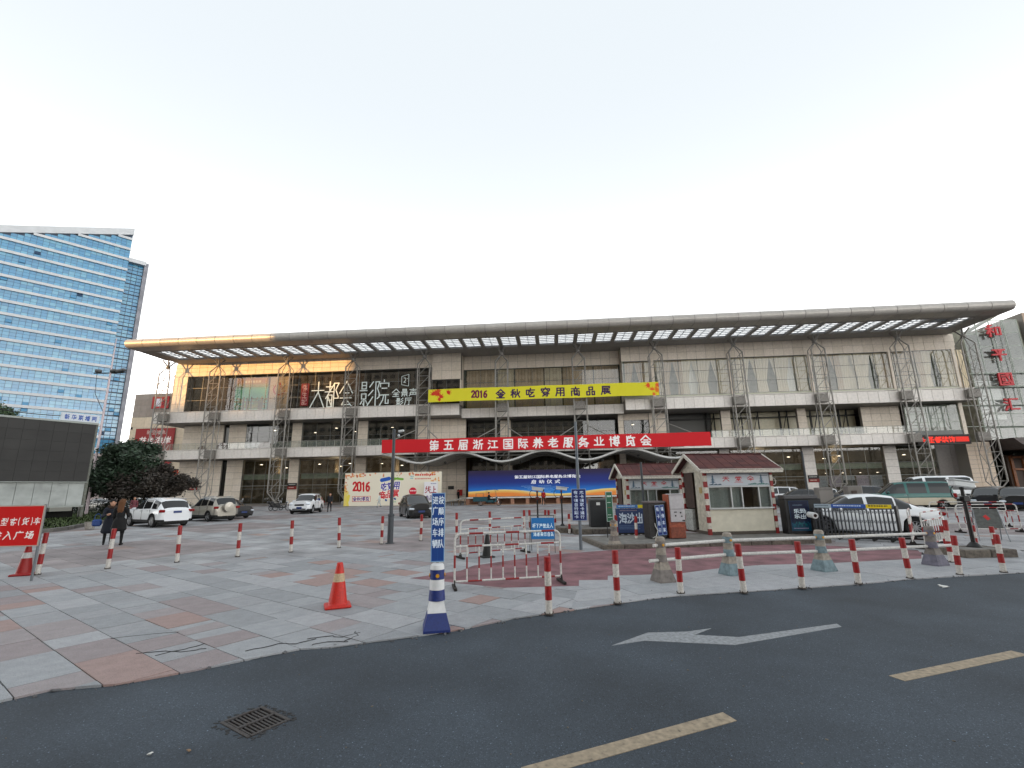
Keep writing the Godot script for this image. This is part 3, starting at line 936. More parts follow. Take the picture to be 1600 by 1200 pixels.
	# ---- ground storey
	for s in [[-53.7, -46.5], [-45.65, -43.0], [-35.2, -33.6], [-24.6, -22.9], [-16.1, -7.46], [15.4, 16.3], [29.6, 31.0], [41.0, 42.6], [51.9, 53.6]]:
		clad(t, "stone_panel", s[0], s[1], 0.2, 7.0, z2 if s[1] - s[0] > 2.0 else z2 + 0.3, 1.35, 0.97, clads if s[0] < 28 else fascias, r, 0.5)
	clad(t, "stone_panel", 59.0, 62.7, 0.2, 7.0, z2, 1.9, 0.85, [M("gray_stone", Color(0.5, 0.475, 0.46), 0.5, 0, "soft", 0.5)], r, 0.5)
	box1(t, "slot_window", Vector3(-46.07, 3.6, z2 - 0.3), Vector3(0.85, 6.8, 0.06), M("slot_glass", Color(0.05, 0.06, 0.06), 0.08))
	var ground_glass := glass("hall_glass_ground", Color(0.12, 0.15, 0.12), 0.22, 0.48)
	for s in [[-42.95, -35.25, 4], [-33.55, -24.65, 4], [-22.85, -16.15, 3], [16.4, 29.5, 5], [31.1, 40.95, 4], [42.65, 51.85, 4], [53.65, 58.95, 2]]:
		panes(t, "glass_panel", s[0], s[1], 0.25, 6.95, z2, s[2], 3, ground_glass, frame)
		b = MB.new()
		b.box(Vector3((s[0] + s[1]) / 2, 4.3, z2 - 0.5), Vector3(s[1] - s[0], 0.75, 0.05))
		put("inner_band", b, M("inner_band", Color(0.62, 0.68, 0.58), 0.5, 0, "soft", 0.5), t)
		b = MB.new()
		b.tube(Vector3(s[0], 2.95, z2 + 0.08), Vector3(s[1], 2.95, z2 + 0.08), 0.04, -1, 6)
		put("push_rail", b, M("rail_steel", Color(0.6, 0.6, 0.58), 0.4, 0.5), t)
	panes(t, "glass_panel", -7.4, -2.2, 0.25, 6.9, -6.5, 2, 3, gdark, frame)
	panes(t, "glass_panel", -0.6, 15.3, 0.25, 6.9, -6.5, 6, 3, gdark, frame)
	clad(t, "stone_panel", -2.15, -0.65, 0.2, 7.0, -5.9, 0.75, 1.0, clads, r, 0.6)
	# rooms behind the glass
	b = MB.new()
	b.box(Vector3(4, 3.6, -9.0), Vector3(114, 6.9, 0.2))
	put("hall_inner_wall", b, M("inner_wall_low", Color(0.44, 0.38, 0.29), 0.85, 0, "cloud", 0.12), t)
	b = MB.new()
	b.box(Vector3(-19, 10.5, -14.5), Vector3(70, 4.2, 0.2))
	put("hall_inner_wall", b, M("inner_wall_mid", Color(0.42, 0.38, 0.32), 0.85, 0, "cloud", 0.12), t)
	b = MB.new()
	for px in [-39.0, -29.2, -19.4, 24.0, 36.2, 47.4]:
		b.box(Vector3(px, 3.6, -7.5), Vector3(0.9, 6.9, 0.9))
	put("inner_columns", b, M("inner_column", Color(0.38, 0.34, 0.28), 0.7), t)
	# lamps in the ceilings
	var disc := MB.new()
	disc.lathe([Vector2(0.0, -0.03), Vector2(0.2, -0.03), Vector2(0.22, 0.0), Vector2(0.0, 0.05)], Transform3D(), 12)
	var dm := disc.mesh()
	var lit := glow("ceiling_lamp", Color(1.0, 0.93, 0.8), 5.0)
	for q in [[18, 11.2, -5.4], [-41, 6.3, -5.2], [-37.5, 5.8, -6.5], [-31.4, 6.2, -5.4], [-28.6, 5.9, -7.0], [-26.3, 6.2, -5.2], [-21.2, 6.1, -5.4], [-18.2, 5.8, -6.2], [20, 5.9, -6], [26, 5.6, -5.2], [33, 5.9, -5.6], [37, 5.3, -6.8], [40, 5.8, -5.2], [45, 5.5, -5.4], [48, 5.9, -7], [56, 5.8, -5.4], [-39.4, 11.8, -5.4], [-29, 11.9, -5.4], [-19.8, 11.8, -5.6], [-33.0, 11.4, -6.4], [-26.6, 11.5, -7.0]]:
		put("ceiling_lamp", dm, lit, t, Vector3(q[0], q[1], q[2]))
	for q in [[-39, -6.0], [-29, -6.0], [-19.5, -6.0], [36, -6.0], [47, -6.0]]:
		var l := OmniLight3D.new()
		l.position = Vector3(q[0], 5.4, q[1])
		l.light_color = Color(1.0, 0.9, 0.72)
		l.light_energy = 3.0
		l.omni_range = 14.0
		l.light_size = 0.2
		l.shadow_enabled = true
		t.add_child(l)
	# white counter boards lit by spots, right of the middle
	for k in 5:
		box1(t, "wall_poster", Vector3(43.6 + k * 1.85, 2.2, z2 - 0.8), Vector3(1.6, 1.5, 0.05), M("counter_board_%d" % (k % 2), Color(0.84, 0.8, 0.86) if k % 2 else Color(0.78, 0.82, 0.85), 0.6, 0, "cloud", 1.0), 0.01)
	for k in 4:
		put("spot_lamp", dm, lit, t, Vector3(44.2 + k * 2.3, 3.35, z2 - 0.5)).scale = Vector3.ONE * 0.6
	box1(t, "exit_board", Vector3(47.3, 1.9, z2 - 0.6), Vector3(1.7, 0.9, 0.06), M("exit_board", Color(0.06, 0.13, 0.1), 0.5), 0.01)
	# frosted panel beside the wall, and the square duct covers
	b = MB.new()
	b.box(Vector3(-9.7, 2.2, z2 + 0.045), Vector3(0.9, 0.5, 0.05), 0.01)
	put("vent_cover", b, M("vent_dark", Color(0.13, 0.14, 0.14), 0.6), t)
	make_roof(t, soffit, steel)
	make_trusses(t, steel)
	make_canopy(t, steel)
	make_hall_signs()

func make_roof(t: Node3D, soffit: Material, steel: Material):
	var metal := [M("eave_metal_a", Color(0.69, 0.67, 0.645), 0.38, 0.2, "soft", 0.4), M("eave_metal_b", Color(0.71, 0.69, 0.665), 0.4, 0.2, "soft", 0.4)]
	var x0 := -54.5
	var x1 := 62.55
	# rounded front edge in segments
	var prof := PackedVector2Array()
	for k in 13:
		var a := lerpf(-PI / 2, PI / 2, k / 12.0)
		prof.append(Vector2(8.0 + cos(a) * 0.62, 23.02 + sin(a) * 0.62))
	prof.append(Vector2(6.2, 23.64))
	prof.append(Vector2(6.2, 22.4))
	var n := 43
	var w := (x1 - x0) / n
	var turn := Transform3D(Basis(Vector3(0, 0, 1), Vector3.UP, Vector3(-1, 0, 0)), Vector3.ZERO)
	var sm := MB.new()
	sm.prism(prof, -w / 2 + 0.035, w / 2 - 0.035, turn)
	var seg := sm.mesh()
	for i in n:
		put("eave_segment", seg, metal[i % 2], t, Vector3(x0 + w * (i + 0.5), 0, 0))
	var b := MB.new()
	var core := PackedVector2Array()
	for p in prof:
		core.append(Vector2(minf(p.x, 8.0 + (p.x - 8.0) * 0.93), 23.02 + (p.y - 23.02) * 0.95))
	b.prism(core, -(x1 - 0.02), -(x0 + 0.02), turn)
	put("eave_core", b, M("eave_board", Color(0.45, 0.44, 0.43), 0.7), t)
	# soffit frame with openings, and the deep roof behind it
	b = MB.new()
	b.box(Vector3(4.2, 22.6, -9.1), Vector3(x1 - x0 - 0.6, 0.3, 20.2))
	b.box(Vector3((x0 - 52.6) / 2, 22.595, 3.6), Vector3(-52.6 - x0 - 0.1, 0.3, 5.2))
	b.box(Vector3((x1 + 60.6) / 2, 22.595, 3.6), Vector3(x1 - 60.6 - 0.1, 0.3, 5.2))
	b.box(Vector3(4.2, 22.59, 5.85), Vector3(x1 - x0 - 0.4, 0.3, 0.7))
	put("roof_slab", b, soffit, t)
	var bays := 42
	var bw := (60.6 + 52.6) / bays
	var bb := MB.new()
	bb.box(Vector3.ZERO, Vector3(0.55, 0.34, 4.5), 0.03)
	var beam := bb.mesh()
	var gm := MB.new()
	gm.box(Vector3.ZERO, Vector3(bw - 0.54, 0.03, 4.5))
	var pane := gm.mesh()
	var lm := MB.new()
	for k in 6:
		lm.box(Vector3(0, 0.0, -1.9 + k * 0.76), Vector3(bw - 0.5, 0.07, 0.1), 0.0)
	lm.box(Vector3(0, 0.03, 0), Vector3(0.07, 0.07, 4.4))
	var slats := lm.mesh()
	var skyglass := M("skylight_film", Color(0.9, 0.93, 0.96, 0.3), 0.5)
	skyglass.transparency = BaseMaterial3D.TRANSPARENCY_ALPHA
	var slatm := M("skylight_slat", Color(0.66, 0.69, 0.72), 0.5)
	for i in bays:
		var x := -52.6 + bw * (i + 0.5)
		put("skylight_beam", beam, soffit, t, Vector3(x - bw / 2, 22.6, 3.25))
		var g := put("skylight", pane, skyglass, t, Vector3(x, 22.72, 3.25))
		put("slats", slats, slatm, g, Vector3(0, -0.1, 0))
	put("skylight_beam", beam, soffit, t, Vector3(60.6, 22.6, 3.25))
	b = MB.new()
	b.box(Vector3(57.5, 23.5, 4.0), Vector3(4.0, 1.4, 2.0), 0.1)
	put("roof_vent", b, metal[0], t)

func make_trusses(t: Node3D, steel: Material):
	var ch := MB.new()
	var la := MB.new()
	var hx := 0.9
	var hz := 0.5
	for sx in [-1, 1]:
		for sz in [-1, 1]:
			var rr := 0.098 if sz > 0 else 0.05
			var zz = 0.55 + hz * sz
			ch.tube(Vector3(hx * sx, 1.9, zz), Vector3(hx * sx, 20.3, zz), rr, -1, 10)
			ch.tube(Vector3(hx * sx, 1.9, zz), Vector3(0.12 * sx, 0.75, 0.55 + 0.08 * sz), rr, 0.07, 8)
			ch.tube(Vector3(hx * sx, 20.3, zz), Vector3(0.1 * sx, 21.35, 0.55 + 0.08 * sz), rr, 0.07, 8)
			ch.ball(Vector3(hx * sx, 1.9, zz), Vector3.ONE * rr, 8, 4)
			ch.ball(Vector3(hx * sx, 20.3, zz), Vector3.ONE * rr, 8, 4)
	var y := 1.9
	var k := 0
	while y < 20.2:
		var s := 1.0 if k % 2 == 0 else -1.0
		la.tube(Vector3(-hx, y, 0.55 + hz), Vector3(hx, minf(y + 1.84, 20.3), 0.55 + hz), 0.05, -1, 6, false)
		la.tube(Vector3(-hx, y, 0.55 + hz), Vector3(hx, y, 0.55 + hz), 0.045, -1, 6, false)
		for sx in [-1, 1]:
			la.tube(Vector3(hx * sx, y, 0.55 - hz * s), Vector3(hx * sx, minf(y + 1.84, 20.3), 0.55 + hz * s), 0.032, -1, 6, false)
		y += 1.84
		k += 1
	var hd := MB.new()
	hd.ball(Vector3(0, 21.45, 0.55), Vector3(0.32, 0.26, 0.32), 12, 8)
	for s in [-1, 1]:
		hd.tube(Vector3(0, 21.45, 0.55), Vector3(0.5 * s, 22.5, 1.2), 0.1, -1, 8)
		hd.tube(Vector3(0, 21.45, 0.55), Vector3(0.5 * s, 22.5, -0.2), 0.1, -1, 8)
	var ft := MB.new()
	ft.lathe([Vector2(0.0, 0.9), Vector2(0.2, 0.9), Vector2(0.24, 0.6), Vector2(0.5, 0.5), Vector2(0.55, 0.2), Vector2(0.55, 0.0)], Transform3D(Basis(), Vector3(0, 0, 0.55)), 12)
	var br := MB.new()
	br.box(Vector3(0, 0, 0.05), Vector3(1.55, 1.15, 0.66), 0.03)
	var meshes := [["chords", ch.mesh()], ["lacing", la.mesh()], ["head_joint", hd.mesh()], ["foot", ft.mesh()], ["floor_bracket", br.mesh(), 13.5], ["floor_bracket", br.mesh(), 7.7]]
	var bm := M("bracket_gray", Color(0.6, 0.58, 0.555), 0.5, 0.2, "blotch", 0.5)
	for x in TRUSS_X:
		var c := node("lattice_column", t, Vector3(x, 0, 0))
		for q in meshes:
			put(q[0], q[1], bm if q.size() > 2 else steel, c, Vector3(0, q[2] if q.size() > 2 else 0.0, 0))

func wave(x: float) -> float:
	return 6.15 + 0.65 * cos(TAU * (x + 6.6) / 11.1)

func make_canopy(t: Node3D, steel: Material):
	var sh := MB.new()
	var n := 120
	var x0 := -17.4
	var x1 := 22.6
	var pts := []
	for i in n:
		var a := lerpf(x0, x1, float(i) / n)
		var c := lerpf(x0, x1, float(i + 1) / n)
		var na := Vector3(wave(a - 0.1) - wave(a + 0.1), 0.2, 0).normalized()
		var nc := Vector3(wave(c - 0.1) - wave(c + 0.1), 0.2, 0).normalized()
		for s in [0.0, -0.12]:
			var f := 1.0 if s == 0.0 else -1.0
			sh.squad([Vector3(a, wave(a) + s, 5.0), Vector3(c, wave(c) + s, 5.0), Vector3(c, wave(c) + s, -4.6), Vector3(a, wave(a) + s, -4.6)], [na * f, nc * f, nc * f, na * f])
		pts.append(Vector3(a, wave(a) - 0.06, 5.05))
	pts.append(Vector3(x1, wave(x1) - 0.06, 5.05))
	put("wave_canopy", sh, M("canopy_sheet", Color(0.82, 0.81, 0.79), 0.5, 0.2, "blotch", 0.2), t)
	var ed := MB.new()
	ed.pipe(pts, 0.15, 8)
	put("canopy_edge", ed, M("canopy_white", Color(0.9, 0.9, 0.89), 0.5, 0.1, "wear", 0.4), t)
	var b := MB.new()
	for x in [-13.1, -1.45, 9.8, 20.8]:
		for s in [-1, 1]:
			b.tube(Vector3(x + 0.9 * s, 10.4, 1.1), Vector3(x + 3.4 * s, 8.5, 4.6), 0.07, -1, 6)
			b.tube(Vector3(x + 0.9 * s, 6.4, 1.1), Vector3(x + 0.9 * s, 5.5, 4.9), 0.06, -1, 6)
	b.tube(Vector3(x0, 6.95, 4.5), Vector3(x1, 6.95, 4.5), 0.07, -1, 6)
	b.tube(Vector3(x0, 6.5, 1.2), Vector3(x1, 6.5, 1.2), 0.07, -1, 6)
	put("canopy_ties", b, steel, t)
	b = MB.new()
	for x in [-9.5, -4.3, 1.2, 6.8, 12.4, 17.3]:
		b.ball(Vector3(x, wave(x) - 0.45, 1.5), Vector3(0.22, 0.18, 0.22), 10, 6)
	put("canopy_lamps", b, M("lamp_gray", Color(0.35, 0.35, 0.34), 0.4), t)

func leaf_shape(im: Image, c: Vector2, rad: float, col: Color, rot: float):
	for k in 5:
		var a := rot + (k - 2) * 0.62
		var tip := c + Vector2(cos(a), sin(a)) * rad * (1.0 - 0.12 * absf(k - 2))
		dab(im, c, c.lerp(tip, 0.55), rad * 0.34, col)
		dab(im, c.lerp(tip, 0.55), tip, rad * 0.12, col)

# printed cloth with shallow folds, sagging a little between its ties
func hung_cloth(t: Node3D, w: float, h: float, im: Image, fold: float, sag: float):
	var n := 150
	var b := MB.new()
	var at := func(i: int, j: int) -> Vector3:
		var x := w * (float(i) / n - 0.5)
		var z := fold * (0.55 * sin(x * 1.7 + j * 0.5) + 0.3 * sin(x * 4.3 + 1.0 + j * 0.9) + 0.25 * sin(x * 0.45))
		return Vector3(x, h * (1.0 - j / 4.0) - sag * (0.5 - 0.5 * cos(x * 0.62)), z + 0.07)
	for i in n:
		for j in 4:
			var p := []
			var nr := []
			var uv := []
			for e in [[i, j], [i + 1, j], [i + 1, j + 1], [i, j + 1]]:
				p.append(at.call(e[0], e[1]))
				nr.append((at.call(e[0] + 1, e[1]) - at.call(e[0] - 1, e[1])).cross(at.call(e[0], e[1] - 1) - at.call(e[0], e[1] + 1)).normalized())
				uv.append(Vector2(float(e[0]) / n, e[1] / 4.0))
			b.tri(p[0], p[1], p[2], nr[0], nr[1], nr[2], uv[0], uv[1], uv[2])
			b.tri(p[0], p[2], p[3], nr[0], nr[2], nr[3], uv[0], uv[2], uv[3])
	put("cloth", b, printed(im, 0.8), t)

func make_hall_signs():
	# yellow cloth banner
	var im := blank(2048, 124, Color(0.86, 0.83, 0.17))
	var r := RandomNumberGenerator.new()
	r.seed = 3
	for k in 8:
		leaf_shape(im, Vector2(r.randf_range(50, 180), r.randf_range(24, 100)), r.randf_range(32, 46), Color(0.8, r.randf_range(0.1, 0.34), 0.1), r.randf() * TAU)
		leaf_shape(im, Vector2(r.randf_range(1960, 2040), r.randf_range(10, 118)), r.randf_range(22, 40), Color(0.88, r.randf_range(0.3, 0.5), 0.13), r.randf() * TAU)
	var ink := Color(0.2, 0.08, 0.3)
	write(im, "2016", Vector2(396, 30), Vector2(34, 64), Vector2(36, 0), Color(0.42, 0.06, 0.25), 15)
	write(im, "金秋吃穿用商品展", Vector2(622, 24), Vector2(76, 78), Vector2(133, 0), ink, 12.5)
	var t := hall_thing("yellow_banner", "long yellow cloth banner with purple lettering and maple leaves across the upper storey", "banner", Vector3(4.3, 14.42, 1.35))
	var b := MB.new()
	hung_cloth(t, 33.0, 1.9, im, 0.07, 0.05)
	for x in [-14.3, -5.7, 5.5, 16.4]:
		for y in [0.06, 1.84]:
			b.tube(Vector3(x, y, 0.06), Vector3(x + 0.25, y + (0.25 if y > 1 else -0.25), -0.25), 0.012, -1, 5)
	put("ties", b, M("cord_white", Color(0.75, 0.75, 0.72), 0.7), t)
	# red banner above the canopy
	im = blank(2048, 82, Color(0.78, 0.07, 0.115))
	write(im, "第五届浙江国际养老服务业博览会", Vector2(312, 12), Vector2(58, 58), Vector2(94.2, 0), Color(0.95, 0.94, 0.93), 8.5)
	t = hall_thing("red_banner", "very long red banner with white lettering standing on the wavy entrance canopy", "banner", Vector3(4.25, 6.86, 5.5))
	b = MB.new()
	b.box(Vector3(0, 0.88, -0.06), Vector3(43.1, 1.76, 0.09), 0.015)
	put("frame", b, M("banner_frame", Color(0.6, 0.6, 0.58), 0.7), t)
	hung_cloth(t, 43.1, 1.76, im, 0.04, 0.02)
	# cinema lettering on the glass
	var pale := M("letter_pale", Color(0.9, 0.94, 0.93), 0.5)
	t = hall_thing("cinema_lettering", "large pale standing characters of the cinema name across the dark upper windows", "sign", Vector3(-25, 14.4, -1.2))
	for q in [["大", -31.5, 2.2], ["都", -29.2, 2.15], ["会", -26.85, 2.0], ["影", -23.6, 2.05], ["院", -21.3, 2.2]]:
		b = MB.new()
		letter_mesh(b, q[0], Vector3(q[1] + 25, 4.2, 0), Vector2(q[2], 3.95), 0.15, 0.06)
		put("character", b, pale, t)
	t = hall_thing("hall_lettering", "smaller pale characters in two rows under a slanted emblem on the upper windows", "sign", Vector3(-16.6, 14.4, -1.2))
	for i in 3:
		b = MB.new()
		letter_mesh(b, "全景声"[i], Vector3(-1.9 + i * 1.33, 2.7, 0), Vector2(1.1, 1.15), 0.11, 0.05)
		put("character", b, pale, t)
	for i in 2:
		b = MB.new()
		letter_mesh(b, "影厅"[i], Vector3(-1.25 + i * 1.3, 1.3, 0), Vector2(1.05, 1.1), 0.11, 0.05)
		put("character", b, pale, t)
	b = MB.new()
	var e := [Vector3(-0.5, 4.65, 0), Vector3(0.6, 4.95, 0), Vector3(0.6, 3.1, 0), Vector3(-0.5, 3.35, 0)]
	for i in 4:
		b.tube(e[i], e[(i + 1) % 4], 0.05, -1, 6)
	for q in [[-0.2, 4.4, 0.1, 4.4], [0.1, 4.4, 0.1, 4.0], [0.1, 4.0, -0.2, 3.7], [-0.2, 3.7, 0.15, 3.7], [0.3, 4.3, 0.45, 4.3]]:
		b.tube(Vector3(q[0], q[1], 0), Vector3(q[2], q[3], 0), 0.06, -1, 6)
	put("emblem", b, pale, t)
	# red vertical sign left of it
	im = blank(128, 320, Color(0.5, 0.07, 0.11))
	write(im, "張生記", Vector2(20, 14), Vector2(88, 90), Vector2(0, 102), Color(0.75, 0.62, 0.6), 8)
	t = hall_thing("restaurant_sign", "narrow dark red upright sign with three characters on the upper windows", "sign", Vector3(-32.6, 15.0, -1.35))
	box1(t, "panel", Vector3(0, 1.75, -0.06), Vector3(1.25, 3.5, 0.1), M("sign_dark_red", Color(0.5, 0.07, 0.11), 0.6), 0.01)
	board(t, "lettering", 1.2, 3.45, im, Vector3(0, 1.75, -0.005))
	# pictures inside the upper left windows
	im = blank(256, 256, Color(0.36, 0.5, 0.44))
	for y in 256:
		var v := y / 255.0
		im.fill_rect(Rect2i(0, y, 256, 1), Color(0.72, 0.52, 0.28).lerp(Color(0.36, 0.74, 0.62), smoothstep(0.1, 0.4, v)))
	for k in 40:
		dab(im, Vector2(r.randf_range(0, 256), r.randf_range(150, 250)), Vector2(r.randf_range(0, 256), r.randf_range(180, 256)), r.randf_range(4, 14), Color(r.randf_range(0.25, 0.6), r.randf_range(0.45, 0.6), 0.25))
	for k in 7:
		var px := r.randf_range(20, 236)
		dab(im, Vector2(px, 246), Vector2(px, r.randf_range(150, 200)), 9, Color(0.3, 0.22, 0.14))
	small_print(im, Rect2(70, 20, 130, 34), 1, Color(0.86, 0.8, 0.6), 3)
	t = hall_thing("landscape_picture", "big teal and green landscape picture behind the upper left windows", "poster", Vector3(-41.7, 14.5, -1.85))
	box1(t, "panel", Vector3(0, 2.7, -0.05), Vector3(5.6, 5.4, 0.08), M("poster_back", Color(0.4, 0.36, 0.3), 0.7), 0.01)
	board(t, "picture", 5.5, 5.3, im, Vector3(0, 2.7, -0.005))
	im = blank(160, 256, Color(0.72, 0.66, 0.56))
	var swoosh := []
	for k in 14:
		swoosh.append(Vector2(80 + cos(k * 0.28 + 0.2) * 48, 96 + sin(k * 0.28 + 0.2) * 44))
	for k in 13:
		dab(im, swoosh[k], swoosh[k + 1], 5.0 + k * 0.8, Color(0.62, 0.14, 0.12))
	dab(im, Vector2(80, 52), Vector2(100, 92), 16, Color(0.62, 0.14, 0.12))
	small_print(im, Rect2(40, 160, 80, 30), 1, Color(0.25, 0.2, 0.18), 4)
	t = hall_thing("crest_poster", "pale poster with a red swoosh mark behind the upper left windows", "poster", Vector3(-37.1, 14.5, -1.85))
	box1(t, "panel", Vector3(0, 2.7, -0.05), Vector3(3.3, 5.4, 0.08), M("poster_back_pale", Color(0.72, 0.66, 0.56), 0.7), 0.01)
	board(t, "picture", 3.2, 5.3, im, Vector3(0, 2.7, -0.005))
	# lit red message display
	im = blank(512, 88, Color(0.06, 0.0, 0.0))
	write(im, "圣都装饰", Vector2(92, 14), Vector2(62, 60), Vector2(70, 0), Color(1, 0.16, 0.04), 9)
	dab(im, Vector2(48, 24), Vector2(30, 44), 7, Color(1, 0.16, 0.04)); dab(im, Vector2(30, 44), Vector2(48, 64), 7, Color(1, 0.16, 0.04)); dab(im, Vector2(48, 64), Vector2(66, 44), 7, Color(1, 0.16, 0.04)); dab(im, Vector2(40, 44), Vector2(60, 44), 7, Color(1, 0.16, 0.04))
	for k in 9:
		im.fill_rect(Rect2i(372, 18 + k * 6, 132, 4), Color(1, 0.14, 0.03))
	for y in range(0, 88, 4):
		im.fill_rect(Rect2i(0, y, 512, 1), Color(0.05, 0, 0))
	t = hall_thing("message_display", "lit red scrolling text display on the dark fascia at the right end of the hall", "display", Vector3(57.5, 6.85, 0.3))
	box1(t, "case", Vector3(0, 0.55, -0.35), Vector3(6.6, 1.3, 0.6), M("display_black", Color(0.03, 0.02, 0.02), 0.4), 0.03)
	var o := board(t, "screen", 6.3, 1.08, im, Vector3(0, 0.55, -0.03))
	var lm: StandardMaterial3D = o.material_override
	lm.emission_enabled = true
	lm.emission_texture = lm.albedo_texture
	lm.emission = Color.BLACK
	lm.emission_energy_multiplier = 0.9
	# small dark and red notice plates on the columns
	var places := [[-50.6, 2.95, "plate on the wide wall at the left end of the hall"], [-34.4, 2.8, "plate on the first slim pier from the left"], [42.0, 2.6, "plate on the pale pier right of the booths"]]
	for k in 3:
		im = blank(128, 80, Color(0.14, 0.13, 0.13))
		im.fill_rect(Rect2i(0, 40, 128, 40), Color(0.5, 0.12, 0.1))
		small_print(im, Rect2(16, 12, 90, 18), 1, Color(0.8, 0.8, 0.78), 20 + k)
		small_print(im, Rect2(20, 50, 80, 20), 1, Color(0.85, 0.75, 0.7), 30 + k)
		t = hall_thing("notice_plate", "dark and red notice " + places[k][2], "sign", Vector3(places[k][0], places[k][1], -3.12), "notice plates on the hall")
		box1(t, "plate", Vector3(0, 0, -0.03), Vector3(1.5, 0.98, 0.05), M("plate_dark", Color(0.14, 0.13, 0.13), 0.6), 0.01)
		board(t, "lettering", 1.46, 0.94, im, Vector3(0, 0, 0.0))
	# red fire cabinet by the door
	t = hall_thing("fire_cabinet", "small red cabinet on the stone wall between the two event hoardings", "cabinet", Vector3(-8.3, 1.0, -3.2))
	box1(t, "cabinet", Vector3(0, 0.45, 0), Vector3(0.75, 0.9, 0.3), M("cabinet_red", Color(0.62, 0.1, 0.08), 0.5), 0.03)
	box1(t, "door", Vector3(0, 0.45, 0.16), Vector3(0.6, 0.72, 0.03), M("cabinet_red_door", Color(0.7, 0.14, 0.1), 0.4), 0.01)

func poster_leaves(im: Image, r: RandomNumberGenerator, area: Rect2, n: int):
	for k in n:
		var h := r.randf()
		var c := Color(0.92, 0.55 + 0.2 * h, 0.36).lerp(Color(0.62, 0.14, 0.1), r.randf() * 0.7)
		leaf_shape(im, area.position + Vector2(r.randf(), r.randf()) * area.size, r.randf_range(9, 26), c, r.randf() * TAU)

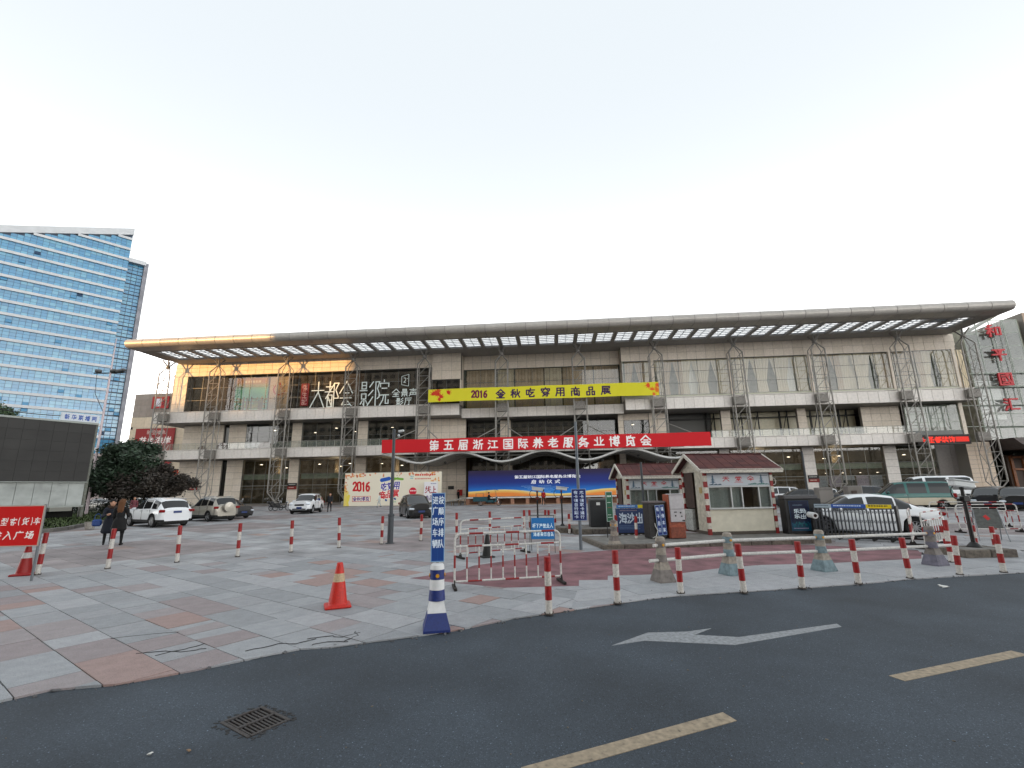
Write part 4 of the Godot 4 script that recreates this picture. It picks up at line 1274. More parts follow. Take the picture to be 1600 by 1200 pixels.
func make_hoardings():
	var r := RandomNumberGenerator.new()
	r.seed = 8
	# autumn goods fair hoarding
	var im := blank(1200, 400, Color(0.9, 0.87, 0.79))
	for k in 9:
		dab(im, Vector2(r.randf_range(-10, 60), r.randf_range(190, 410)), Vector2(r.randf_range(0, 60), r.randf_range(200, 400)), r.randf_range(20, 50), Color(0.9, 0.82, r.randf_range(0.3, 0.5)))
	poster_leaves(im, r, Rect2(0, 0, 260, 56), 26)
	poster_leaves(im, r, Rect2(0, 60, 44, 180), 12)
	poster_leaves(im, r, Rect2(260, 0, 500, 40), 12)
	poster_leaves(im, r, Rect2(800, 0, 380, 50), 18)
	poster_leaves(im, r, Rect2(1040, 60, 140, 80), 9)
	var red := Color(0.76, 0.05, 0.09)
	write(im, "2016", Vector2(105, 112), Vector2(54, 106), Vector2(53, 0), red, 22, -0.05)
	for q in [[104, 282, 332, 350]]:
		im.fill_rect(Rect2i(q[0], q[1], q[2] - q[0], q[3] - q[1]), red)
		im.fill_rect(Rect2i(q[0] + 5, q[1] + 5, q[2] - q[0] - 10, q[3] - q[1] - 10), Color(0.93, 0.9, 0.83))
	write(im, "金秋博览", Vector2(112, 292), Vector2(46, 46), Vector2(52, 0), Color(0.35, 0.18, 0.5), 6)
	dab(im, Vector2(462, 92), Vector2(550, 74), 46, Color(0.08, 0.32, 0.68))
	dab(im, Vector2(600, 72), Vector2(720, 84), 26, Color(0.45, 0.66, 0.22))
	dab(im, Vector2(600, 100), Vector2(660, 66), 16, Color(0.45, 0.66, 0.22))
	write(im, "吃穿用", Vector2(452, 126), Vector2(70, 86), Vector2(79, -6), Color(0.96, 0.95, 0.92), 24, 0.1)
	write(im, "吃穿用", Vector2(452, 126), Vector2(70, 86), Vector2(79, -6), Color(0.26, 0.2, 0.6), 12, 0.1)
	write(im, "商品展", Vector2(432, 226), Vector2(74, 86), Vector2(82, -8), Color(0.96, 0.95, 0.92), 24, 0.1)
	write(im, "商品展", Vector2(432, 226), Vector2(74, 86), Vector2(82, -8), Color(0.8, 0.1, 0.14), 13, 0.1)
	dab(im, Vector2(520, 330), Vector2(526, 338), 22, Color(0.12, 0.3, 0.55))
	dab(im, Vector2(630, 316), Vector2(636, 324), 22, Color(0.12, 0.3, 0.55))
	small_print(im, Rect2(590, 352, 70, 18), 1, Color(0.2, 0.6, 0.4), 5)
	dab(im, Vector2(850, 232), Vector2(850, 232.5), 92, Color(0.8, 0.08, 0.2))
	small_print(im, Rect2(818, 218, 66, 28), 1, Color(0.96, 0.9, 0.9), 6)
	small_print(im, Rect2(872, 24, 270, 40), 1, Color(0.8, 0.25, 0.2), 7)
	small_print(im, Rect2(872, 76, 230, 24), 1, Color(0.8, 0.35, 0.28), 8)
	small_print(im, Rect2(812, 44, 46, 50), 2, Color(0.35, 0.68, 0.75), 9)
	var t := hall_thing("fair_hoarding", "cream event hoarding with red 2016, fruit leaves and bold lettering left of the entrance", "hoarding", Vector3(-14.75, 0.02, 8.0))
	box1(t, "panel", Vector3(0, 2.1, -0.12), Vector3(12.7, 4.15, 0.2), M("hoarding_back", Color(0.6, 0.58, 0.54), 0.7), 0.01)
	board(t, "print", 12.64, 4.1, im, Vector3(0, 2.1, -0.01))
	im = blank(256, 300, Color(0.9, 0.89, 0.9))
	write(im, "线上", Vector2(24, 60), Vector2(96, 106), Vector2(110, 0), Color(0.6, 0.08, 0.16), 14)
	write(im, "商品展", Vector2(30, 200), Vector2(58, 70), Vector2(68, 0), Color(0.3, 0.2, 0.45), 8)
	small_print(im, Rect2(126, 18, 100, 24), 1, Color(0.4, 0.45, 0.6), 10)
	t = hall_thing("white_notice", "white notice board with two dark red characters in front of the cream hoarding", "sign", Vector3(-9.55, 0.02, 9.0))
	box1(t, "panel", Vector3(0, 1.65, -0.06), Vector3(1.75, 2.5, 0.1), M("notice_white", Color(0.85, 0.85, 0.86), 0.6), 0.02)
	board(t, "lettering", 1.68, 2.42, im, Vector3(0, 1.65, -0.005))
	for s in [-1, 1]:
		box1(t, "leg", Vector3(0.7 * s, 0.25, -0.06), Vector3(0.08, 0.5, 0.08), M("notice_leg", Color(0.5, 0.5, 0.5), 0.5))
	# opening ceremony backdrop above its stage
	im = blank(1400, 320, Color.BLACK)
	for y in 320:
		var v := y / 319.0
		var c := Color(0.12, 0.05, 0.24).lerp(Color(0.04, 0.13, 0.46), smoothstep(0.0, 0.38, v)).lerp(Color(0.02, 0.45, 0.78), smoothstep(0.38, 0.85, v))
		im.fill_rect(Rect2i(0, y, 1400, 1), c)
	for x in 1400:
		var dune := 262.0 - 26.0 * exp(-pow((x - 330) / 260.0, 2)) + 34.0 * exp(-pow((x - 860) / 260.0, 2)) - 24.0 * exp(-pow((x - 1330) / 240.0, 2))
		for y in range(int(dune), 320):
			var k := clampf((y - dune) / 46.0, 0, 1)
			im.set_pixel(x, y, Color(0.9, 0.84, 0.5).lerp(Color(0.86, 0.5, 0.2), k))
	write(im, "第五届浙江国际养老服务业博览会", Vector2(440, 66), Vector2(36, 36), Vector2(41, 0), Color(0.95, 0.95, 0.97), 6)
	write(im, "启动仪式", Vector2(595, 124), Vector2(44, 44), Vector2(74, 0), Color(0.95, 0.95, 0.97), 7)
	for k in 6:
		small_print(im, Rect2(500 + 30 * (k % 3), 196 + k * 17, 130, 9), 1, Color(0.62, 0.78, 0.92), 40 + k)
		small_print(im, Rect2(660 + 20 * (k % 2), 196 + k * 17, 150, 9), 1, Color(0.62, 0.78, 0.92), 50 + k)
	t = hall_thing("ceremony_backdrop", "wide blue and purple stage backdrop with golden dunes and small white lettering at the entrance", "backdrop", Vector3(4.25, 0.95, 7.2))
	box1(t, "panel", Vector3(0, 1.63, -0.13), Vector3(18.9, 3.26, 0.2), M("backdrop_back", Color(0.2, 0.2, 0.25), 0.7), 0.01)
	board(t, "print", 18.84, 3.2, im, Vector3(0, 1.63, -0.02))
	t = hall_thing("stage", "low stage with a white edge and timber skirt below the blue backdrop", "stage", Vector3(4.25, 0, 8.6))
	box1(t, "deck", Vector3(0, 0.86, -0.6), Vector3(18.9, 0.14, 2.4), M("stage_white", Color(0.8, 0.79, 0.77), 0.6), 0.02)
	box1(t, "back_board", Vector3(0, 0.4, -1.75), Vector3(18.7, 0.76, 0.05), M("stage_post", Color(0.62, 0.45, 0.36)))
	var post := MB.new()
	post.box(Vector3.ZERO, Vector3(0.42, 0.8, 0.3), 0.02)
	var pm := post.mesh()
	for k in 11:
		put("post", pm, M("stage_post", Color(0.62, 0.45, 0.36), 0.75, 0, "cloud", 0.6), t, Vector3(-9.2 + k * 1.84, 0.4, 0.3))
	box1(t, "floor_rail", Vector3(0, 0.05, 0.33), Vector3(18.8, 0.1, 0.3), M("stage_rail", Color(0.6, 0.5, 0.42), 0.75), 0.01)
	t = hall_thing("loading_ramp", "pale sloping ramp leading up to the left end of the stage", "ramp", Vector3(-6.9, 0, 9.0))
	var b := MB.new()
	b.prism(PackedVector2Array([Vector2(-3.2, 0.03), Vector2(1.9, 0.86), Vector2(1.9, 0.96), Vector2(-3.2, 0.15)]), -0.9, 0.7)
	put("deck", b, M("ramp_pale", Color(0.7, 0.69, 0.66), 0.6, 0, "blotch", 0.5), t)
	b = MB.new()
	for q in [[0.1, 0.5], [1.0, 0.62], [1.7, 0.75]]:
		for z in [-0.7, 0.5]:
			b.box(Vector3(q[0], q[1] / 2, z), Vector3(0.08, q[1], 0.08))
	put("trestles", b, M("trestle", Color(0.5, 0.42, 0.32), 0.7), t)

func make_tower():
	var dir := Vector3(0.66736, 0, -0.74474)
	var t := thing("glass_tower", "tall blue glass office tower with white floor bands and a sloping roofline", "building", Vector3(-123.96, 0, -140.64), -atan2(dir.z, dir.x))
	# local x runs along the face towards the right, local z out of it
	var r := RandomNumberGenerator.new()
	r.seed = 4
	var frame := M("tower_frame", Color(0.3, 0.4, 0.47), 0.4, 0.2)
	var white := M("tower_white", Color(0.8, 0.81, 0.82), 0.6, 0, "soft", 0.1)
	var gray := M("tower_gray", Color(0.6, 0.6, 0.63), 0.7, 0, "cloud", 0.06)
	var blues := []
	for c in [Color(0.27, 0.53, 0.69), Color(0.3, 0.56, 0.71), Color(0.34, 0.59, 0.72), Color(0.28, 0.52, 0.67), Color(0.39, 0.62, 0.73), Color(0.31, 0.55, 0.69)]:
		var m := M("tower_pane_%d" % blues.size(), c, 0.06, 0.0)
		m.metallic_specular = 0.7
		blues.append(m)
	var open := M("tower_open_pane", Color(0.12, 0.22, 0.33), 0.1)
	open.metallic_specular = 0.5
	var b := MB.new()
	b.prism(PackedVector2Array([Vector2(-60, -1), Vector2(-0.05, -1), Vector2(-0.05, 85.6), Vector2(-60, 63.0)]), -26.0, -0.25)
	put("tower_core", b, M("tower_core", Color(0.16, 0.24, 0.32), 0.4), t)
	b = MB.new()
	b.box(Vector3(2.1, 37.4, -13.4), Vector3(4.2, 76.8, 24.0))
	put("rear_core", b, M("tower_core", Color(0.16, 0.24, 0.32), 0.4), t)
	b = MB.new()
	b.box(Vector3(4.75, 38.0, -13.0), Vector3(1.1, 78.0, 25.6))
	put("edge_wall", b, gray, t)
	b = MB.new()
	b.prism(PackedVector2Array([Vector2(-60, 62.0), Vector2(0.1, 85.5), Vector2(0.1, 87.7), Vector2(-60, 64.2)]), -26.2, 0.35)
	put("parapet", b, white, t)
	b = MB.new()
	b.box(Vector3(2.2, 76.6, -11.8), Vector3(4.6, 1.3, 24.6), 0.0)
	put("rear_parapet", b, white, t)
	# floor bands
	var w := 1.32
	var band := MB.new()
	for k in 25:
		var y := 80.17 + 3.6 - k * 3.6
		var x0 := -46.0
		if y > 62.0 + 17.8 * 0.0:
			x0 = maxf(-46.0, (y - 85.2) / 0.391)
		if x0 > -1.0: continue
		var l := -x0
		var bb := MB.new()
		bb.box(Vector3(x0 / 2.0, y, 0.12), Vector3(l, 0.76, 0.5), 0.0)
		put("floor_band", bb, white, t)
	# panes: three to a storey
	var pm := MB.new()
	pm.box(Vector3.ZERO, Vector3(w - 0.07, 0.93, 0.08))
	var pane := pm.mesh()
	var mm := []
	for i in blues.size(): mm.append([])
	var front := []
	for k in range(-1, 24):
		for i in range(-35, 0):
			for s in 3:
				var y := 80.17 - k * 3.6 - 3.6 + 0.31 + 0.5 + s * 0.985
				var x := (i + 0.5) * w
				if y + 0.5 > 85.4 + x * 0.391 or y < 6.0: continue
				front.append(Vector3(x, y, -0.12 - (0.0 if r.randf() > 0.3 else 0.03)))
	for k in range(0, 24):
		for i in 3:
			for s in 3:
				var y := 76.0 - k * 3.6 - 3.3 + 0.5 + s * 1.13
				if y < 8.0: continue
				front.append(Vector3(0.72 + i * 1.38, y, -1.25))
	# opened casements, built one by one
	var win := MB.new()
	win.box(Vector3(0, -0.02, 0.18), Vector3(w - 0.1, 0.94, 0.05), 0.0, Basis(Vector3.RIGHT, -0.36))
	var wm := win.mesh()
	var count := 0
	for p in front:
		if r.randf() < 0.028 and p.x > -46:
			put("casement", wm, open if r.randf() < 0.35 else blues[3], t, p + Vector3(0, 0, 0.06))
	front.sort_custom(func(a, c): return a.y < c.y)
	for p in front:
		var m := r.randi_range(0, blues.size() - 1)
		if count < 280 and p.x > -30:
			put("pane", pane, blues[m], t, p)
			count += 1
		else:
			mm[m].append(p)
	for m in blues.size():
		var multi := MultiMesh.new()
		multi.transform_format = MultiMesh.TRANSFORM_3D
		multi.mesh = pane
		multi.instance_count = mm[m].size()
		for i in mm[m].size():
			multi.set_instance_transform(i, Transform3D(Basis(), mm[m][i]))
		var o := MultiMeshInstance3D.new()
		o.multimesh = multi
		o.material_override = blues[m]
		o.name = within(t, "upper_panes")
		o.set_meta("kind", "stuff")
		t.add_child(o, true)

func sign_board(called: String, label: String, at: Vector3, w: float, h: float, im: Image, rim: Color) -> Node3D:
	var t := hall_thing(called, label, "sign", at)
	box1(t, "panel", Vector3(0, h / 2, -0.08), Vector3(w + 0.1, h + 0.1, 0.14), M("rim_" + called, rim, 0.6), 0.02)
	board(t, "lettering", w, h, im, Vector3(0, h / 2, 0.0))
	return t

func arches(im: Image, c: Vector2, s: float, w: float, col: Color):
	for k in [-1, 1]:
		var last := Vector2.ZERO
		for i in 13:
			var a := PI * i / 12.0
			var p := c + Vector2(k * s * 0.5 + cos(a) * s * 0.5, -sin(a) * s * 1.05 + s * 0.9)
			if i > 0: dab(im, last, p, w, col)
			last = p
		for e in [-1, 1]:
			var x: float = c.x + k * s * 0.5 + e * s * 0.56
			dab(im, Vector2(x, c.y + s * 0.9), Vector2(x + (e if k == e else 0) * s * 0.08, c.y + s * 1.5), w, col)

func make_neighbours():
	var r := RandomNumberGenerator.new()
	r.seed = 21
	# shop building behind the left end of the hall
	var t := hall_thing("shop_building", "cream clad shop building with a grey top behind the left end of the hall", "building", Vector3(-76.0, 0, -27.0))
	var cream := [M("cream_a", Color(0.86, 0.79, 0.69), 0.6, 0, "soft", 0.2), M("cream_b", Color(0.88, 0.81, 0.71), 0.6, 0, "soft", 0.25)]
	var grayp := [M("gray_clad_a", Color(0.6, 0.55, 0.51), 0.6, 0, "soft", 0.2), M("gray_clad_b", Color(0.62, 0.57, 0.53), 0.6, 0, "soft", 0.2)]
	clad(t, "gray_panel", -9.8, 22.0, 18.4, 23.6, 0.0, 1.7, 1.3, grayp, r, 14.0)
	clad(t, "cream_panel", -9.8, 22.0, -0.2, 18.38, 0.06, 3.2, 2.3, cream, r, 14.0)
	var b := MB.new()
	b.box(Vector3.ZERO, Vector3(0.5, 0.5, 0.12), 0.02)
	var sq := b.mesh()
	for k in 9:
		put("square_lamp", sq, M("square_dark", Color(0.1, 0.1, 0.1), 0.5), t, Vector3(-8.2 + k * 1.15, 6.9, 0.12))
	for y in [16.0, 13.2, 10.3, 8.6]:
		put("square_lamp", sq, M("square_dark", Color(0.1, 0.1, 0.1), 0.5), t, Vector3(-9.4, y, 0.14))
	b = MB.new()
	b.box(Vector3(9.6, 11.6, 0.05), Vector3(1.6, 4.0, 0.2), 0.02)
	b.box(Vector3(8.2, 3.2, 0.05), Vector3(1.8, 6.2, 0.2), 0.02)
	put("window", b, M("shop_window", Color(0.08, 0.12, 0.11), 0.1), t)
	var im := blank(512, 448, Color(0.58, 0.08, 0.08))
	write(im, "时空漫色", Vector2(150, 24), Vector2(52, 48), Vector2(64, 0), Color(0.8, 0.74, 0.7), 6)
	write(im, "蓝色海岸", Vector2(50, 106), Vector2(92, 84), Vector2(108, 0), Color(0.95, 0.92, 0.9), 12, 0.18)
	write(im, "量贩KTV", Vector2(86, 218), Vector2(58, 56), Vector2(78, 0), Color(0.92, 0.88, 0.86), 8)
	small_print(im, Rect2(110, 298, 280, 40), 1, Color(0.85, 0.75, 0.7), 3)
	arches(im, Vector2(74, 356), 44, 11, Color(0.98, 0.72, 0.1))
	write(im, "麦当劳", Vector2(170, 362), Vector2(62, 62), Vector2(82, 0), Color(0.95, 0.92, 0.9), 8)
	sign_board("shop_billboard", "large red billboard with slanted white lettering and a small yellow mark on the cream building", Vector3(-79.5, 8.1, -26.6), 9.0, 7.7, im, Color(0.4, 0.06, 0.06))
	im = blank(256, 180, Color(0.66, 0.1, 0.1))
	im.fill_rect(Rect2i(62, 30, 80, 120), Color(0.85, 0.84, 0.88))
	write(im, "乐", Vector2(150, 30), Vector2(90, 110), Vector2.ZERO, Color(0.3, 0.05, 0.06), 14)
	sign_board("red_sign", "small red sign with a white square high on the grey top of the cream building", Vector3(-79.3, 20.2, -26.6), 3.9, 2.6, im, Color(0.4, 0.06, 0.06))
	im = blank(128, 160, Color(0.1, 0.07, 0.05))
	write(im, "口", Vector2(14, 10), Vector2(46, 50), Vector2.ZERO, Color(1, 0.5, 0.1), 9)
	write(im, "出", Vector2(66, 10), Vector2(46, 50), Vector2.ZERO, Color(1, 0.3, 0.1), 9)
	arches(im, Vector2(64, 84), 30, 10, Color(0.98, 0.72, 0.1))
	sign_board("doorway_sign", "small dark sign with orange characters and a yellow mark in the gap beside the hall", Vector3(-55.0, 3.4, -4.2), 2.0, 2.4, im, Color(0.1, 0.08, 0.06))
	# low pale building beyond the trees
	t = hall_thing("low_building", "low pale pink building glimpsed beyond the trees at the left", "building", Vector3(-100, 0, -40))
	clad(t, "wall_panel", -8.0, 10.0, -0.3, 12.0, 0.0, 3.0, 3.0, [M("pink_wall", Color(0.8, 0.74, 0.72), 0.7, 0, "cloud", 0.1)], r, 8.0)
	b = MB.new()
	for i in 5:
		for j in 3:
			b.box(Vector3(-6 + i * 3.4, 2.4 + j * 3.6, 0.05), Vector3(2.2, 1.8, 0.12), 0.0)
	put("window", b, M("shop_window", Color(0.08, 0.12, 0.11), 0.1), t)
	# glazed stair tower at the right end
	t = hall_thing("stair_tower", "glazed stair tower with pale green mullions at the right end of the hall", "building", Vector3(66.4, 0, -4.0))
	var green := M("mullion_green", Color(0.58, 0.61, 0.57), 0.45, 0.1, "soft", 0.4)
	var tg := glass("stair_glass", Color(0.5, 0.54, 0.52), 0.2, 0.6)
	panes(t, "pane", 0.0, 7.6, 7.2, 25.0, 0.0, 4, 9, tg, green, 0.11)
	b = MB.new()
	b.box(Vector3(3.8, 12.4, -5.4), Vector3(7.4, 25.0, 0.3))
	b.box(Vector3(7.7, 12.4, -2.8), Vector3(0.25, 25.2, 5.6))
	b.box(Vector3(-0.1, 12.4, -2.8), Vector3(0.25, 25.2, 5.6))
	put("inner_wall", b, M("stair_wall", Color(0.52, 0.52, 0.46), 0.8, 0, "cloud", 0.2), t)
	b = MB.new()
	for k in 5:
		b.box(Vector3(3.8, 7.4 + k * 3.9, -2.7), Vector3(7.2, 0.3, 5.0))
		b.box(Vector3(3.8, 9.2 + k * 3.9, -2.0), Vector3(6.6, 0.25, 1.6), 0.0, Basis(Vector3(0, 0, 1), 0.5))
	put("stair_flight", b, M("stair_slab", Color(0.45, 0.45, 0.4), 0.8), t)
	box1(t, "blind", Vector3(2.0, 13.2, -0.35), Vector3(3.0, 5.6, 0.05), M("blind_white", Color(0.82, 0.84, 0.82), 0.9, 0, "soft", 0.4))
	b = MB.new()
	for y in [9.4, 12.4, 15.0, 17.0]:
		b.tube(Vector3(-2.6, y, 0.35), Vector3(9.6, y - 0.15, 0.35), 0.07, -1, 6)
	for x in [3.9, 5.2]:
		b.tube(Vector3(x, 13.0, 0.3), Vector3(x, 24.6, 0.3), 0.05, -1, 6)
	put("bracket_rail", b, green, t)
	var red := M("letter_red", Color(0.72, 0.11, 0.15), 0.5)
	t = hall_thing("red_lettering", "four red characters one above another on the glazed stair tower", "sign", Vector3(69.2, 9.4, -3.4))
	for k in 4:
		b = MB.new()
		letter_mesh(b, "和平國汇"[k], Vector3(0.0, 14.75 - k * 3.6, 0), Vector2(1.7, 1.75), 0.22, 0.2)
		put("character", b, red, t)
	# stone pier, canopy and timber doors below it
	t = hall_thing("stone_entrance", "pale stone pier with a brown canopy over timber framed doors at the far right", "building", Vector3(61.5, 0, -1.6))
	var pale := [M("pier_stone_a", Color(0.95, 0.875, 0.79), 0.65, 0, "granite", 0.6), M("pier_stone_b", Color(0.965, 0.89, 0.81), 0.65, 0, "granite", 0.6)]
	clad(t, "stone_block", 0.0, 3.0, 0.0, 7.1, 0.0, 1.15, 0.6, pale, r, 2.4)
	b = MB.new()
	b.prism(PackedVector2Array([Vector2(3.1, 7.3), Vector2(4.6, 5.9), Vector2(26.0, 5.9), Vector2(26.0, 7.9)]), -4.0, 3.4)
	put("canopy_roof", b, M("canopy_gray", Color(0.4, 0.36, 0.35), 0.6, 0, "cloud", 0.4), t)
	box1(t, "canopy_beam", Vector3(15.5, 5.5, 2.9), Vector3(20.0, 0.8, 0.7), M("canopy_brown", Color(0.36, 0.16, 0.11), 0.5, 0, "cloud", 0.5), 0.02)
	box1(t, "door_wall", Vector3(14.5, 2.6, -1.2), Vector3(18.0, 5.4, 0.4), M("door_wall", Color(0.24, 0.17, 0.13), 0.6))
	b = MB.new()
	for k in 9:
		b.box(Vector3(6.0 + k * 1.5, 2.6, -0.9), Vector3(0.34, 5.2, 0.24), 0.02)
	for y in [0.3, 3.4, 5.0]:
		b.box(Vector3(12.4, y, -0.88), Vector3(13.2, 0.28, 0.2), 0.02)
	put("door_frame", b, M("timber_orange", Color(0.56, 0.32, 0.15), 0.5, 0, "streak", 0.7), t)
	# the next building, at the edge of the frame
	t = hall_thing("corner_building", "plain beige building at the right edge behind the stair tower", "building", Vector3(75.0, 0, -6.0))
	clad(t, "wall_panel", 0.0, 40.0, 8.0, 26.0, 2.0, 2.6, 1.9, [M("corner_beige_a", Color(0.74, 0.65, 0.57), 0.7, 0, "soft", 0.1), M("corner_beige_b", Color(0.76, 0.67, 0.59), 0.7, 0, "soft", 0.1)], r, 20.0)
	box1(t, "base_wall", Vector3(20, 3.9, -8.2), Vector3(39.9, 8.1, 20.0), M("corner_base", Color(0.55, 0.48, 0.42), 0.7))
	b = MB.new()
	for q in [[1.4, 23.4], [2.6, 16.2]]:
		b.box(Vector3(q[0], q[1], 2.4), Vector3(1.1, 1.5, 0.8), 0.05)
	put("air_conditioner", b, M("ac_dark", Color(0.16, 0.16, 0.16), 0.5), t)

func make_blocks_behind():
	# unseen blocks behind the viewer, placed and sized to shape sunlight and reflections
	var wall := M("block_wall", Color(0.78, 0.73, 0.66), 0.8, 0, "soft", 0.05)
	var win := M("block_window", Color(0.1, 0.12, 0.14), 0.15)
	var list := [
		["shade_block", "broad beige office block behind the viewer, unseen, sized to shade the hall", -55.5, 164.0, 62.0, 151.0, 28.0],
		["low_shade_block", "low unseen block behind the viewer on the left, its height set to trim sunlight", -179.0, 192.0, 19.0, 94.0, 14.0],
		["shade_block", "tall unseen block far left behind the viewer, added to shade the glass tower", -313.0, 200.0, 100.0, 214.0, 30.0],
		["shop_row", "long low shop row across the road behind the viewer on the right", 150.0, 230.0, 20.0, 230.0, 20.0]]
	for k in 8:  # unseen trees added to let only part of the low sun through
		var p := hp(-188.0 + k * 6.4, 0, 174.0)
		tree("sun_thinning_tree", "unseen tree added behind the viewer to thin the sun, number %s from the left" % ["one", "two", "three", "four", "five", "six", "seven", "eight"][k], p, 25.0, [[0, 21.5, 0, 3.4], [2.2, 19.5, 0.5, 3.0], [-2.0, 19.0, -0.5, 3.2], [0.4, 17.0, 0, 3.4]], 0.4, Color(0.05, 0.06, 0.03), 300 + k, 300)
	for q in list:
		var t := hall_thing(q[0], q[1], "building", Vector3(q[2], 0, q[3]))
		var b := MB.new()
		b.box(Vector3(0, q[4] / 2, 0), Vector3(q[5], q[4], q[6]))
		put("wall", b, wall, t)
		b = MB.new()
		var y := 3.0
		while y < q[4] - 3.0:
			var x: float = -q[5] / 2 + 3.0
			while x < q[5] / 2 - 3.0:
				b.box(Vector3(x, y, -q[6] / 2 - 0.02), Vector3(2.4, 1.9, 0.1))
				x += 4.0
			y += 3.6
		put("windows", b, win, t).set_meta("kind", "stuff")
		b = MB.new()
		b.box(Vector3(0, q[4] + 0.4, 0), Vector3(q[5] + 0.6, 0.8, q[6] + 0.6))
		put("parapet", b, wall, t)

func make_screen():
	var dir := Vector3(0.49, 0, -0.8717)
	var t := thing("video_screen", "huge dark outdoor video screen with a white panelled skirt on a lawn", "screen", Vector3(-35.85, 0, -40.62), -atan2(dir.z, dir.x))
	var frame := M("screen_frame", Color(0.62, 0.64, 0.62), 0.5, 0.1, "soft", 0.5)
	box1(t, "display_case", Vector3(-6.5, 5.43, -0.52), Vector3(12.6, 4.85, 0.9), M("display_case", Color(0.2, 0.2, 0.2), 0.7), 0.03)
	var b := MB.new()
	b.box(Vector3.ZERO, Vector3(0.892, 0.798, 0.04), 0.004)
	var module := b.mesh()
	for i in 14:
		for j in 6:
			put("display_module", module, M("display_gray_%d" % ((i * 3 + j * 5) % 3), [Color(0.225, 0.22, 0.215), Color(0.235, 0.23, 0.225), Color(0.218, 0.213, 0.208)][(i * 3 + j * 5) % 3], 0.7, 0, "streak", 0.12), t, Vector3(-0.2 - 0.45 - i * 0.9, 3.02 + 0.403 + j * 0.806, -0.06))
	b = MB.new()
	b.box(Vector3.ZERO, Vector3(1.02, 1.86, 0.5), 0.01)
	var pm := b.mesh()
	for k in 12:
		put("skirt_panel", pm, M("skirt_white", Color(0.74, 0.76, 0.75), 0.6, 0, "streak", 0.25), t, Vector3(-0.75 - k * 1.04, 2.06, -0.45))
	b = MB.new()
	b.box(Vector3(-6.5, 7.92, -0.48), Vector3(12.9, 0.16, 1.0), 0.02)
	b.box(Vector3(-6.5, 1.06, -0.46), Vector3(12.8, 0.14, 0.7), 0.02)
	b.box(Vector3(-6.5, 3.0, -0.44), Vector3(12.7, 0.08, 0.9), 0.02)
	put("frame", b, frame, t)
	for x in [-0.08, -6.2, -12.6]:
		box1(t, "leg", Vector3(x, 3.95, -0.55), Vector3(0.24, 7.9, 0.5), M("leg_gray", Color(0.46, 0.5, 0.48), 0.5, 0.1, "rust", 0.4), 0.02)
	b = MB.new()
	b.box(Vector3(-6.4, 0.5, -1.2), Vector3(12.0, 0.95, 0.3))
	put("base_wall", b, M("screen_base", Color(0.1, 0.1, 0.09), 0.9), t)
	box1(t, "equipment_box", Vector3(-1.6, 0.85, -0.1), Vector3(1.4, 0.32, 0.5), M("equip", Color(0.5, 0.5, 0.47), 0.5), 0.02)
	var im := blank(512, 92, Color(0.8, 0.83, 0.86))
	write(im, "新华联播网", Vector2(44, 18), Vector2(58, 56), Vector2(92, 0), Color(0.16, 0.3, 0.62), 9)
	var s := thing("screen_sign", "white sign with blue characters standing on top of the video screen", "sign", t.transform * Vector3(-1.35, 8.0, 0.0), t.rotation.y)
	box1(s, "panel", Vector3(0, 0.33, -0.06), Vector3(2.55, 0.66, 0.1), M("sign_white", Color(0.8, 0.83, 0.86), 0.6), 0.01)
	board(s, "lettering", 2.5, 0.62, im, Vector3(0, 0.33, -0.005))
	# cable slung along the top
	b = MB.new()
	var pts := []
	for k in 13:
		var x := lerpf(-9.0, -0.4, k / 12.0)
		pts.append(Vector3(x, 8.75 - 0.35 * sin(k / 12.0 * 3.0) - k * 0.012, -0.2))
	b.pipe(pts, 0.035, 6)
	put("cable", b, M("cable_black", Color(0.06, 0.06, 0.06), 0.6), t)
	# flood light mast behind it
	t = thing("floodlight_mast", "tall thin pale mast with a pair of floodlights behind the video screen", "lamp post", Vector3(-41.2, 0, -46.9))
	b = MB.new()
	b.tube(Vector3.ZERO, Vector3(0, 14.3, 0), 0.13, 0.085, 10)
	b.tube(Vector3(0, 14.3, 0), Vector3(0, 17.9, 0), 0.07, 0.03, 8)
	put("mast", b, M("mast_pale", Color(0.8, 0.74, 0.76), 0.45, 0.2), t)
	b = MB.new()
	b.tube(Vector3(-1.7, 14.15, 0), Vector3(1.6, 14.15, 0), 0.06, -1, 6)
	b.tube(Vector3(-1.2, 12.0, 0), Vector3(0, 10.0, 0), 0.03, -1, 6)
	b.tube(Vector3(-1.4, 14.1, 0), Vector3(-1.2, 12.0, 0), 0.02, -1, 6)
	put("bracket", b, M("bracket_dark", Color(0.2, 0.2, 0.2), 0.5), t)
	for q in [[-1.2, 0.6], [1.1, 0.95], [0.35, 0.6]]:
		b = MB.new()
		b.box(Vector3(q[0], 14.35, 0.1), Vector3(q[1], 0.34, 0.4), 0.1, Basis(Vector3(0, 0, 1), 0.2 if q[0] > 0 else -0.1))
		put("floodlight", b, M("flood_dark", Color(0.3, 0.31, 0.32), 0.4), t)

func leaf_cloud(b: MB, c: Vector3, s: Vector3, n: int, size: float, col: Color, r: RandomNumberGenerator):
	for k in n:
		var p := c + Vector3(r.randfn(), r.randfn(), r.randfn()) * s * 0.5
		var x := Vector3(r.randfn(), r.randfn() * 0.5, r.randfn()).normalized()
		var y := x.cross(Vector3(r.randfn(), r.randfn(), r.randfn())).normalized()
		var z := size * r.randf_range(0.6, 1.3)
		var g := r.randf_range(0.6, 1.35)
		b.paint(Color(col.r * g, col.g * g, col.b * g))
		var n1 := x.cross(y).normalized()
		b.tri(p - x * z, p + y * z * 0.45, p + x * z, n1, n1, n1)
		b.tri(p - x * z, p - y * z * 0.45, p + x * z, n1, n1, n1)

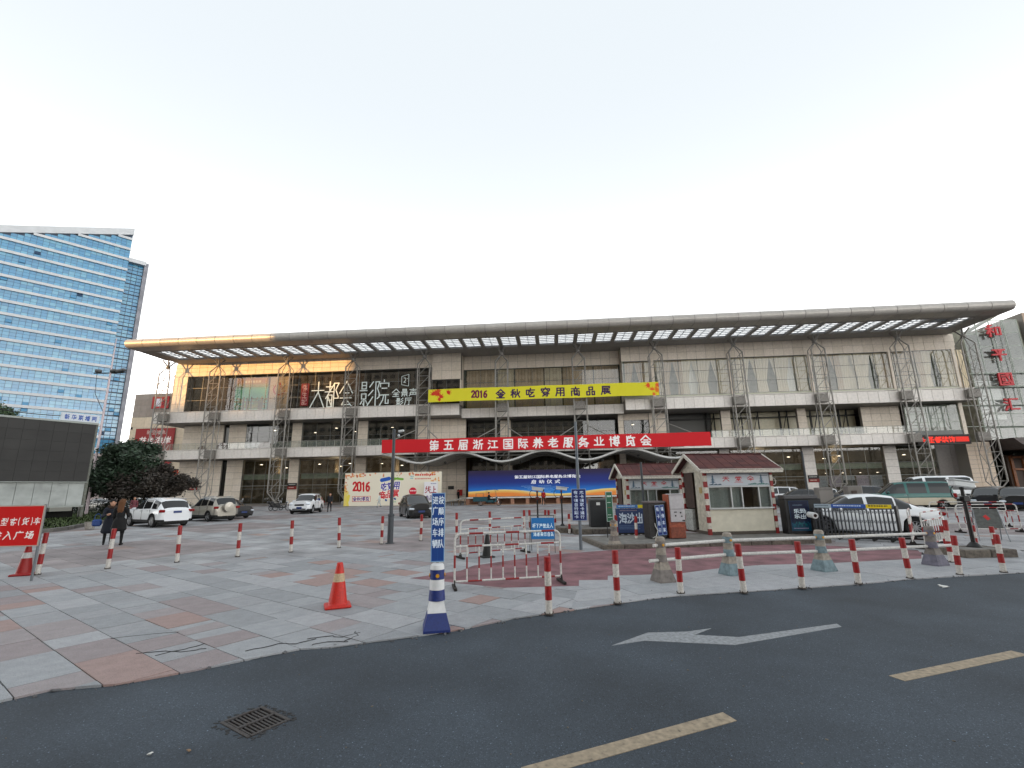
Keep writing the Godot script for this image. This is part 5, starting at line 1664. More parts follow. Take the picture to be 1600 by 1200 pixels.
func tree(called: String, label: String, at: Vector3, h: float, clumps: Array, leaf: float, col: Color, sd: int, per := 420):
	var t := thing(called, label, "tree", at)
	var r := RandomNumberGenerator.new()
	r.seed = sd
	var b := MB.new()
	b.tube(Vector3(0, -0.1, 0), Vector3(0.05, h * 0.4, 0), h * 0.028, h * 0.018, 9)
	for q in clumps:
		var c := Vector3(q[0], q[1], q[2])
		b.tube(Vector3(0.05, h * 0.3 * r.randf_range(0.7, 1.3), 0), c, h * 0.012, h * 0.004, 6)
		for k in 4:
			b.tube(c * 0.75, c + Vector3(r.randfn(), r.randfn() * 0.7, r.randfn()) * q[3] * 0.5, h * 0.004, 0.012, 5)
	put("trunk", b, M("bark", Color(0.2, 0.165, 0.13), 0.9, 0, "blotch", 1.5), t)
	var lm := M("leaves", Color.WHITE, 0.6)
	lm.vertex_color_use_as_albedo = true
	lm.backlight_enabled = true
	lm.backlight = Color(0.05, 0.06, 0.02)
	var cr := MB.new()
	for q in clumps:
		var s: float = q[3]
		for k in 5:
			leaf_cloud(cr, Vector3(q[0], q[1], q[2]) + Vector3(r.randfn(), r.randfn() * 0.7, r.randfn()) * s * 0.45, Vector3(s, s * 0.72, s) * r.randf_range(0.45, 0.7), per / 5, leaf, col, r)
	put("crown", cr, lm, t)

func make_garden():
	# lawn behind a stone edging
	var out := poly([-24.6, -25.2, -25.2, -27.6, -26.3, -29.5, -28.2, -33.4, -30.0, -38.0, -33.0, -46.0, -38.0, -58.0, -60, -64, -62, -18, -36.0, -11.0, -30.0, -15.0, -26.8, -19.0])
	var b := MB.new()
	b.slab(out, 0.0, 0.13)
	structure("lawn_bed", b, M("lawn_soil", Color(0.2, 0.23, 0.12), 0.95, 0, "blotch", 0.4))
	b = MB.new()
	var r := RandomNumberGenerator.new()
	r.seed = 9
	var n := 0
	while n < 26000:
		var p := Vector2(r.randf_range(-46, -24.5), r.randf_range(-52, -16))
		if not Geometry2D.is_point_in_polygon(p, out): continue
		n += 1
		var h := r.randf_range(0.05, 0.15)
		var a := r.randf() * TAU
		var g := r.randf_range(0.6, 1.3)
		b.paint(Color(0.085 * g, 0.125 * g, 0.04 * g))
		var q := Vector3(p.x, 0.12, p.y)
		var s := Vector3(cos(a), 0, sin(a)) * 0.05
		b.tri(q - s, q + s, q + Vector3(r.randf_range(-0.05, 0.05), h, r.randf_range(-0.05, 0.05)), Vector3.UP, Vector3.UP, Vector3.UP)
	var gm := M("grass", Color.WHITE, 0.8)
	gm.vertex_color_use_as_albedo = true
	var g := put("lawn_grass", b, gm)
	tag(g, "short green grass of the lawn under the video screen", "grass", "", "stuff")
	# edging stones
	var edge := [-36.0, -11.0, -30.0, -15.0, -26.8, -19.0, -24.6, -25.2, -25.2, -27.6, -26.3, -29.5, -28.2, -33.4, -30.0, -38.0, -33.0, -46.0, -38.0, -58.0]
	var kerb := node("lawn_edging", self)
	kerb.set_meta("kind", "structure")
	var ks := [M("kerb_a", Color(0.52, 0.51, 0.49), 0.85, 0, "granite", 1.0, "cloud", 0.3), M("kerb_b", Color(0.47, 0.46, 0.45), 0.85, 0, "granite", 1.0, "cloud", 0.3)]
	for i in range(0, edge.size() - 2, 2):
		var p := Vector3(edge[i], 0, edge[i + 1])
		var q := Vector3(edge[i + 2], 0, edge[i + 3])
		var l := p.distance_to(q)
		var m := maxi(1, roundi(l / 1.0))
		var d := (q - p) / m
		for k in m:
			var bb := MB.new()
			bb.box(p + d * (k + 0.5) + Vector3(0, 0.1, 0), Vector3(d.length() - 0.015, 0.24, 0.2), 0.02, Basis(Vector3.UP, -atan2(d.z, d.x)))
			put("edging_stone", bb, ks[k % 2], kerb)
	tree("camphor_tree", "big dense dark green tree to the right of the video screen", Vector3(-39.5, 0, -48.5), 8.0, [[0, 5.2, 0, 2.0], [-1.7, 4.2, 0.3, 1.7], [1.8, 4.0, 0.2, 1.8], [0.6, 6.2, -0.4, 1.4], [-0.8, 3.2, 0.8, 1.6], [1.2, 2.9, 0.8, 1.6], [2.5, 3.2, -0.6, 1.3], [-2.4, 2.8, 0.5, 1.4], [-1.0, 5.7, 0.6, 1.2]], 0.19, Color(0.032, 0.056, 0.032), 5, 4200)
	tree("maple_tree", "spreading reddish brown tree with a flat crown beside the dark green tree", Vector3(-36.2, 0, -47.5), 5.4, [[0, 3.4, 0, 1.5], [1.8, 3.2, 0.2, 1.4], [-1.6, 2.8, 0.4, 1.4], [3.1, 2.9, 0, 1.1], [0.8, 2.6, 0.8, 1.4], [2.2, 2.4, 0.6, 1.1], [-2.6, 2.3, 0.3, 1.1], [3.9, 2.7, 0.3, 0.8], [1.2, 3.9, -0.3, 1.0]], 0.15, Color(0.05, 0.041, 0.033), 6, 3200)
	tree("small_tree", "feathery tree top rising just above the left part of the video screen", Vector3(-43.2, 0, -38.8), 9.2, [[0, 8.0, 0, 1.1], [0.4, 8.9, 0, 0.7], [-0.8, 8.4, 0, 0.8], [0.9, 7.6, 0, 0.9]], 0.14, Color(0.05, 0.085, 0.035), 7, 500)
	var rows := [[-38.6, -49.5, 1.5], [-40.8, -49.0, 1.3], [-36.6, -50.5, 1.2], [-34.6, -50.0, 1.0], [-42.8, -48.0, 1.4]]
	for k in rows.size():
		var q: Array = rows[k]
		var t := thing("shrub", "dark clipped shrub below the trees, %s from the left" % ["third", "second", "fourth", "fifth", "first"][k], "shrub", Vector3(q[0], 0.1, q[1]), 0, "shrubs below the trees")
		var lb := MB.new()
		for m in 4:
			leaf_cloud(lb, Vector3(r.randfn() * 0.5, q[2] * 0.5, r.randfn() * 0.3), Vector3(0.9, q[2] * 0.5, 0.7), 260, 0.1, Color(0.03, 0.045, 0.025), r)
		put("foliage", lb, mats["leaves"], t)
		lb = MB.new()
		for m in 5:
			lb.tube(Vector3(0, -0.1, 0), Vector3(r.randfn() * 0.4, q[2] * 0.7, r.randfn() * 0.3), 0.03, 0.01, 5)
		put("stems", lb, mats["bark"], t)

func stripes(b: MB, r: float, h: float, n: int, which: int):
	for k in n:
		if k % 2 == which:
			b.lathe([Vector2(r, h * k / n), Vector2(r, h * (k + 1) / n)], Transform3D(), 12)

func make_bollards():
	var red := M("bollard_red", Color(0.68, 0.075, 0.085), 0.45, 0, "wear", 0.9, "grain", 3.0)
	var white := M("bollard_white", Color(0.86, 0.84, 0.81), 0.5, 0, "wear", 1.4)
	var proto := thing("bollard", "", "bollard", Vector3.ZERO)
	var h := 0.9
	var r := 0.052
	var b := MB.new()
	for k in 4:
		b = MB.new()
		var q := r + (0.001 if k % 2 else 0.0)
		var prof := [Vector2(q, h * k / 4 + (0.02 if k == 0 else 0.0)), Vector2(q, h * (k + 1) / 4)]
		if k == 3: prof.append_array([Vector2(q * 0.9, h + 0.008), Vector2(0, h + 0.01)])
		b.lathe(prof, Transform3D(), 14)
		put("red_band" if k % 2 else "white_band", b, red if k % 2 else white, proto)
	b = MB.new()
	b.lathe([Vector2(0.0, 0.02), Vector2(0.066, 0.018), Vector2(0.07, 0.012), Vector2(0.07, 0.0)], Transform3D(), 14)
	for k in 4:
		var a := TAU * k / 4 + 0.5
		b.tube(Vector3(cos(a) * 0.066, 0.02, sin(a) * 0.066), Vector3(cos(a) * 0.066, 0.04, sin(a) * 0.066), 0.008, -1, 6)
	put("foot_plate", b, M("plate_rusty", Color(0.3, 0.27, 0.25), 0.8, 0, "wear", 2.0), proto)
	var nth := ["first", "second", "third", "fourth", "fifth", "sixth", "seventh", "eighth", "ninth", "tenth", "eleventh", "twelfth"]
	var road := [[0.51, -7.8, 0.83], [1.69, -8.41, 0.83], [2.97, -9.09, 0.78], [4.09, -9.06, 0.83], [5.31, -9.35, 0.82], [6.57, -9.66, 0.81], [7.94, -10.13, 0.77], [9.2, -10.41, 0.77], [10.28, -10.58, 0.76]]
	var across := [[-11.73, -12.28, 0.98], [-10.67, -13.07, 1.0], [-9.53, -14.04, 0.99], [-8.4, -15.05, 0.97], [-7.19, -15.93, 0.98], [-6.01, -16.94, 0.99], [-4.82, -17.91, 0.97], [-3.57, -18.79, 0.96], [-2.26, -19.28, 0.98], [-1.0, -20.34, 0.96], [0.44, -20.93, 0.97]]
	var other := [[10.43, -11.96, 0.97, "worn orange red and white bollard beside the rightmost concrete rail post"], [12.06, -13.87, 0.66, "short striped bollard just behind the worn orange one at the right"], [12.91, -13.9, 0.67, "striped bollard directly right of the camera post at the right"], [13.26, -13.72, 0.64, "striped bollard leaning behind the last roadside bollard at the right"],
		[0.69, -21.18, 0.96, "striped bollard touching the end one behind the sky blue board"], [1.36, -21.67, 0.93, "left one of a close pair of bollards right of the left camera post"], [1.52, -21.65, 0.92, "right one of a close pair of bollards right of the left camera post"], [2.04, -24.35, 0.83, "far striped bollard beside the second camera post"], [2.31, -20.62, 0.8, "striped bollard at the left end of the gray cabinet's island"], [3.87, -18.57, 0.83, "striped bollard half hidden behind the green sign's concrete post"], [4.25, -17.23, 0.86, "red topped bollard in front of the blue lettered folding gate"]]
	var all := []
	for i in road.size(): all.append([road[i], "red and white striped bollard, %s from the left in the row along the road edge" % nth[i]])
	for i in across.size(): all.append([across[i], "red and white striped bollard, %s from the left in the row across the square" % nth[i]])
	for q in other: all.append([q, q[3]])
	var g := RandomNumberGenerator.new()
	g.seed = 14
	for i in all.size():
		var q: Array = all[i][0]
		var o: Node3D = proto if i == 0 else copy(proto, Vector3.ZERO, 0, "")
		o.position = Vector3(q[0], 0.02, q[1])
		o.basis = Basis(Vector3(1, 0, 0), g.randf_range(-0.03, 0.03)) * Basis(Vector3(0, 0, 1), g.randf_range(-0.035, 0.035)) * Basis(Vector3.UP, g.randf() * 6.0) * Basis.from_scale(Vector3(1, q[2] / 0.9, 1))
		tag(o, all[i][1], "bollard", "red and white striped bollards")

func post_profile(k0: float, k1: float) -> Array:
	# the moulded road post: square foot, flared skirt, slim shaft, rounded head
	var prof := [Vector2(0.205, 0.0), Vector2(0.205, 0.03), Vector2(0.195, 0.06), Vector2(0.145, 0.24), Vector2(0.118, 0.37), Vector2(0.104, 0.52), Vector2(0.1, 0.64), Vector2(0.1, 0.8), Vector2(0.092, 0.845), Vector2(0.07, 0.865), Vector2(0.0, 0.87)]
	var out := []
	for i in prof.size() - 1:
		var a: Vector2 = prof[i]
		var b: Vector2 = prof[i + 1]
		if b.y <= k0 or a.y >= k1: continue
		var p := a if a.y >= k0 else a.lerp(b, (k0 - a.y) / (b.y - a.y))
		var q := b if b.y <= k1 else a.lerp(b, (k1 - a.y) / (b.y - a.y))
		if out.is_empty(): out.append(p)
		out.append(q)
	return out

func road_post(label: String, at: Vector3, bands: Array, ms: Array, turn := 0.0, group := "") -> Node3D:
	var t := thing("road_post", label, "road post", at, turn, group)
	for k in bands.size() - 1:
		var b := MB.new()
		if bands[k + 1] < 0.4:
			var sq := []
			for p in post_profile(bands[k], bands[k + 1]): sq.append(Vector2(p.x * (1.12 + 0.14 * clampf((0.38 - p.y) / 0.2, 0.0, 1.0)), p.y))
			if k == 1: sq.append(Vector2(0.05, bands[2]))
			b.lathe(sq, Transform3D(), 4, true)
		else:
			b.lathe(post_profile(bands[k], bands[k + 1]), Transform3D(), 14)
		put("band", b, ms[k], t)
	for s in [0, 1, 2, 3]:
		var b := MB.new()
		var d := Vector3(cos(s * PI / 2), 0, sin(s * PI / 2))
		b.tube(d * 0.098 + Vector3(0, 0.71, 0), d * 0.112 + Vector3(0, 0.71, 0), 0.026, -1, 10)
		put("reflector", b, M("reflector_amber", Color(0.78, 0.55, 0.08), 0.3), t)
	return t

func make_road_posts():
	var blue := M("post_blue", Color(0.09, 0.2, 0.52), 0.5, 0, "wear", 1.2, "grain", 3.0)
	var white := M("post_white", Color(0.87, 0.87, 0.87), 0.5, 0, "soft", 1.5)
	road_post("blue and white striped road post carrying the tall blue sign", Vector3(-1.1, 0.02, -7.09), [0, 0.235, 0.38, 0.52, 0.655, 0.785, 0.87], [blue, white, blue, white, blue, white], 0.2)
	var c1 := M("post_pale", Color(0.7, 0.66, 0.61), 0.8, 0, "blotch", 0.9, "grain", 2.0)
	var c2 := M("post_gray", Color(0.56, 0.53, 0.51), 0.85, 0, "blotch", 0.8, "grain", 2.0)
	var c3 := M("post_faded_blue", Color(0.53, 0.62, 0.65), 0.8, 0, "blotch", 0.8, "grain", 2.0)
	var c4 := M("post_faded_violet", Color(0.5, 0.49, 0.55), 0.85, 0, "blotch", 0.7, "grain", 2.0)
	var sets := [[3.0, -10.21, c2, c1, "dirty gray road post at the left end of the white rails"], [4.67, -10.86, c3, c1, "faded blue road post, second along the white rails"], [6.86, -11.14, c3, c1, "faded blue and cream road post in the middle of the white rails"], [9.77, -11.64, c4, c2, "grimy violet gray road post at the right end of the white rails"], [3.15, -15.59, c1, c2, "pale concrete coloured road post under the green sign"]]
	for q in sets:
		road_post(q[4], Vector3(q[0], 0.02, q[1]), [0, 0.235, 0.38, 0.52, 0.655, 0.785, 0.87], [q[2], q[3], q[2], q[3], q[2], q[3]], 0.3, "faded road posts")
	# two pipes through each pair of posts
	var pipe := M("rail_white", Color(0.86, 0.85, 0.83), 0.45, 0, "wear", 0.8)
	var pts := [Vector3(2.72, 0, -10.08), Vector3(3.0, 0, -10.21), Vector3(4.67, 0, -10.86), Vector3(6.86, 0, -11.14), Vector3(9.77, 0, -11.64), Vector3(10.5, 0, -11.8)]
	var names3 := ["left", "middle", "right"]
	for k in 3:
		for y in [0.72, 0.43]:
			var a: Vector3 = pts[k + 1] if k > 0 else pts[0]
			var c: Vector3 = pts[k + 2] if k < 2 or y > 0.5 else pts[5]
			if k == 0 and y > 0.5: a = pts[0].lerp(pts[1], 0.4)
			var t := thing("rail_pipe", "%s white pipe in the %s bay of the roadside rails" % ["upper" if y > 0.5 else "lower", names3[k]], "rail", a + Vector3(0, y, 0))
			var b := MB.new()
			b.tube(Vector3.ZERO, c - a, 0.034, -1, 10)
			put("pipe", b, pipe, t)

func make_cones():
	var orange := M("cone_orange", Color(0.84, 0.13, 0.05), 0.5, 0, "wear", 1.5)
	var red := M("cone_red", Color(0.66, 0.07, 0.06), 0.5, 0, "wear", 1.5)
	var cream := M("cone_cream", Color(0.8, 0.7, 0.56), 0.6, 0, "wear", 2.0)
	var white := M("cone_white", Color(0.83, 0.83, 0.82), 0.5, 0, "wear", 2.0)
	var black := M("cone_black", Color(0.09, 0.09, 0.09), 0.7, 0, "wear", 2.0)
	for q in [[-2.98, -8.5, orange, cream, "bright orange traffic cone with one cream band standing alone on the paving", 0.7], [-12.06, -12.27, red, white, "red traffic cone with a white band beside the leftmost bollard", 0.7], [-0.78, -14.07, black, black, "dark grimy cone between the two front crowd barriers", 0.62]]:
		var t := thing("traffic_cone", q[4], "traffic cone", Vector3(q[0], 0.02, q[1]), 0.4)
		var s: float = q[5] / 0.7
		var b := MB.new()
		b.box(Vector3(0, 0.022 * s, 0), Vector3(0.42, 0.044, 0.42) * s, 0.018)
		put("base", b, q[2], t)
		var prof := [Vector2(0.165, 0.044), Vector2(0.15, 0.07), Vector2(0.1, 0.4), Vector2(0.077, 0.53), Vector2(0.048, 0.69), Vector2(0.04, 0.7), Vector2(0.0, 0.7)]
		for band in [[0, 3, q[2], "body"], [2, 4, q[3], "band"], [3, 7, q[2], "tip"]]:
			b = MB.new()
			var out := []
			for k in range(band[0], band[1]):
				out.append(prof[k] * s)
			if band[3] == "band": out = [prof[2] * s, prof[3] * s]
			if band[3] == "tip": out = [prof[3] * s, prof[4] * s, prof[5] * s, prof[6] * s]
			b.lathe(out, Transform3D(), 20)
			put(band[3], b, band[2], t)

func striped_bar(w: MB, r: MB, a: Vector3, c: Vector3, rad: float, first: float, period: float, on: float):
	var l := a.distance_to(c)
	var d := (c - a) / l
	var x := 0.0
	var edges := []
	var p := first
	while p < l:
		edges.append([maxf(p, 0.0), minf(p + on, l)])
		p += period
	for e in edges:
		if e[0] > x: w.tube(a + d * x, a + d * e[0], rad, -1, 8, false)
		r.tube(a + d * e[0], a + d * e[1], rad, -1, 8, false)
		x = e[1]
	if x < l: w.tube(a + d * x, a + d * l, rad, -1, 8, false)

func barrier(label: String, at: Vector3, to: Vector3, h := 1.02) -> Node3D:
	var d := to - at
	var t := thing("crowd_barrier", label, "barrier", at, -atan2(d.z, d.x), "red and white crowd barriers")
	var l := d.length()
	var w := MB.new()
	var r := MB.new()
	var rad := 0.021
	# hoop
	var pts := []
	for k in 7:
		var a := PI - k * PI / 12
		pts.append(Vector3(0.12 + cos(a) * 0.12, h - 0.12 + sin(a) * 0.12, 0))
	var pts2 := []
	for p in pts: pts2.append(Vector3(l - p.x, p.y, 0))
	w.pipe(pts, rad, 8)
	w.pipe(pts2, rad, 8)
	striped_bar(w, r, Vector3(0.12, h, 0), Vector3(l - 0.12, h, 0), rad, 0.16, l / 2.9, 0.28)
	for x in [0.0, l]:
		striped_bar(w, r, Vector3(x, 0.1, 0), Vector3(x, h - 0.12, 0), rad, 0.28, 2.0, 0.24)
	var hoop := [w, r]
	var white := M("barrier_white", Color(0.87, 0.86, 0.84), 0.45, 0, "wear", 1.1)
	var red := M("barrier_red", Color(0.6, 0.1, 0.1), 0.5, 0, "wear", 1.0)
	put("hoop", hoop[0], white, t)
	put("hoop_red_bands", hoop[1], red, t).set_meta("kind", "stuff")
	for y in [h - 0.24, 0.13]:
		w = MB.new()
		r = MB.new()
		striped_bar(w, r, Vector3(0.02, y, 0), Vector3(l - 0.02, y, 0), rad * 0.9, 0.24, l / 2.9, 0.28)
		var o := put("rail", w, white, t)
		put("red_bands", r, red, o)
	for k in range(1, 9):
		w = MB.new()
		r = MB.new()
		striped_bar(w, r, Vector3(l * k / 9.0, 0.14, 0), Vector3(l * k / 9.0, h - 0.25, 0), rad * 0.75, 0.22, 2.0, 0.22)
		var o := put("upright", w, white, t)
		put("red_bands", r, red, o)
	for x in [0.0, l]:
		var b := MB.new()
		b.box(Vector3(x, 0.03, 0), Vector3(0.06, 0.05, 0.52), 0.01)
		b.prism(PackedVector2Array([Vector2(-0.09, 0.05), Vector2(0.09, 0.05), Vector2(0.02, 0.16), Vector2(-0.02, 0.16)]), -0.012, 0.012, Transform3D(Basis(Vector3.UP, PI / 2), Vector3(x, 0, 0)))
		put("foot", b, M("foot_black", Color(0.13, 0.11, 0.1), 0.8, 0, "rust", 2.0), t)
	return t

func make_barriers():
	barrier("nearest red and white crowd barrier, in front of the red lane", Vector3(-1.18, 0.02, -9.79), Vector3(0.94, 0.02, -10.25))
	barrier("second red and white crowd barrier, slanting behind the nearest one", Vector3(-1.52, 0.02, -13.9), Vector3(0.32, 0.02, -15.02))
	barrier("red and white crowd barrier by the tail of the near white car", Vector3(11.75, 0.02, -14.2), Vector3(13.53, 0.02, -15.53))
	barrier("red and white crowd barrier behind the tail of the near white car", Vector3(12.2, 0.02, -15.2), Vector3(13.4, 0.02, -16.6))
	barrier("front one of the two crowd barriers standing at the far right", Vector3(16.8, 0.02, -18.6), Vector3(18.9, 0.02, -18.4))
	barrier("rear one of the two crowd barriers standing at the far right", Vector3(18.2, 0.02, -21.4), Vector3(20.7, 0.02, -20.6))

func post_sign(t: Node3D, w: float, h: float, y: float, im: Image, rim: Material, z := 0.0, called := "plate") -> MeshInstance3D:
	var b := MB.new()
	b.box(Vector3(0, y, z - 0.012), Vector3(w, h, 0.022), 0.004)
	var o := put(called, b, rim, t)
	board(o, "lettering", w - 0.014, h - 0.014, im, Vector3(0, y, z + 0.001), "", 0.4)
	return o

func framed(w: int, h: int, c: Color, rim: Color, m: int) -> Image:
	var im := blank(w, h, rim)
	im.fill_rect(Rect2i(m, m, w - 2 * m, h - 2 * m), c)
	return im

func make_signs():
	var rim := M("sign_rim", Color(0.62, 0.66, 0.7), 0.45, 0.2)
	var steel := M("galvanised", Color(0.5, 0.52, 0.54), 0.45, 0.4, "soft", 1.0)
	# tall blue sign on the striped post
	var im := framed(200, 1000, Color(0.05, 0.25, 0.53), Color(0.45, 0.62, 0.8), 9)
	im.fill_rect(Rect2i(97, 9, 4, 982), Color(0.12, 0.33, 0.6))
	write(im, "按顺序排队", Vector2(108, 46), Vector2(76, 112), Vector2(0, 160), Color(0.9, 0.94, 0.97), 12)
	write(im, "进广场车辆", Vector2(16, 46), Vector2(76, 112), Vector2(0, 160), Color(0.9, 0.94, 0.97), 12)
	var t := thing("queue_sign", "tall narrow blue sign with two columns of white characters on the striped post", "sign", Vector3(-1.1, 0.9, -7.09), 0.1)
	post_sign(t, 0.2, 0.96, 0.48, im, rim, 0.012)
	box1(t, "back_post", Vector3(0, 0.4, -0.03), Vector3(0.04, 0.84, 0.03), steel, 0.004)
	# red notice at the left edge
	im = framed(640, 320, Color(0.78, 0.04, 0.05), Color(0.72, 0.66, 0.62), 7)
	write(im, "禁止大型客", Vector2(152, 98), Vector2(46, 54), Vector2(62, 0), Color(0.95, 0.93, 0.92), 6.5, 0.12)
	write(im, "货", Vector2(490, 98), Vector2(44, 54), Vector2.ZERO, Color(0.95, 0.93, 0.92), 6.5, 0.12)
	write(im, "车", Vector2(576, 98), Vector2(44, 54), Vector2.ZERO, Color(0.95, 0.93, 0.92), 6.5, 0.12)
	for q in [[478, -1], [556, 1]]:
		for k in 6:
			var a := (k - 3) * 0.3
			dab(im, Vector2(q[0] + q[1] * cos(a) * 10, 126 + sin(a) * 36), Vector2(q[0] + q[1] * cos(a + 0.3) * 10, 126 + sin(a + 0.3) * 36), 6, Color(0.95, 0.93, 0.92))
	write(im, "进入广场", Vector2(300, 204), Vector2(54, 58), Vector2(78, 0), Color(0.95, 0.93, 0.92), 9, 0.12)
	t = thing("red_notice", "red notice board with white lettering on posts beside the leftmost cone", "sign", Vector3(-11.93, 0.02, -11.3), 0.12)
	post_sign(t, 1.85, 0.93, 1.22, im, M("notice_rim", Color(0.58, 0.55, 0.52), 0.5, 0.2), 0.0)
	for x in [-0.86, 0.9]:
		var b := MB.new()
		b.box(Vector3(x, 0.85, -0.035), Vector3(0.04, 1.7, 0.04), 0.004)
		put("leg", b, steel, t)
	# sky blue board on a folding stand
	im = framed(420, 360, Color(0.06, 0.42, 0.68), Color(0.1, 0.46, 0.7), 4)
	write(im, "杆下严禁走人", Vector2(24, 96), Vector2(52, 74), Vector2(64, 0), Color(0.88, 0.95, 0.98), 9)
	write(im, "违者责任自负", Vector2(40, 244), Vector2(50, 66), Vector2(63, 0), Color(0.88, 0.95, 0.98), 9)
	t = thing("folding_sign", "sky blue warning board on a folding stand behind the nearest barrier", "sign", Vector3(0.83, 0.02, -14.82), -0.12)
	var b := MB.new()
	var tilt := Basis(Vector3.RIGHT, -0.16)
	b.box(tilt * Vector3(0.02, 0.7, 0.012), Vector3(0.7, 0.62, 0.02), 0.004, tilt)
	var pl := put("plate", b, M("board_sky", Color(0.06, 0.42, 0.68), 0.5), t)
	var face := board(pl, "lettering", 0.69, 0.61, im, tilt * Vector3(0.02, 0.7, 0.024))
	face.basis = tilt
	b = MB.new()
	for s in [-1, 1]:
		b.tube(tilt * Vector3(0.36 * s, 1.08, 0), tilt * Vector3(0.38 * s, 0.0, 0), 0.012, -1, 6)
		b.tube(tilt * Vector3(0.36 * s, 1.08, 0), Vector3(0.36 * s, 0.0, -0.5), 0.012, -1, 6)
	b.tube(tilt * Vector3(-0.38, 1.08, 0), tilt * Vector3(0.38, 1.08, 0), 0.014, -1, 6)
	put("stand", b, M("stand_gray", Color(0.33, 0.33, 0.33), 0.5, 0.3), t)
	# double column blue sign on its tall post
	t = thing("card_sign", "dark blue two column sign on a tall gray post in front of the island cabinet", "sign", Vector3(2.06, 0.02, -15.41), -0.1)
	b = MB.new()
	b.tube(Vector3.ZERO, Vector3(0, 4.0, 0), 0.05, 0.045, 12)
	put("post", b, M("post_steel", Color(0.4, 0.43, 0.46), 0.45, 0.3, "soft", 0.6), t)
	im = framed(256, 540, Color(0.035, 0.1, 0.36), Color(0.3, 0.42, 0.6), 8)
	write(im, "无卡请取卡通行", Vector2(146, 30), Vector2(66, 56), Vector2(0, 70), Color(0.8, 0.86, 0.93), 8)
	write(im, "有卡请自行刷卡", Vector2(40, 30), Vector2(66, 56), Vector2(0, 70), Color(0.8, 0.86, 0.93), 8)
	post_sign(t, 0.46, 0.97, 1.36, im, rim, 0.075)
	# green sign
	t = thing("green_sign", "narrow green information sign on a thin dark post beside the pale road post", "sign", Vector3(3.45, 0.02, -17.6), 0.12)
	b = MB.new()
	b.tube(Vector3(-0.12, 0, -0.03), Vector3(-0.12, 1.7, -0.03), 0.018, -1, 8)
	put("post", b, M("thin_post", Color(0.1, 0.1, 0.1), 0.5), t)
	im = framed(120, 480, Color(0.03, 0.33, 0.22), Color(0.7, 0.8, 0.75), 6)
	for q in [[60, 44], [170, 20], [250, 26], [370, 18], [410, 20]]:
		small_print(im, Rect2(22, q[0], 76, q[1]), 1, Color(0.85, 0.9, 0.87) if q[0] != 250 else Color(0.5, 0.3, 0.22), q[0])
	post_sign(t, 0.25, 1.05, 1.2, im, rim, 0.0)
	# leaning gray folding board on the right
	t = thing("folding_board", "gray folding board with its back turned at the right, legs spread", "sign", Vector3(15.35, 0.02, -15.85), -0.5)
	b = MB.new()
	tilt = Basis(Vector3.RIGHT, -0.3)
	b.box(tilt * Vector3(0, 0.72, 0), Vector3(0.62, 0.62, 0.015), 0.004, tilt)
	put("plate", b, M("plate_gray", Color(0.38, 0.39, 0.38), 0.5, 0.2, "blotch", 1.0), t)
	b = MB.new()
	for s in [-1, 1]:
		b.tube(tilt * Vector3(0.3 * s, 1.04, 0.01), tilt * Vector3(0.36 * s, 0, 0.01), 0.014, -1, 6)
		b.tube(tilt * Vector3(0.3 * s, 1.04, 0), Vector3(0.34 * s, 0.0, -0.62), 0.014, -1, 6)
	put("legs", b, steel, t)
	b = MB.new()
	b.box(tilt * Vector3(-0.02, 0.75, 0.01), Vector3(0.1, 0.16, 0.01), 0.0, tilt * Basis(Vector3(0, 0, 1), 0.6))
	put("red_mark", b, M("mark_red", Color(0.7, 0.12, 0.12), 0.5), t)
	# lamp post of the square, and two thin poles
	t = thing("camera_pole", "dark gray stepped pole with a small camera arm standing on the square", "lamp post", Vector3(-4.55, 0.02, -18.07))
	var pg := M("pole_dark", Color(0.27, 0.29, 0.31), 0.5, 0.2, "soft", 0.7)
	b = MB.new()
	b.lathe([Vector2(0.17, 0.0), Vector2(0.17, 0.02), Vector2(0.11, 0.03), Vector2(0.105, 0.95), Vector2(0.12, 0.97), Vector2(0.12, 1.03), Vector2(0.07, 1.06), Vector2(0.055, 4.1), Vector2(0.06, 4.16), Vector2(0.0, 4.2)], Transform3D(), 14)
	put("pole", b, pg, t)
	b = MB.new()
	b.tube(Vector3(0, 4.0, 0), Vector3(0.3, 4.05, 0), 0.018, -1, 6)
	b.tube(Vector3(0.2, 4.04, 0), Vector3(0.2, 4.14, 0), 0.015, -1, 6)
	put("arm", b, pg, t)
	b = MB.new()
	b.box(Vector3(0.27, 4.11, 0.02), Vector3(0.22, 0.08, 0.1), 0.02, Basis(Vector3(0, 0, 1), 0.15))
	b.ball(Vector3(0.18, 3.94, 0.02), Vector3(0.05, 0.05, 0.05))
	put("camera", b, M("camera_white", Color(0.78, 0.79, 0.79), 0.4), t)
	for q in [[5.44, -20.4, 2.9, "thin dark pole in front of the far booth's roof"], [18.2, -30.0, 3.9, "thin dark pole standing among the parked cars right of the near booth"]]:
		t = thing("thin_pole", q[3], "pole", Vector3(q[0], 0.02, q[1]))
		b = MB.new()
		b.tube(Vector3.ZERO, Vector3(0, q[2], 0), 0.05, 0.045, 10)
		b.lathe([Vector2(0.0, 0.04), Vector2(0.1, 0.04), Vector2(0.11, 0.0)], Transform3D(), 10)
		put("pole", b, pg, t)

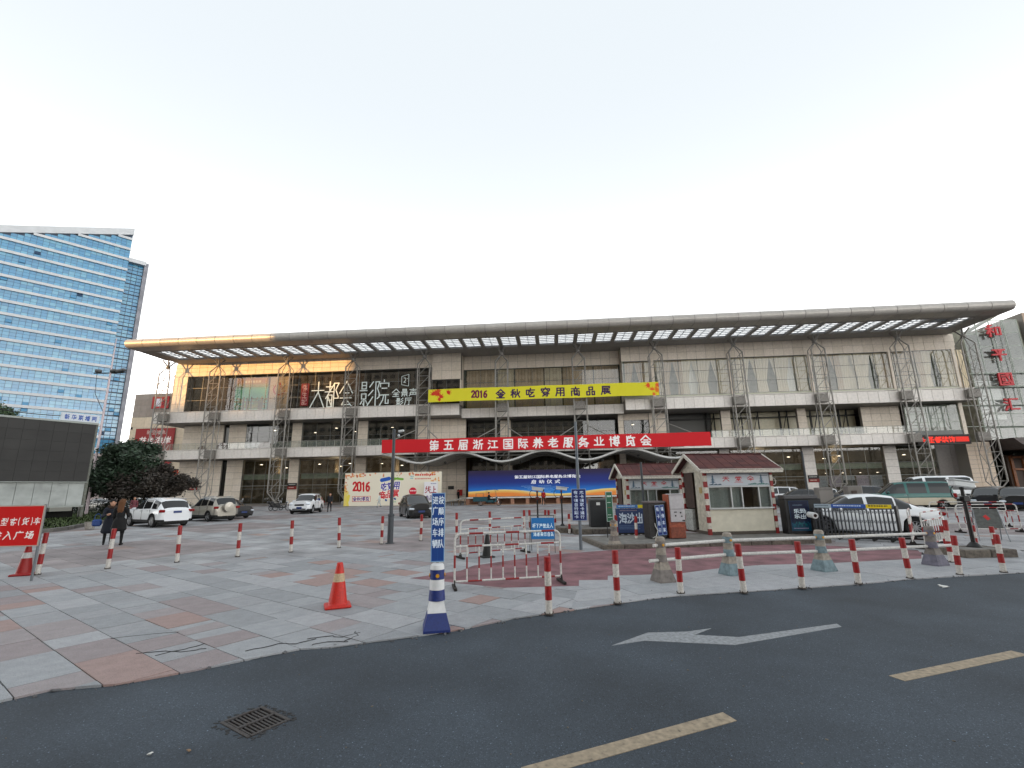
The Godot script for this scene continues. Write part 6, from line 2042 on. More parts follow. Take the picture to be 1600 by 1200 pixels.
func cctv(label: String, at: Vector3, h: float, turn: float, base: bool, s := 1.0):
	var t := thing("security_camera", label, "security camera", at, turn, "security cameras on posts")
	var black := M("camera_post", Color(0.055, 0.055, 0.055), 0.4, 0.2)
	var b := MB.new()
	b.tube(Vector3.ZERO, Vector3(0, h - 0.1, 0), 0.04 * s, 0.032 * s, 10)
	b.lathe([Vector2(0.13 * s, 0.0), Vector2(0.13 * s, 0.02), Vector2(0.06 * s, 0.12), Vector2(0.04 * s, 0.13)], Transform3D(), 10)
	put("post", b, black, t)
	b = MB.new()
	b.box(Vector3(0.02, h - 0.01, 0), Vector3(0.5, 0.14, 0.17) * s, 0.03, Basis(Vector3(0, 0, 1), -0.13))
	b.box(Vector3(0.05, h + 0.065 * s, 0), Vector3(0.58, 0.024, 0.2) * s, 0.008, Basis(Vector3(0, 0, 1), -0.13))
	put("housing", b, M("camera_white", Color(0.78, 0.79, 0.79), 0.4), t)
	b = MB.new()
	b.tube(Vector3(0.265 * s, h - 0.042, 0), Vector3(0.28 * s, h - 0.044, 0), 0.04 * s, -1, 12)
	put("lens", b, M("lens_black", Color(0.02, 0.02, 0.03), 0.08), t)
	var pts := []
	for k in 11:
		var a := k / 10.0 * PI
		pts.append(Vector3(-0.18 - sin(a) * 0.16, h - 0.04 - 0.36 * (1 - cos(a)) * 0.5, 0.0))
	pts.append(Vector3(-0.03, h - 0.42, 0))
	b = MB.new()
	b.pipe(pts, 0.013 * s, 6)
	put("cable", b, black, t)
	b = MB.new()
	b.tube(Vector3(0, h - 0.16, 0), Vector3(0, h - 0.05, 0), 0.05 * s, 0.03 * s, 8)
	b.box(Vector3(0.0, h - 0.4, 0.02), Vector3(0.16, 0.12, 0.1) * s, 0.02)
	put("bracket", b, M("bracket_red", Color(0.34, 0.08, 0.07), 0.5) if base else black, t)

func island(label: String, at: Vector3, w: float, d: float, h: float, turn: float):
	var t := thing("kerb_island", label, "kerb island", at, turn)
	var stone := [M("island_a", Color(0.5, 0.47, 0.43), 0.9, 0, "blotch", 0.7, "granite", 1.2), M("island_b", Color(0.46, 0.43, 0.4), 0.9, 0, "blotch", 0.8, "granite", 1.2)]
	var n := maxi(1, roundi(w / 0.7))
	var b := MB.new()
	b.box(Vector3.ZERO, Vector3(w / n - 0.012, h, 0.16), 0.02)
	var m := b.mesh()
	for k in n:
		for s in [-1, 1]:
			put("kerb_stone", m, stone[k % 2], t, Vector3(-w / 2 + w / n * (k + 0.5), h / 2, s * (d / 2 - 0.08)))
	for s in [-1, 1]:
		box1(t, "end_stone", Vector3(s * (w / 2 - 0.09), h / 2 - 0.002, 0), Vector3(0.16, h, maxf(0.1, d - 0.34)), stone[0], 0.02)
	box1(t, "top", Vector3(0, h / 2 - 0.012, 0), Vector3(w - 0.3, h, maxf(0.1, d - 0.32)), M("island_top", Color(0.5, 0.49, 0.47), 0.9, 0, "cloud", 0.5))

func make_islands():
	island("low kerb island with the ticket machine and the near booth", Vector3(6.35, 0.0, -17.1), 7.6, 2.9, 0.16, 0.1)
	island("short kerb island under the dark gray cabinet", Vector3(3.6, 0.0, -21.4), 2.3, 2.3, 0.23, 0.0)
	island("long kerb island below the black advertising cabinet", Vector3(11.4, 0.0, -18.4), 2.6, 1.5, 0.15, 0.12)
	island("small stone block under the right camera post", Vector3(12.0, 0.0, -13.0), 1.35, 0.9, 0.21, 0.0)
	island("small stone block under the middle camera post", Vector3(2.15, 0.0, -21.7), 0.55, 1.4, 0.24, 0.0)
	cctv("white security camera on a black post, left one of the pair before the backdrop", Vector3(1.05, 0.02, -21.73), 1.85, -0.15, true)
	cctv("white security camera on a black post, right one of the pair before the backdrop", Vector3(2.18, 0.2, -22.2), 1.68, -0.15, true)
	cctv("large white security camera on a leaning black post at the right", Vector3(12.2, 0.2, -13.2), 1.64, 0.08, false, 1.25)

func make_machines():
	# dark gray cabinet
	var gray := M("cabinet_gray", Color(0.16, 0.17, 0.18), 0.45, 0.2, "soft", 0.8)
	var t := thing("gate_cabinet", "dark gray metal cabinet on the short island below the backdrop", "cabinet", Vector3(3.74, 0.22, -21.6), -0.02)
	box1(t, "body", Vector3(0, 0.56, 0), Vector3(0.84, 1.12, 0.6), gray, 0.02)
	box1(t, "lid", Vector3(0.02, 1.16, 0), Vector3(0.9, 0.1, 0.66), M("cabinet_lid", Color(0.36, 0.37, 0.37), 0.5, 0.2), 0.02)
	box1(t, "notice", Vector3(-0.05, 0.98, 0.305), Vector3(0.16, 0.12, 0.01), M("paper_white", Color(0.85, 0.85, 0.84), 0.7))
	# gate machine behind the blue plates
	t = thing("gate_machine", "dark boom gate machine with two narrow blue plates in front", "machine", Vector3(4.92, 0.15, -17.05), 0.12)
	box1(t, "body", Vector3(0, 0.6, -0.1), Vector3(0.62, 1.16, 0.5), M("machine_dark", Color(0.2, 0.19, 0.19), 0.5, 0.1, "blotch", 0.8), 0.02)
	box1(t, "top", Vector3(0, 1.21, -0.1), Vector3(0.68, 0.08, 0.56), M("machine_top", Color(0.33, 0.3, 0.3), 0.5), 0.02)
	var tilt := Basis(Vector3(0, 0, 1), 0.055)
	for k in 2:
		var im := framed(96, 600, Color(0.05, 0.15, 0.42), Color(0.45, 0.58, 0.75), 7)
		write(im, "请停车取" if k else "有卡自行", Vector2(20, 40), Vector2(56, 78), Vector2(0, 140), Color(0.85, 0.9, 0.95), 9)
		var b := MB.new()
		b.box(Vector3.ZERO, Vector3(0.155, 1.0, 0.02), 0.004)
		var o := put("blue_plate", b, M("sign_rim", Color(0.62, 0.66, 0.7), 0.45, 0.2), t, Vector3(0.0 + k * 0.165, 0.62 + k * 0.01, 0.24))
		o.basis = tilt
		board(o, "lettering", 0.15, 0.99, im, Vector3(0, 0, 0.0115))
	var cb := MB.new()
	cb.pipe([Vector3(-0.3, 0.05, 0.35), Vector3(-0.2, 0.12, 0.42), Vector3(-0.12, 0.3, 0.4), Vector3(-0.15, 0.42, 0.3), Vector3(-0.12, 0.52, 0.18)], 0.012, 6)
	put("loose_cable", cb, M("cable_white", Color(0.75, 0.75, 0.73), 0.5), t)
	# orange ticket machine
	var orange := M("machine_orange", Color(0.67, 0.33, 0.21), 0.5, 0, "blotch", 0.9)
	t = thing("ticket_machine", "orange ticket machine with a white upper front left of the near booth", "machine", Vector3(5.58, 0.15, -16.95), 0.06)
	box1(t, "body", Vector3(0, 0.74, -0.12), Vector3(0.56, 1.46, 0.46), orange, 0.02)
	box1(t, "plinth", Vector3(0, 0.2, 0.125), Vector3(0.5, 0.36, 0.03), M("machine_orange_dark", Color(0.56, 0.27, 0.17), 0.5, 0, "blotch", 0.9), 0.01)
	box1(t, "front_panel", Vector3(0.03, 1.0, 0.13), Vector3(0.5, 0.9, 0.06), M("machine_white", Color(0.74, 0.73, 0.74), 0.45, 0, "soft", 1.0), 0.015)
	box1(t, "top_plate", Vector3(0.02, 1.475, 0.02), Vector3(0.52, 0.035, 0.3), M("machine_white", Color(0.74, 0.73, 0.74)), 0.01)
	box1(t, "seam", Vector3(0.03, 0.98, 0.162), Vector3(0.5, 0.012, 0.006), M("machine_dark", Color(0.2, 0.19, 0.19)))
	for q in [[-0.08, 0.88, 0.1, 0.03], [-0.08, 0.76, 0.045, 0.05], [0.1, 0.86, 0.05, 0.05], [0.13, 0.74, 0.05, 0.04], [0.19, 0.6, 0.1, 0.04]]:
		box1(t, "button", Vector3(q[0] + 0.03, q[1], 0.166), Vector3(q[2], q[3], 0.016), M("button_dark", Color(0.12, 0.12, 0.12), 0.4), 0.004)
	# a second orange machine behind
	t = thing("ticket_machine", "second orange ticket machine seen between the two booths", "machine", Vector3(7.15, 0.02, -21.3), 0.1)
	box1(t, "body", Vector3(0, 0.5, 0), Vector3(0.5, 1.0, 0.45), orange, 0.02)
	box1(t, "front_panel", Vector3(0, 1.1, 0.02), Vector3(0.48, 0.8, 0.45), M("machine_gray", Color(0.4, 0.42, 0.43), 0.5, 0, "soft", 1.0), 0.02)
	# black advertising cabinet
	var black := M("ad_black", Color(0.1, 0.105, 0.115), 0.4, 0.1, "soft", 1.0)
	t = thing("advertising_cabinet", "black advertising cabinet with a dark blue poster right of the near booth", "cabinet", Vector3(10.55, 0.14, -18.0), -0.05)
	box1(t, "body", Vector3(0, 0.62, 0), Vector3(1.3, 1.24, 0.42), black, 0.02)
	box1(t, "top", Vector3(-0.05, 1.3, 0), Vector3(1.2, 0.14, 0.46), M("ad_top", Color(0.3, 0.3, 0.31), 0.5), 0.02)
	var im := framed(260, 440, Color(0.06, 0.12, 0.22), Color(0.12, 0.24, 0.36), 6)
	for y in range(6, 434):
		im.fill_rect(Rect2i(6, y, 248, 1), Color(0.05, 0.09, 0.2).lerp(Color(0.06, 0.26, 0.34), smoothstep(250, 400, y)))
	write(im, "乐玛", Vector2(50, 120), Vector2(76, 64), Vector2(86, 0), Color(0.84, 0.9, 0.93), 10)
	write(im, "乐出", Vector2(50, 200), Vector2(76, 58), Vector2(86, 0), Color(0.84, 0.9, 0.93), 10)
	small_print(im, Rect2(50, 60, 150, 14), 1, Color(0.5, 0.6, 0.68), 3)
	for k in 14:
		var rr := RandomNumberGenerator.new()
		rr.seed = k
		im.fill_rect(Rect2i(14 + k * 17, 300 + rr.randi_range(0, 40), 14, rr.randi_range(20, 50)), Color(0.06, rr.randf_range(0.3, 0.42), 0.42))
	small_print(im, Rect2(30, 396, 190, 22), 1, Color(0.6, 0.55, 0.68), 4)
	box1(t, "poster_rim", Vector3(-0.16, 0.64, 0.205), Vector3(0.78, 1.14, 0.03), M("ad_rim", Color(0.04, 0.04, 0.05), 0.3), 0.01)
	board(t, "poster", 0.7, 1.06, im, Vector3(-0.16, 0.64, 0.222), "", 0.25)
	t = thing("security_camera", "round white security camera pointing at the road before the black cabinet", "security camera", Vector3(10.3, 0.02, -16.9), 0.0)
	var b := MB.new()
	b.tube(Vector3.ZERO, Vector3(0, 0.76, 0), 0.03, -1, 8)
	b.lathe([Vector2(0.1, 0), Vector2(0.1, 0.02), Vector2(0.03, 0.05)], Transform3D(), 10)
	put("post", b, black, t)
	b = MB.new()
	b.tube(Vector3(0, 0.84, -0.2), Vector3(0, 0.82, 0.14), 0.1, 0.105, 16)
	put("housing", b, M("camera_white", Color(0.78, 0.79, 0.79), 0.4), t)
	b = MB.new()
	b.tube(Vector3(0, 0.82, 0.13), Vector3(0, 0.819, 0.15), 0.06, 0.055, 14)
	put("lens", b, M("lens_brown", Color(0.16, 0.1, 0.08), 0.15), t)
	# gray machine backs beyond the gate
	for q in [[13.6, -21.3, 1.72, 0.62, "gray gate machine seen from behind, left one beyond the folding gate"], [14.4, -20.6, 1.78, 0.58, "gray gate machine with a brown slot, right one beyond the folding gate"]]:
		t = thing("gate_machine", q[4], "machine", Vector3(q[0], 0.02, q[1]), -0.15)
		box1(t, "body", Vector3(0, q[2] / 2, 0), Vector3(q[3], q[2], 0.4), M("machine_beige", Color(0.46, 0.44, 0.42), 0.5, 0.1, "soft", 0.8), 0.03)
		if q[0] > 14:
			box1(t, "slot", Vector3(-0.05, q[2] * 0.72, 0.21), Vector3(0.22, 0.6, 0.04), M("slot_brown", Color(0.25, 0.19, 0.16), 0.6), 0.02)
		else:
			box1(t, "panel", Vector3(0, q[2] * 0.78, 0.205), Vector3(q[3] - 0.1, 0.5, 0.02), M("panel_beige", Color(0.52, 0.5, 0.48), 0.5), 0.01)

func folding_gate(label: String, at: Vector3, to: Vector3, n: int, slat: Material, h: float, banner: Image, strip: Image):
	var d := to - at
	var t := thing("folding_gate", label, "gate", at, -atan2(d.z, d.x))
	var l := d.length()
	var b := MB.new()
	b.box(Vector3(0, h * 0.5, 0), Vector3(0.032, h - 0.2, 0.03), 0.006)
	var m := b.mesh()
	var lat := MB.new()
	for k in n:
		var x := l * (k + 0.5) / n
		put("slat", m, slat, t, Vector3(x, 0.02, 0.16 if k % 2 else -0.16))
		if k < n - 1:
			var x2 := l * (k + 1.5) / n
			var z0 := 0.16 if k % 2 else -0.16
			for y in [0.25, h * 0.5, h - 0.25]:
				lat.tube(Vector3(x, y, z0), Vector3(x2, y + 0.12, -z0), 0.009, -1, 5)
				lat.tube(Vector3(x, y + 0.12, z0), Vector3(x2, y, -z0), 0.009, -1, 5)
	put("lattice", lat, slat, t)
	for s in [-1, 1]:
		box1(t, "bottom_bar", Vector3(l / 2, 0.09, 0.17 * s), Vector3(l, 0.05, 0.03), M("gate_black", Color(0.06, 0.06, 0.06), 0.5), 0.006)
	box1(t, "end_post", Vector3(l - 0.02, h / 2, 0), Vector3(0.06, h + 0.04, 0.42), M("gate_black", Color(0.06, 0.06, 0.06), 0.5), 0.01)
	var w := MB.new()
	for k in 5:
		for s in [-1, 1]:
			w.tube(Vector3(l * (k + 0.5) / 5, 0.05, 0.17 * s - 0.015), Vector3(l * (k + 0.5) / 5, 0.05, 0.17 * s + 0.015), 0.05, -1, 10)
	put("wheels", w, M("gate_black", Color(0.06, 0.06, 0.06), 0.5), t)
	if strip:
		box1(t, "top_bar", Vector3(l / 2, h + 0.0, 0.15), Vector3(l * 0.92, 0.13, 0.05), M("strip_back", Color(0.3, 0.4, 0.5), 0.5), 0.01)
		board(t, "strip_lettering", l * 0.91, 0.12, strip, Vector3(l / 2, h, 0.178))
	if banner:
		box1(t, "banner_back", Vector3(l / 2, h * 0.52, 0.19), Vector3(l * 0.98, h * 0.82, 0.012), M("banner_blue", Color(0.1, 0.2, 0.42), 0.6))
		board(t, "banner", l * 0.97, h * 0.8, banner, Vector3(l / 2, h * 0.52, 0.1985))

func make_gates():
	var strip := blank(640, 48, Color(0.12, 0.3, 0.62))
	strip.fill_rect(Rect2i(0, 0, 150, 48), Color(0.6, 0.66, 0.7))
	strip.fill_rect(Rect2i(440, 0, 200, 48), Color(0.86, 0.75, 0.05))
	small_print(strip, Rect2(10, 14, 120, 22), 1, Color(0.25, 0.3, 0.36), 4)
	small_print(strip, Rect2(170, 12, 250, 26), 1, Color(0.82, 0.88, 0.95), 5)
	small_print(strip, Rect2(460, 10, 160, 30), 1, Color(0.2, 0.16, 0.05), 6)
	folding_gate("long folding gate of dark slats with a blue and yellow top strip", Vector3(10.75, 0.02, -17.6), Vector3(12.45, 0.02, -15.9), 44, M("slat_steel", Color(0.3, 0.31, 0.33), 0.35, 0.5), 1.12, null, strip)
	var im := blank(480, 320, Color(0.13, 0.2, 0.36))
	for x in range(0, 480, 15):
		im.fill_rect(Rect2i(x, 0, 5, 320), Color(0.2, 0.27, 0.42))
	write(im, "海沙出", Vector2(50, 60), Vector2(110, 130), Vector2(130, 0), Color(0.75, 0.8, 0.85), 18)
	small_print(im, Rect2(60, 16, 320, 26), 1, Color(0.5, 0.45, 0.5), 7)
	small_print(im, Rect2(40, 226, 400, 60), 3, Color(0.35, 0.45, 0.6), 8)
	strip = blank(320, 48, Color(0.25, 0.45, 0.68))
	strip.fill_rect(Rect2i(240, 0, 80, 48), Color(0.8, 0.74, 0.08))
	small_print(strip, Rect2(20, 12, 190, 24), 1, Color(0.8, 0.86, 0.92), 9)
	folding_gate("folding gate covered by a blue cloth with white characters, left of the far booth", Vector3(4.05, 0.02, -19.6), Vector3(5.25, 0.02, -19.5), 12, M("slat_steel", Color(0.3, 0.31, 0.33), 0.35, 0.5), 1.12, im, strip)

func booth(label: String, at: Vector3, turn: float, s: float):
	var t := thing("ticket_booth", label, "booth", at, turn, "ticket booths")
	var cream := M("booth_cream", Color(0.86, 0.83, 0.76), 0.65, 0, "soft", 0.5, "wear", 0.3)
	var panel := M("booth_panel", Color(0.83, 0.81, 0.74), 0.7, 0, "soft", 0.5)
	var trim := M("booth_trim", Color(0.86, 0.84, 0.79), 0.55, 0, "wear", 0.7)
	var alu := M("booth_alu", Color(0.7, 0.71, 0.71), 0.35, 0.4)
	var red := M("booth_red", Color(0.6, 0.08, 0.08), 0.5, 0, "wear", 1.0)
	var w := 2.62 * s
	var d := 1.8 * s
	var h := 2.32 * s
	# front faces +z, door side faces -x
	box1(t, "floor", Vector3(0, 0.06, 0), Vector3(w, 0.12, d), M("booth_floor", Color(0.3, 0.27, 0.24), 0.8), 0.01)
	box1(t, "lower_front", Vector3(0, 0.5 * s, d / 2 - 0.03), Vector3(w - 0.16, 0.84 * s, 0.06), panel, 0.01)
	box1(t, "back_wall", Vector3(0, h / 2, -d / 2 + 0.03), Vector3(w - 0.1, h - 0.1, 0.05), cream, 0.01)
	box1(t, "far_side_wall", Vector3(w / 2 - 0.03, h / 2, 0), Vector3(0.05, h - 0.1, d - 0.14), cream, 0.01)
	# door side: open doorway at the rear, solid wall with vertical boards in front
	var bd := MB.new()
	bd.box(Vector3.ZERO, Vector3(0.05, h - 0.12, 0.235 * s), 0.008)
	var bm := bd.mesh()
	for k in 3:
		put("side_board", bm, cream, t, Vector3(-w / 2 + 0.03, h / 2, d / 2 - 0.2 * s - k * 0.245 * s))
	box1(t, "door", Vector3(-w / 2 + 0.02, h * 0.68, -d * 0.24), Vector3(0.05, h * 0.58, 0.72 * s), M("door_brown", Color(0.27, 0.2, 0.17), 0.6, 0, "streak", 0.5), 0.01)
	box1(t, "door_panel", Vector3(-w / 2 - 0.03, h * 0.2, -d * 0.26), Vector3(0.14, h * 0.34, 0.62 * s), M("door_white", Color(0.75, 0.76, 0.74), 0.6, 0, "blotch", 0.9), 0.02)
	box1(t, "notice", Vector3(-w / 2 - 0.004, h * 0.68, d / 2 - 0.38 * s), Vector3(0.012, 0.22 * s, 0.2 * s), M("notice_tan", Color(0.62, 0.54, 0.36), 0.7))
	# window band
	var y0 := 0.94 * s
	var y1 := 1.68 * s
	box1(t, "sill", Vector3(0, y0 - 0.02, d / 2 + 0.02), Vector3(w - 0.1, 0.06, 0.14), alu, 0.01)
	box1(t, "window_head", Vector3(0, y1 + 0.02, d / 2 - 0.02), Vector3(w - 0.14, 0.05, 0.08), alu, 0.01)
	var xs := [-w / 2 + 0.1, -w * 0.125, w * 0.035, w * 0.29, w / 2 - 0.1]
	for k in 4:
		var cx: float = (xs[k] + xs[k + 1]) / 2
		var ww: float = xs[k + 1] - xs[k]
		if k != 2:
			var f := MB.new()
			f.box(Vector3(cx, (y0 + y1) / 2, d / 2 - 0.03), Vector3(ww - 0.05, y1 - y0 - 0.06, 0.01))
			put("window_pane", f, glass("booth_glass", Color(0.3, 0.36, 0.35), 0.22, 0.5), t)
			f = MB.new()
			var rr := RandomNumberGenerator.new()
			rr.seed = k
			drape(f, cx - ww / 2 + 0.04, cx + ww / 2 - 0.04, y0, y1, d / 2 - 0.16, 0.0, 1, rr)
			put("curtain", f, M("booth_curtain", Color(0.62, 0.64, 0.6), 0.9, 0, "soft", 1.0), t)
	var f := MB.new()
	for k in 5:
		f.box(Vector3(xs[k], (y0 + y1) / 2, d / 2 - 0.02), Vector3(0.05, y1 - y0, 0.06), 0.006)
	put("window_frame", f, alu, t)
	box1(t, "inner_wall", Vector3(0.2, 1.3 * s, -0.3), Vector3(w - 0.6, 1.3 * s, 0.04), M("booth_inner", Color(0.6, 0.56, 0.5), 0.9))
	# printed band above the windows
	var im := blank(760, 200, Color(0.72, 0.75, 0.78))
	for k in 60:
		var rr := RandomNumberGenerator.new()
		rr.seed = k
		dab(im, Vector2(rr.randf_range(0, 760), rr.randf_range(20, 180)), Vector2(rr.randf_range(0, 760), rr.randf_range(20, 180)), 1.5, Color(0.76, 0.79, 0.82))
	for q in [[66, 1.0], [664, 1.1]]:
		for k in 5:
			dab(im, Vector2(q[0] - 8 - k * 5, 64 + k * 22), Vector2(q[0] + 8 + k * 5, 64 + k * 22), 7, Color(0.2, 0.32, 0.42))
			dab(im, Vector2(q[0], 50 + k * 22), Vector2(q[0], 70 + k * 22), 12 + k * 3, Color(0.26, 0.38, 0.47))
	for k in 12:
		dab(im, Vector2(20 + k * 12, 186 - (k % 4) * 4), Vector2(34 + k * 12, 188), 9, Color(0.18, 0.28, 0.36))
		dab(im, Vector2(500 + k * 20, 184 - (k % 5) * 4), Vector2(530 + k * 20, 188), 10, Color(0.2, 0.42, 0.4))
	dab(im, Vector2(520, 44), Vector2(744, 62), 8, Color(0.3, 0.36, 0.38))
	write(im, "天堂伞", Vector2(190, 66), Vector2(76, 70), Vector2(152, 0), Color(0.72, 0.16, 0.2), 9)
	small_print(im, Rect2(160, 16, 460, 18), 1, Color(0.28, 0.26, 0.28), 12)
	small_print(im, Rect2(330, 152, 150, 16), 1, Color(0.75, 0.25, 0.3), 13)
	box1(t, "sign_panel", Vector3(0, (y1 + h) / 2 - 0.01, d / 2 - 0.03), Vector3(w - 0.14, h - y1 - 0.1, 0.06), M("booth_sign_back", Color(0.68, 0.7, 0.72), 0.6), 0.01)
	board(t, "sign_print", w - 0.2, h - y1 - 0.14, im, Vector3(0, (y1 + h) / 2 - 0.01, d / 2 + 0.003))
	# striped corner posts
	for q in [[-1, 1], [1, 1], [-1, -1]]:
		var p := Vector3((w / 2 - 0.02) * q[0], 0, (d / 2 - 0.02) * q[1])
		var a := MB.new()
		var c := MB.new()
		var n := 11
		for k in n:
			(c if k % 2 == 0 else a).box(p + Vector3(0, h * (k + 0.5) / n, 0), Vector3(0.11, h / n, 0.11))
		var o := put("corner_post", a, trim, t)
		put("red_bands", c, red, o)
	# gabled roof: ridge along x
	var over := 0.3 * s
	var rise := 0.62 * s
	var hw := w / 2 + 0.3 * s
	var hd := d / 2 + over
	var slope := Vector3(0, -rise, hd).normalized()
	var ln := sqrt(rise * rise + hd * hd)
	for side in [-1, 1]:
		var dir := Vector3(0, slope.y, slope.z * side)
		var b := MB.new()
		var mid := Vector3(0, h + rise * 0.5 - 0.03, hd * 0.5 * side)
		var basis := Basis(Vector3(1, 0, 0), Vector3(0, dir.z * side, -dir.y * side * side).normalized() if false else Vector3(1, 0, 0).cross(dir) * (-1.0 if side > 0 else 1.0), dir)
		b.box(mid, Vector3(hw * 2 - 0.02, 0.05, ln), 0.0, basis)
		var rf := put("roof", b, M("roof_board", Color(0.3, 0.16, 0.15), 0.8), t)
		# courses of shingles
		var tabs := [M("shingle_a", Color(0.33, 0.165, 0.16), 0.9, 0, "grain", 4.0), M("shingle_b", Color(0.29, 0.145, 0.14), 0.9, 0, "grain", 4.0), M("shingle_c", Color(0.36, 0.19, 0.175), 0.9, 0, "grain", 4.0)]
		var rr := RandomNumberGenerator.new()
		rr.seed = 6 + side
		var nx := 9
		for row in 7:
			for k in nx:
				var sb := MB.new()
				sb.box(Vector3.ZERO, Vector3(hw * 2 / nx - 0.012, 0.018, ln / 7 + 0.03), 0.004)
				var o := put("shingle", sb, tabs[rr.randi_range(0, 2)], rf)
				var along := Vector3(-hw + hw * 2 / nx * (k + 0.5), h + rise - 0.03, 0) + dir * (ln * (row + 0.5) / 7)
				o.transform = Transform3D(basis * Basis(Vector3.RIGHT, 0.05), along + basis.y * (0.036 + 0.002 * (k % 2)))
		b = MB.new()
		b.box(Vector3(0, h - 0.05, hd * side), Vector3(hw * 2, 0.15 * s, 0.05), 0.01)
		put("eave_board", b, trim, t)
	for sx in [-1, 1]:
		var g := MB.new()
		g.prism(PackedVector2Array([Vector2(-hd, h - 0.06), Vector2(hd, h - 0.06), Vector2(0, h + rise - 0.06)]), -0.02, 0.02, Transform3D(Basis(Vector3.UP, PI / 2), Vector3((w / 2) * sx, 0, 0)))
		put("gable", g, cream, t)
		g = MB.new()
		for side in [-1, 1]:
			var a := Vector3(hw * sx, h + rise - 0.02, 0)
			var e := Vector3(hw * sx, h - 0.06, hd * side)
			var dd := (e - a).normalized()
			g.box((a + e) / 2, Vector3(0.05, 0.13 * s, a.distance_to(e)), 0.01, Basis(Vector3(1, 0, 0), dd.cross(Vector3(1, 0, 0)), dd))
		put("barge_board", g, trim, t)
	box1(t, "ridge_cap", Vector3(0, h + rise + 0.02, 0), Vector3(hw * 2 - 0.04, 0.05, 0.14), M("shingle_b", Color(0.29, 0.145, 0.14)), 0.02)
	# coiled cable at the right eave
	var cb := MB.new()
	var pts := []
	for k in 20:
		var a := k * 0.75
		pts.append(Vector3(w / 2 + 0.12 + cos(a) * 0.09, h - 0.45 + sin(a) * 0.13, d / 2 - 0.1 + k * 0.003))
	cb.pipe(pts, 0.012, 5)
	put("cable_coil", cb, M("cable_white", Color(0.75, 0.75, 0.73), 0.5), t)

func make_litter():
	var t := thing("planter_tub", "small white tub on the paving beside the lawn edging", "tub", Vector3(-24.0, 0.02, -27.7))
	var b := MB.new()
	b.lathe([Vector2(0.0, 0.02), Vector2(0.2, 0.02), Vector2(0.26, 0.4), Vector2(0.28, 0.42), Vector2(0.24, 0.42), Vector2(0.22, 0.34), Vector2(0.0, 0.34)], Transform3D(), 14)
	put("tub", b, M("tub_white", Color(0.68, 0.66, 0.63), 0.7, 0, "blotch", 1.0), t)
	var r := RandomNumberGenerator.new()
	r.seed = 17
	for q in [[7.9, -9.3, "white paper scrap on the asphalt near the right kerb"], [-2.75, -4.02, "pale crumpled scrap on the asphalt left of the drain"], [-2.48, -4.06, "brown scrap on the asphalt left of the drain, nearer to it"]]:
		t = thing("paper_scrap", q[2], "litter", Vector3(q[0], 0.004, q[1]), r.randf() * 6)
		b = MB.new()
		var s := 0.07 if q[0] > 0 else 0.018
		for k in 3:
			b.box(Vector3(r.randfn() * s * 0.5, 0.008 + 0.003 * k, r.randfn() * s * 0.4), Vector3(s * 1.6, 0.004, s), 0.001, Basis(Vector3(r.randfn(), 2, r.randfn()).normalized(), r.randf() * 3))
		put("scrap", b, M("scrap_white", Color(0.8, 0.8, 0.78), 0.8) if "brown" not in q[2] else M("scrap_brown", Color(0.5, 0.4, 0.3), 0.8), t)

func along(pl: Array, x: float) -> float:
	if x <= pl[0][0]: return pl[0][1]
	for i in pl.size() - 1:
		if x <= pl[i + 1][0]:
			var t: float = (x - pl[i][0]) / maxf(pl[i + 1][0] - pl[i][0], 1e-5)
			return lerpf(pl[i][1], pl[i + 1][1], t)
	return pl[pl.size() - 1][1]

func smooth_along(pl: Array, x: float) -> float:
	return (along(pl, x - 0.07) + along(pl, x) * 2.0 + along(pl, x + 0.07)) * 0.25

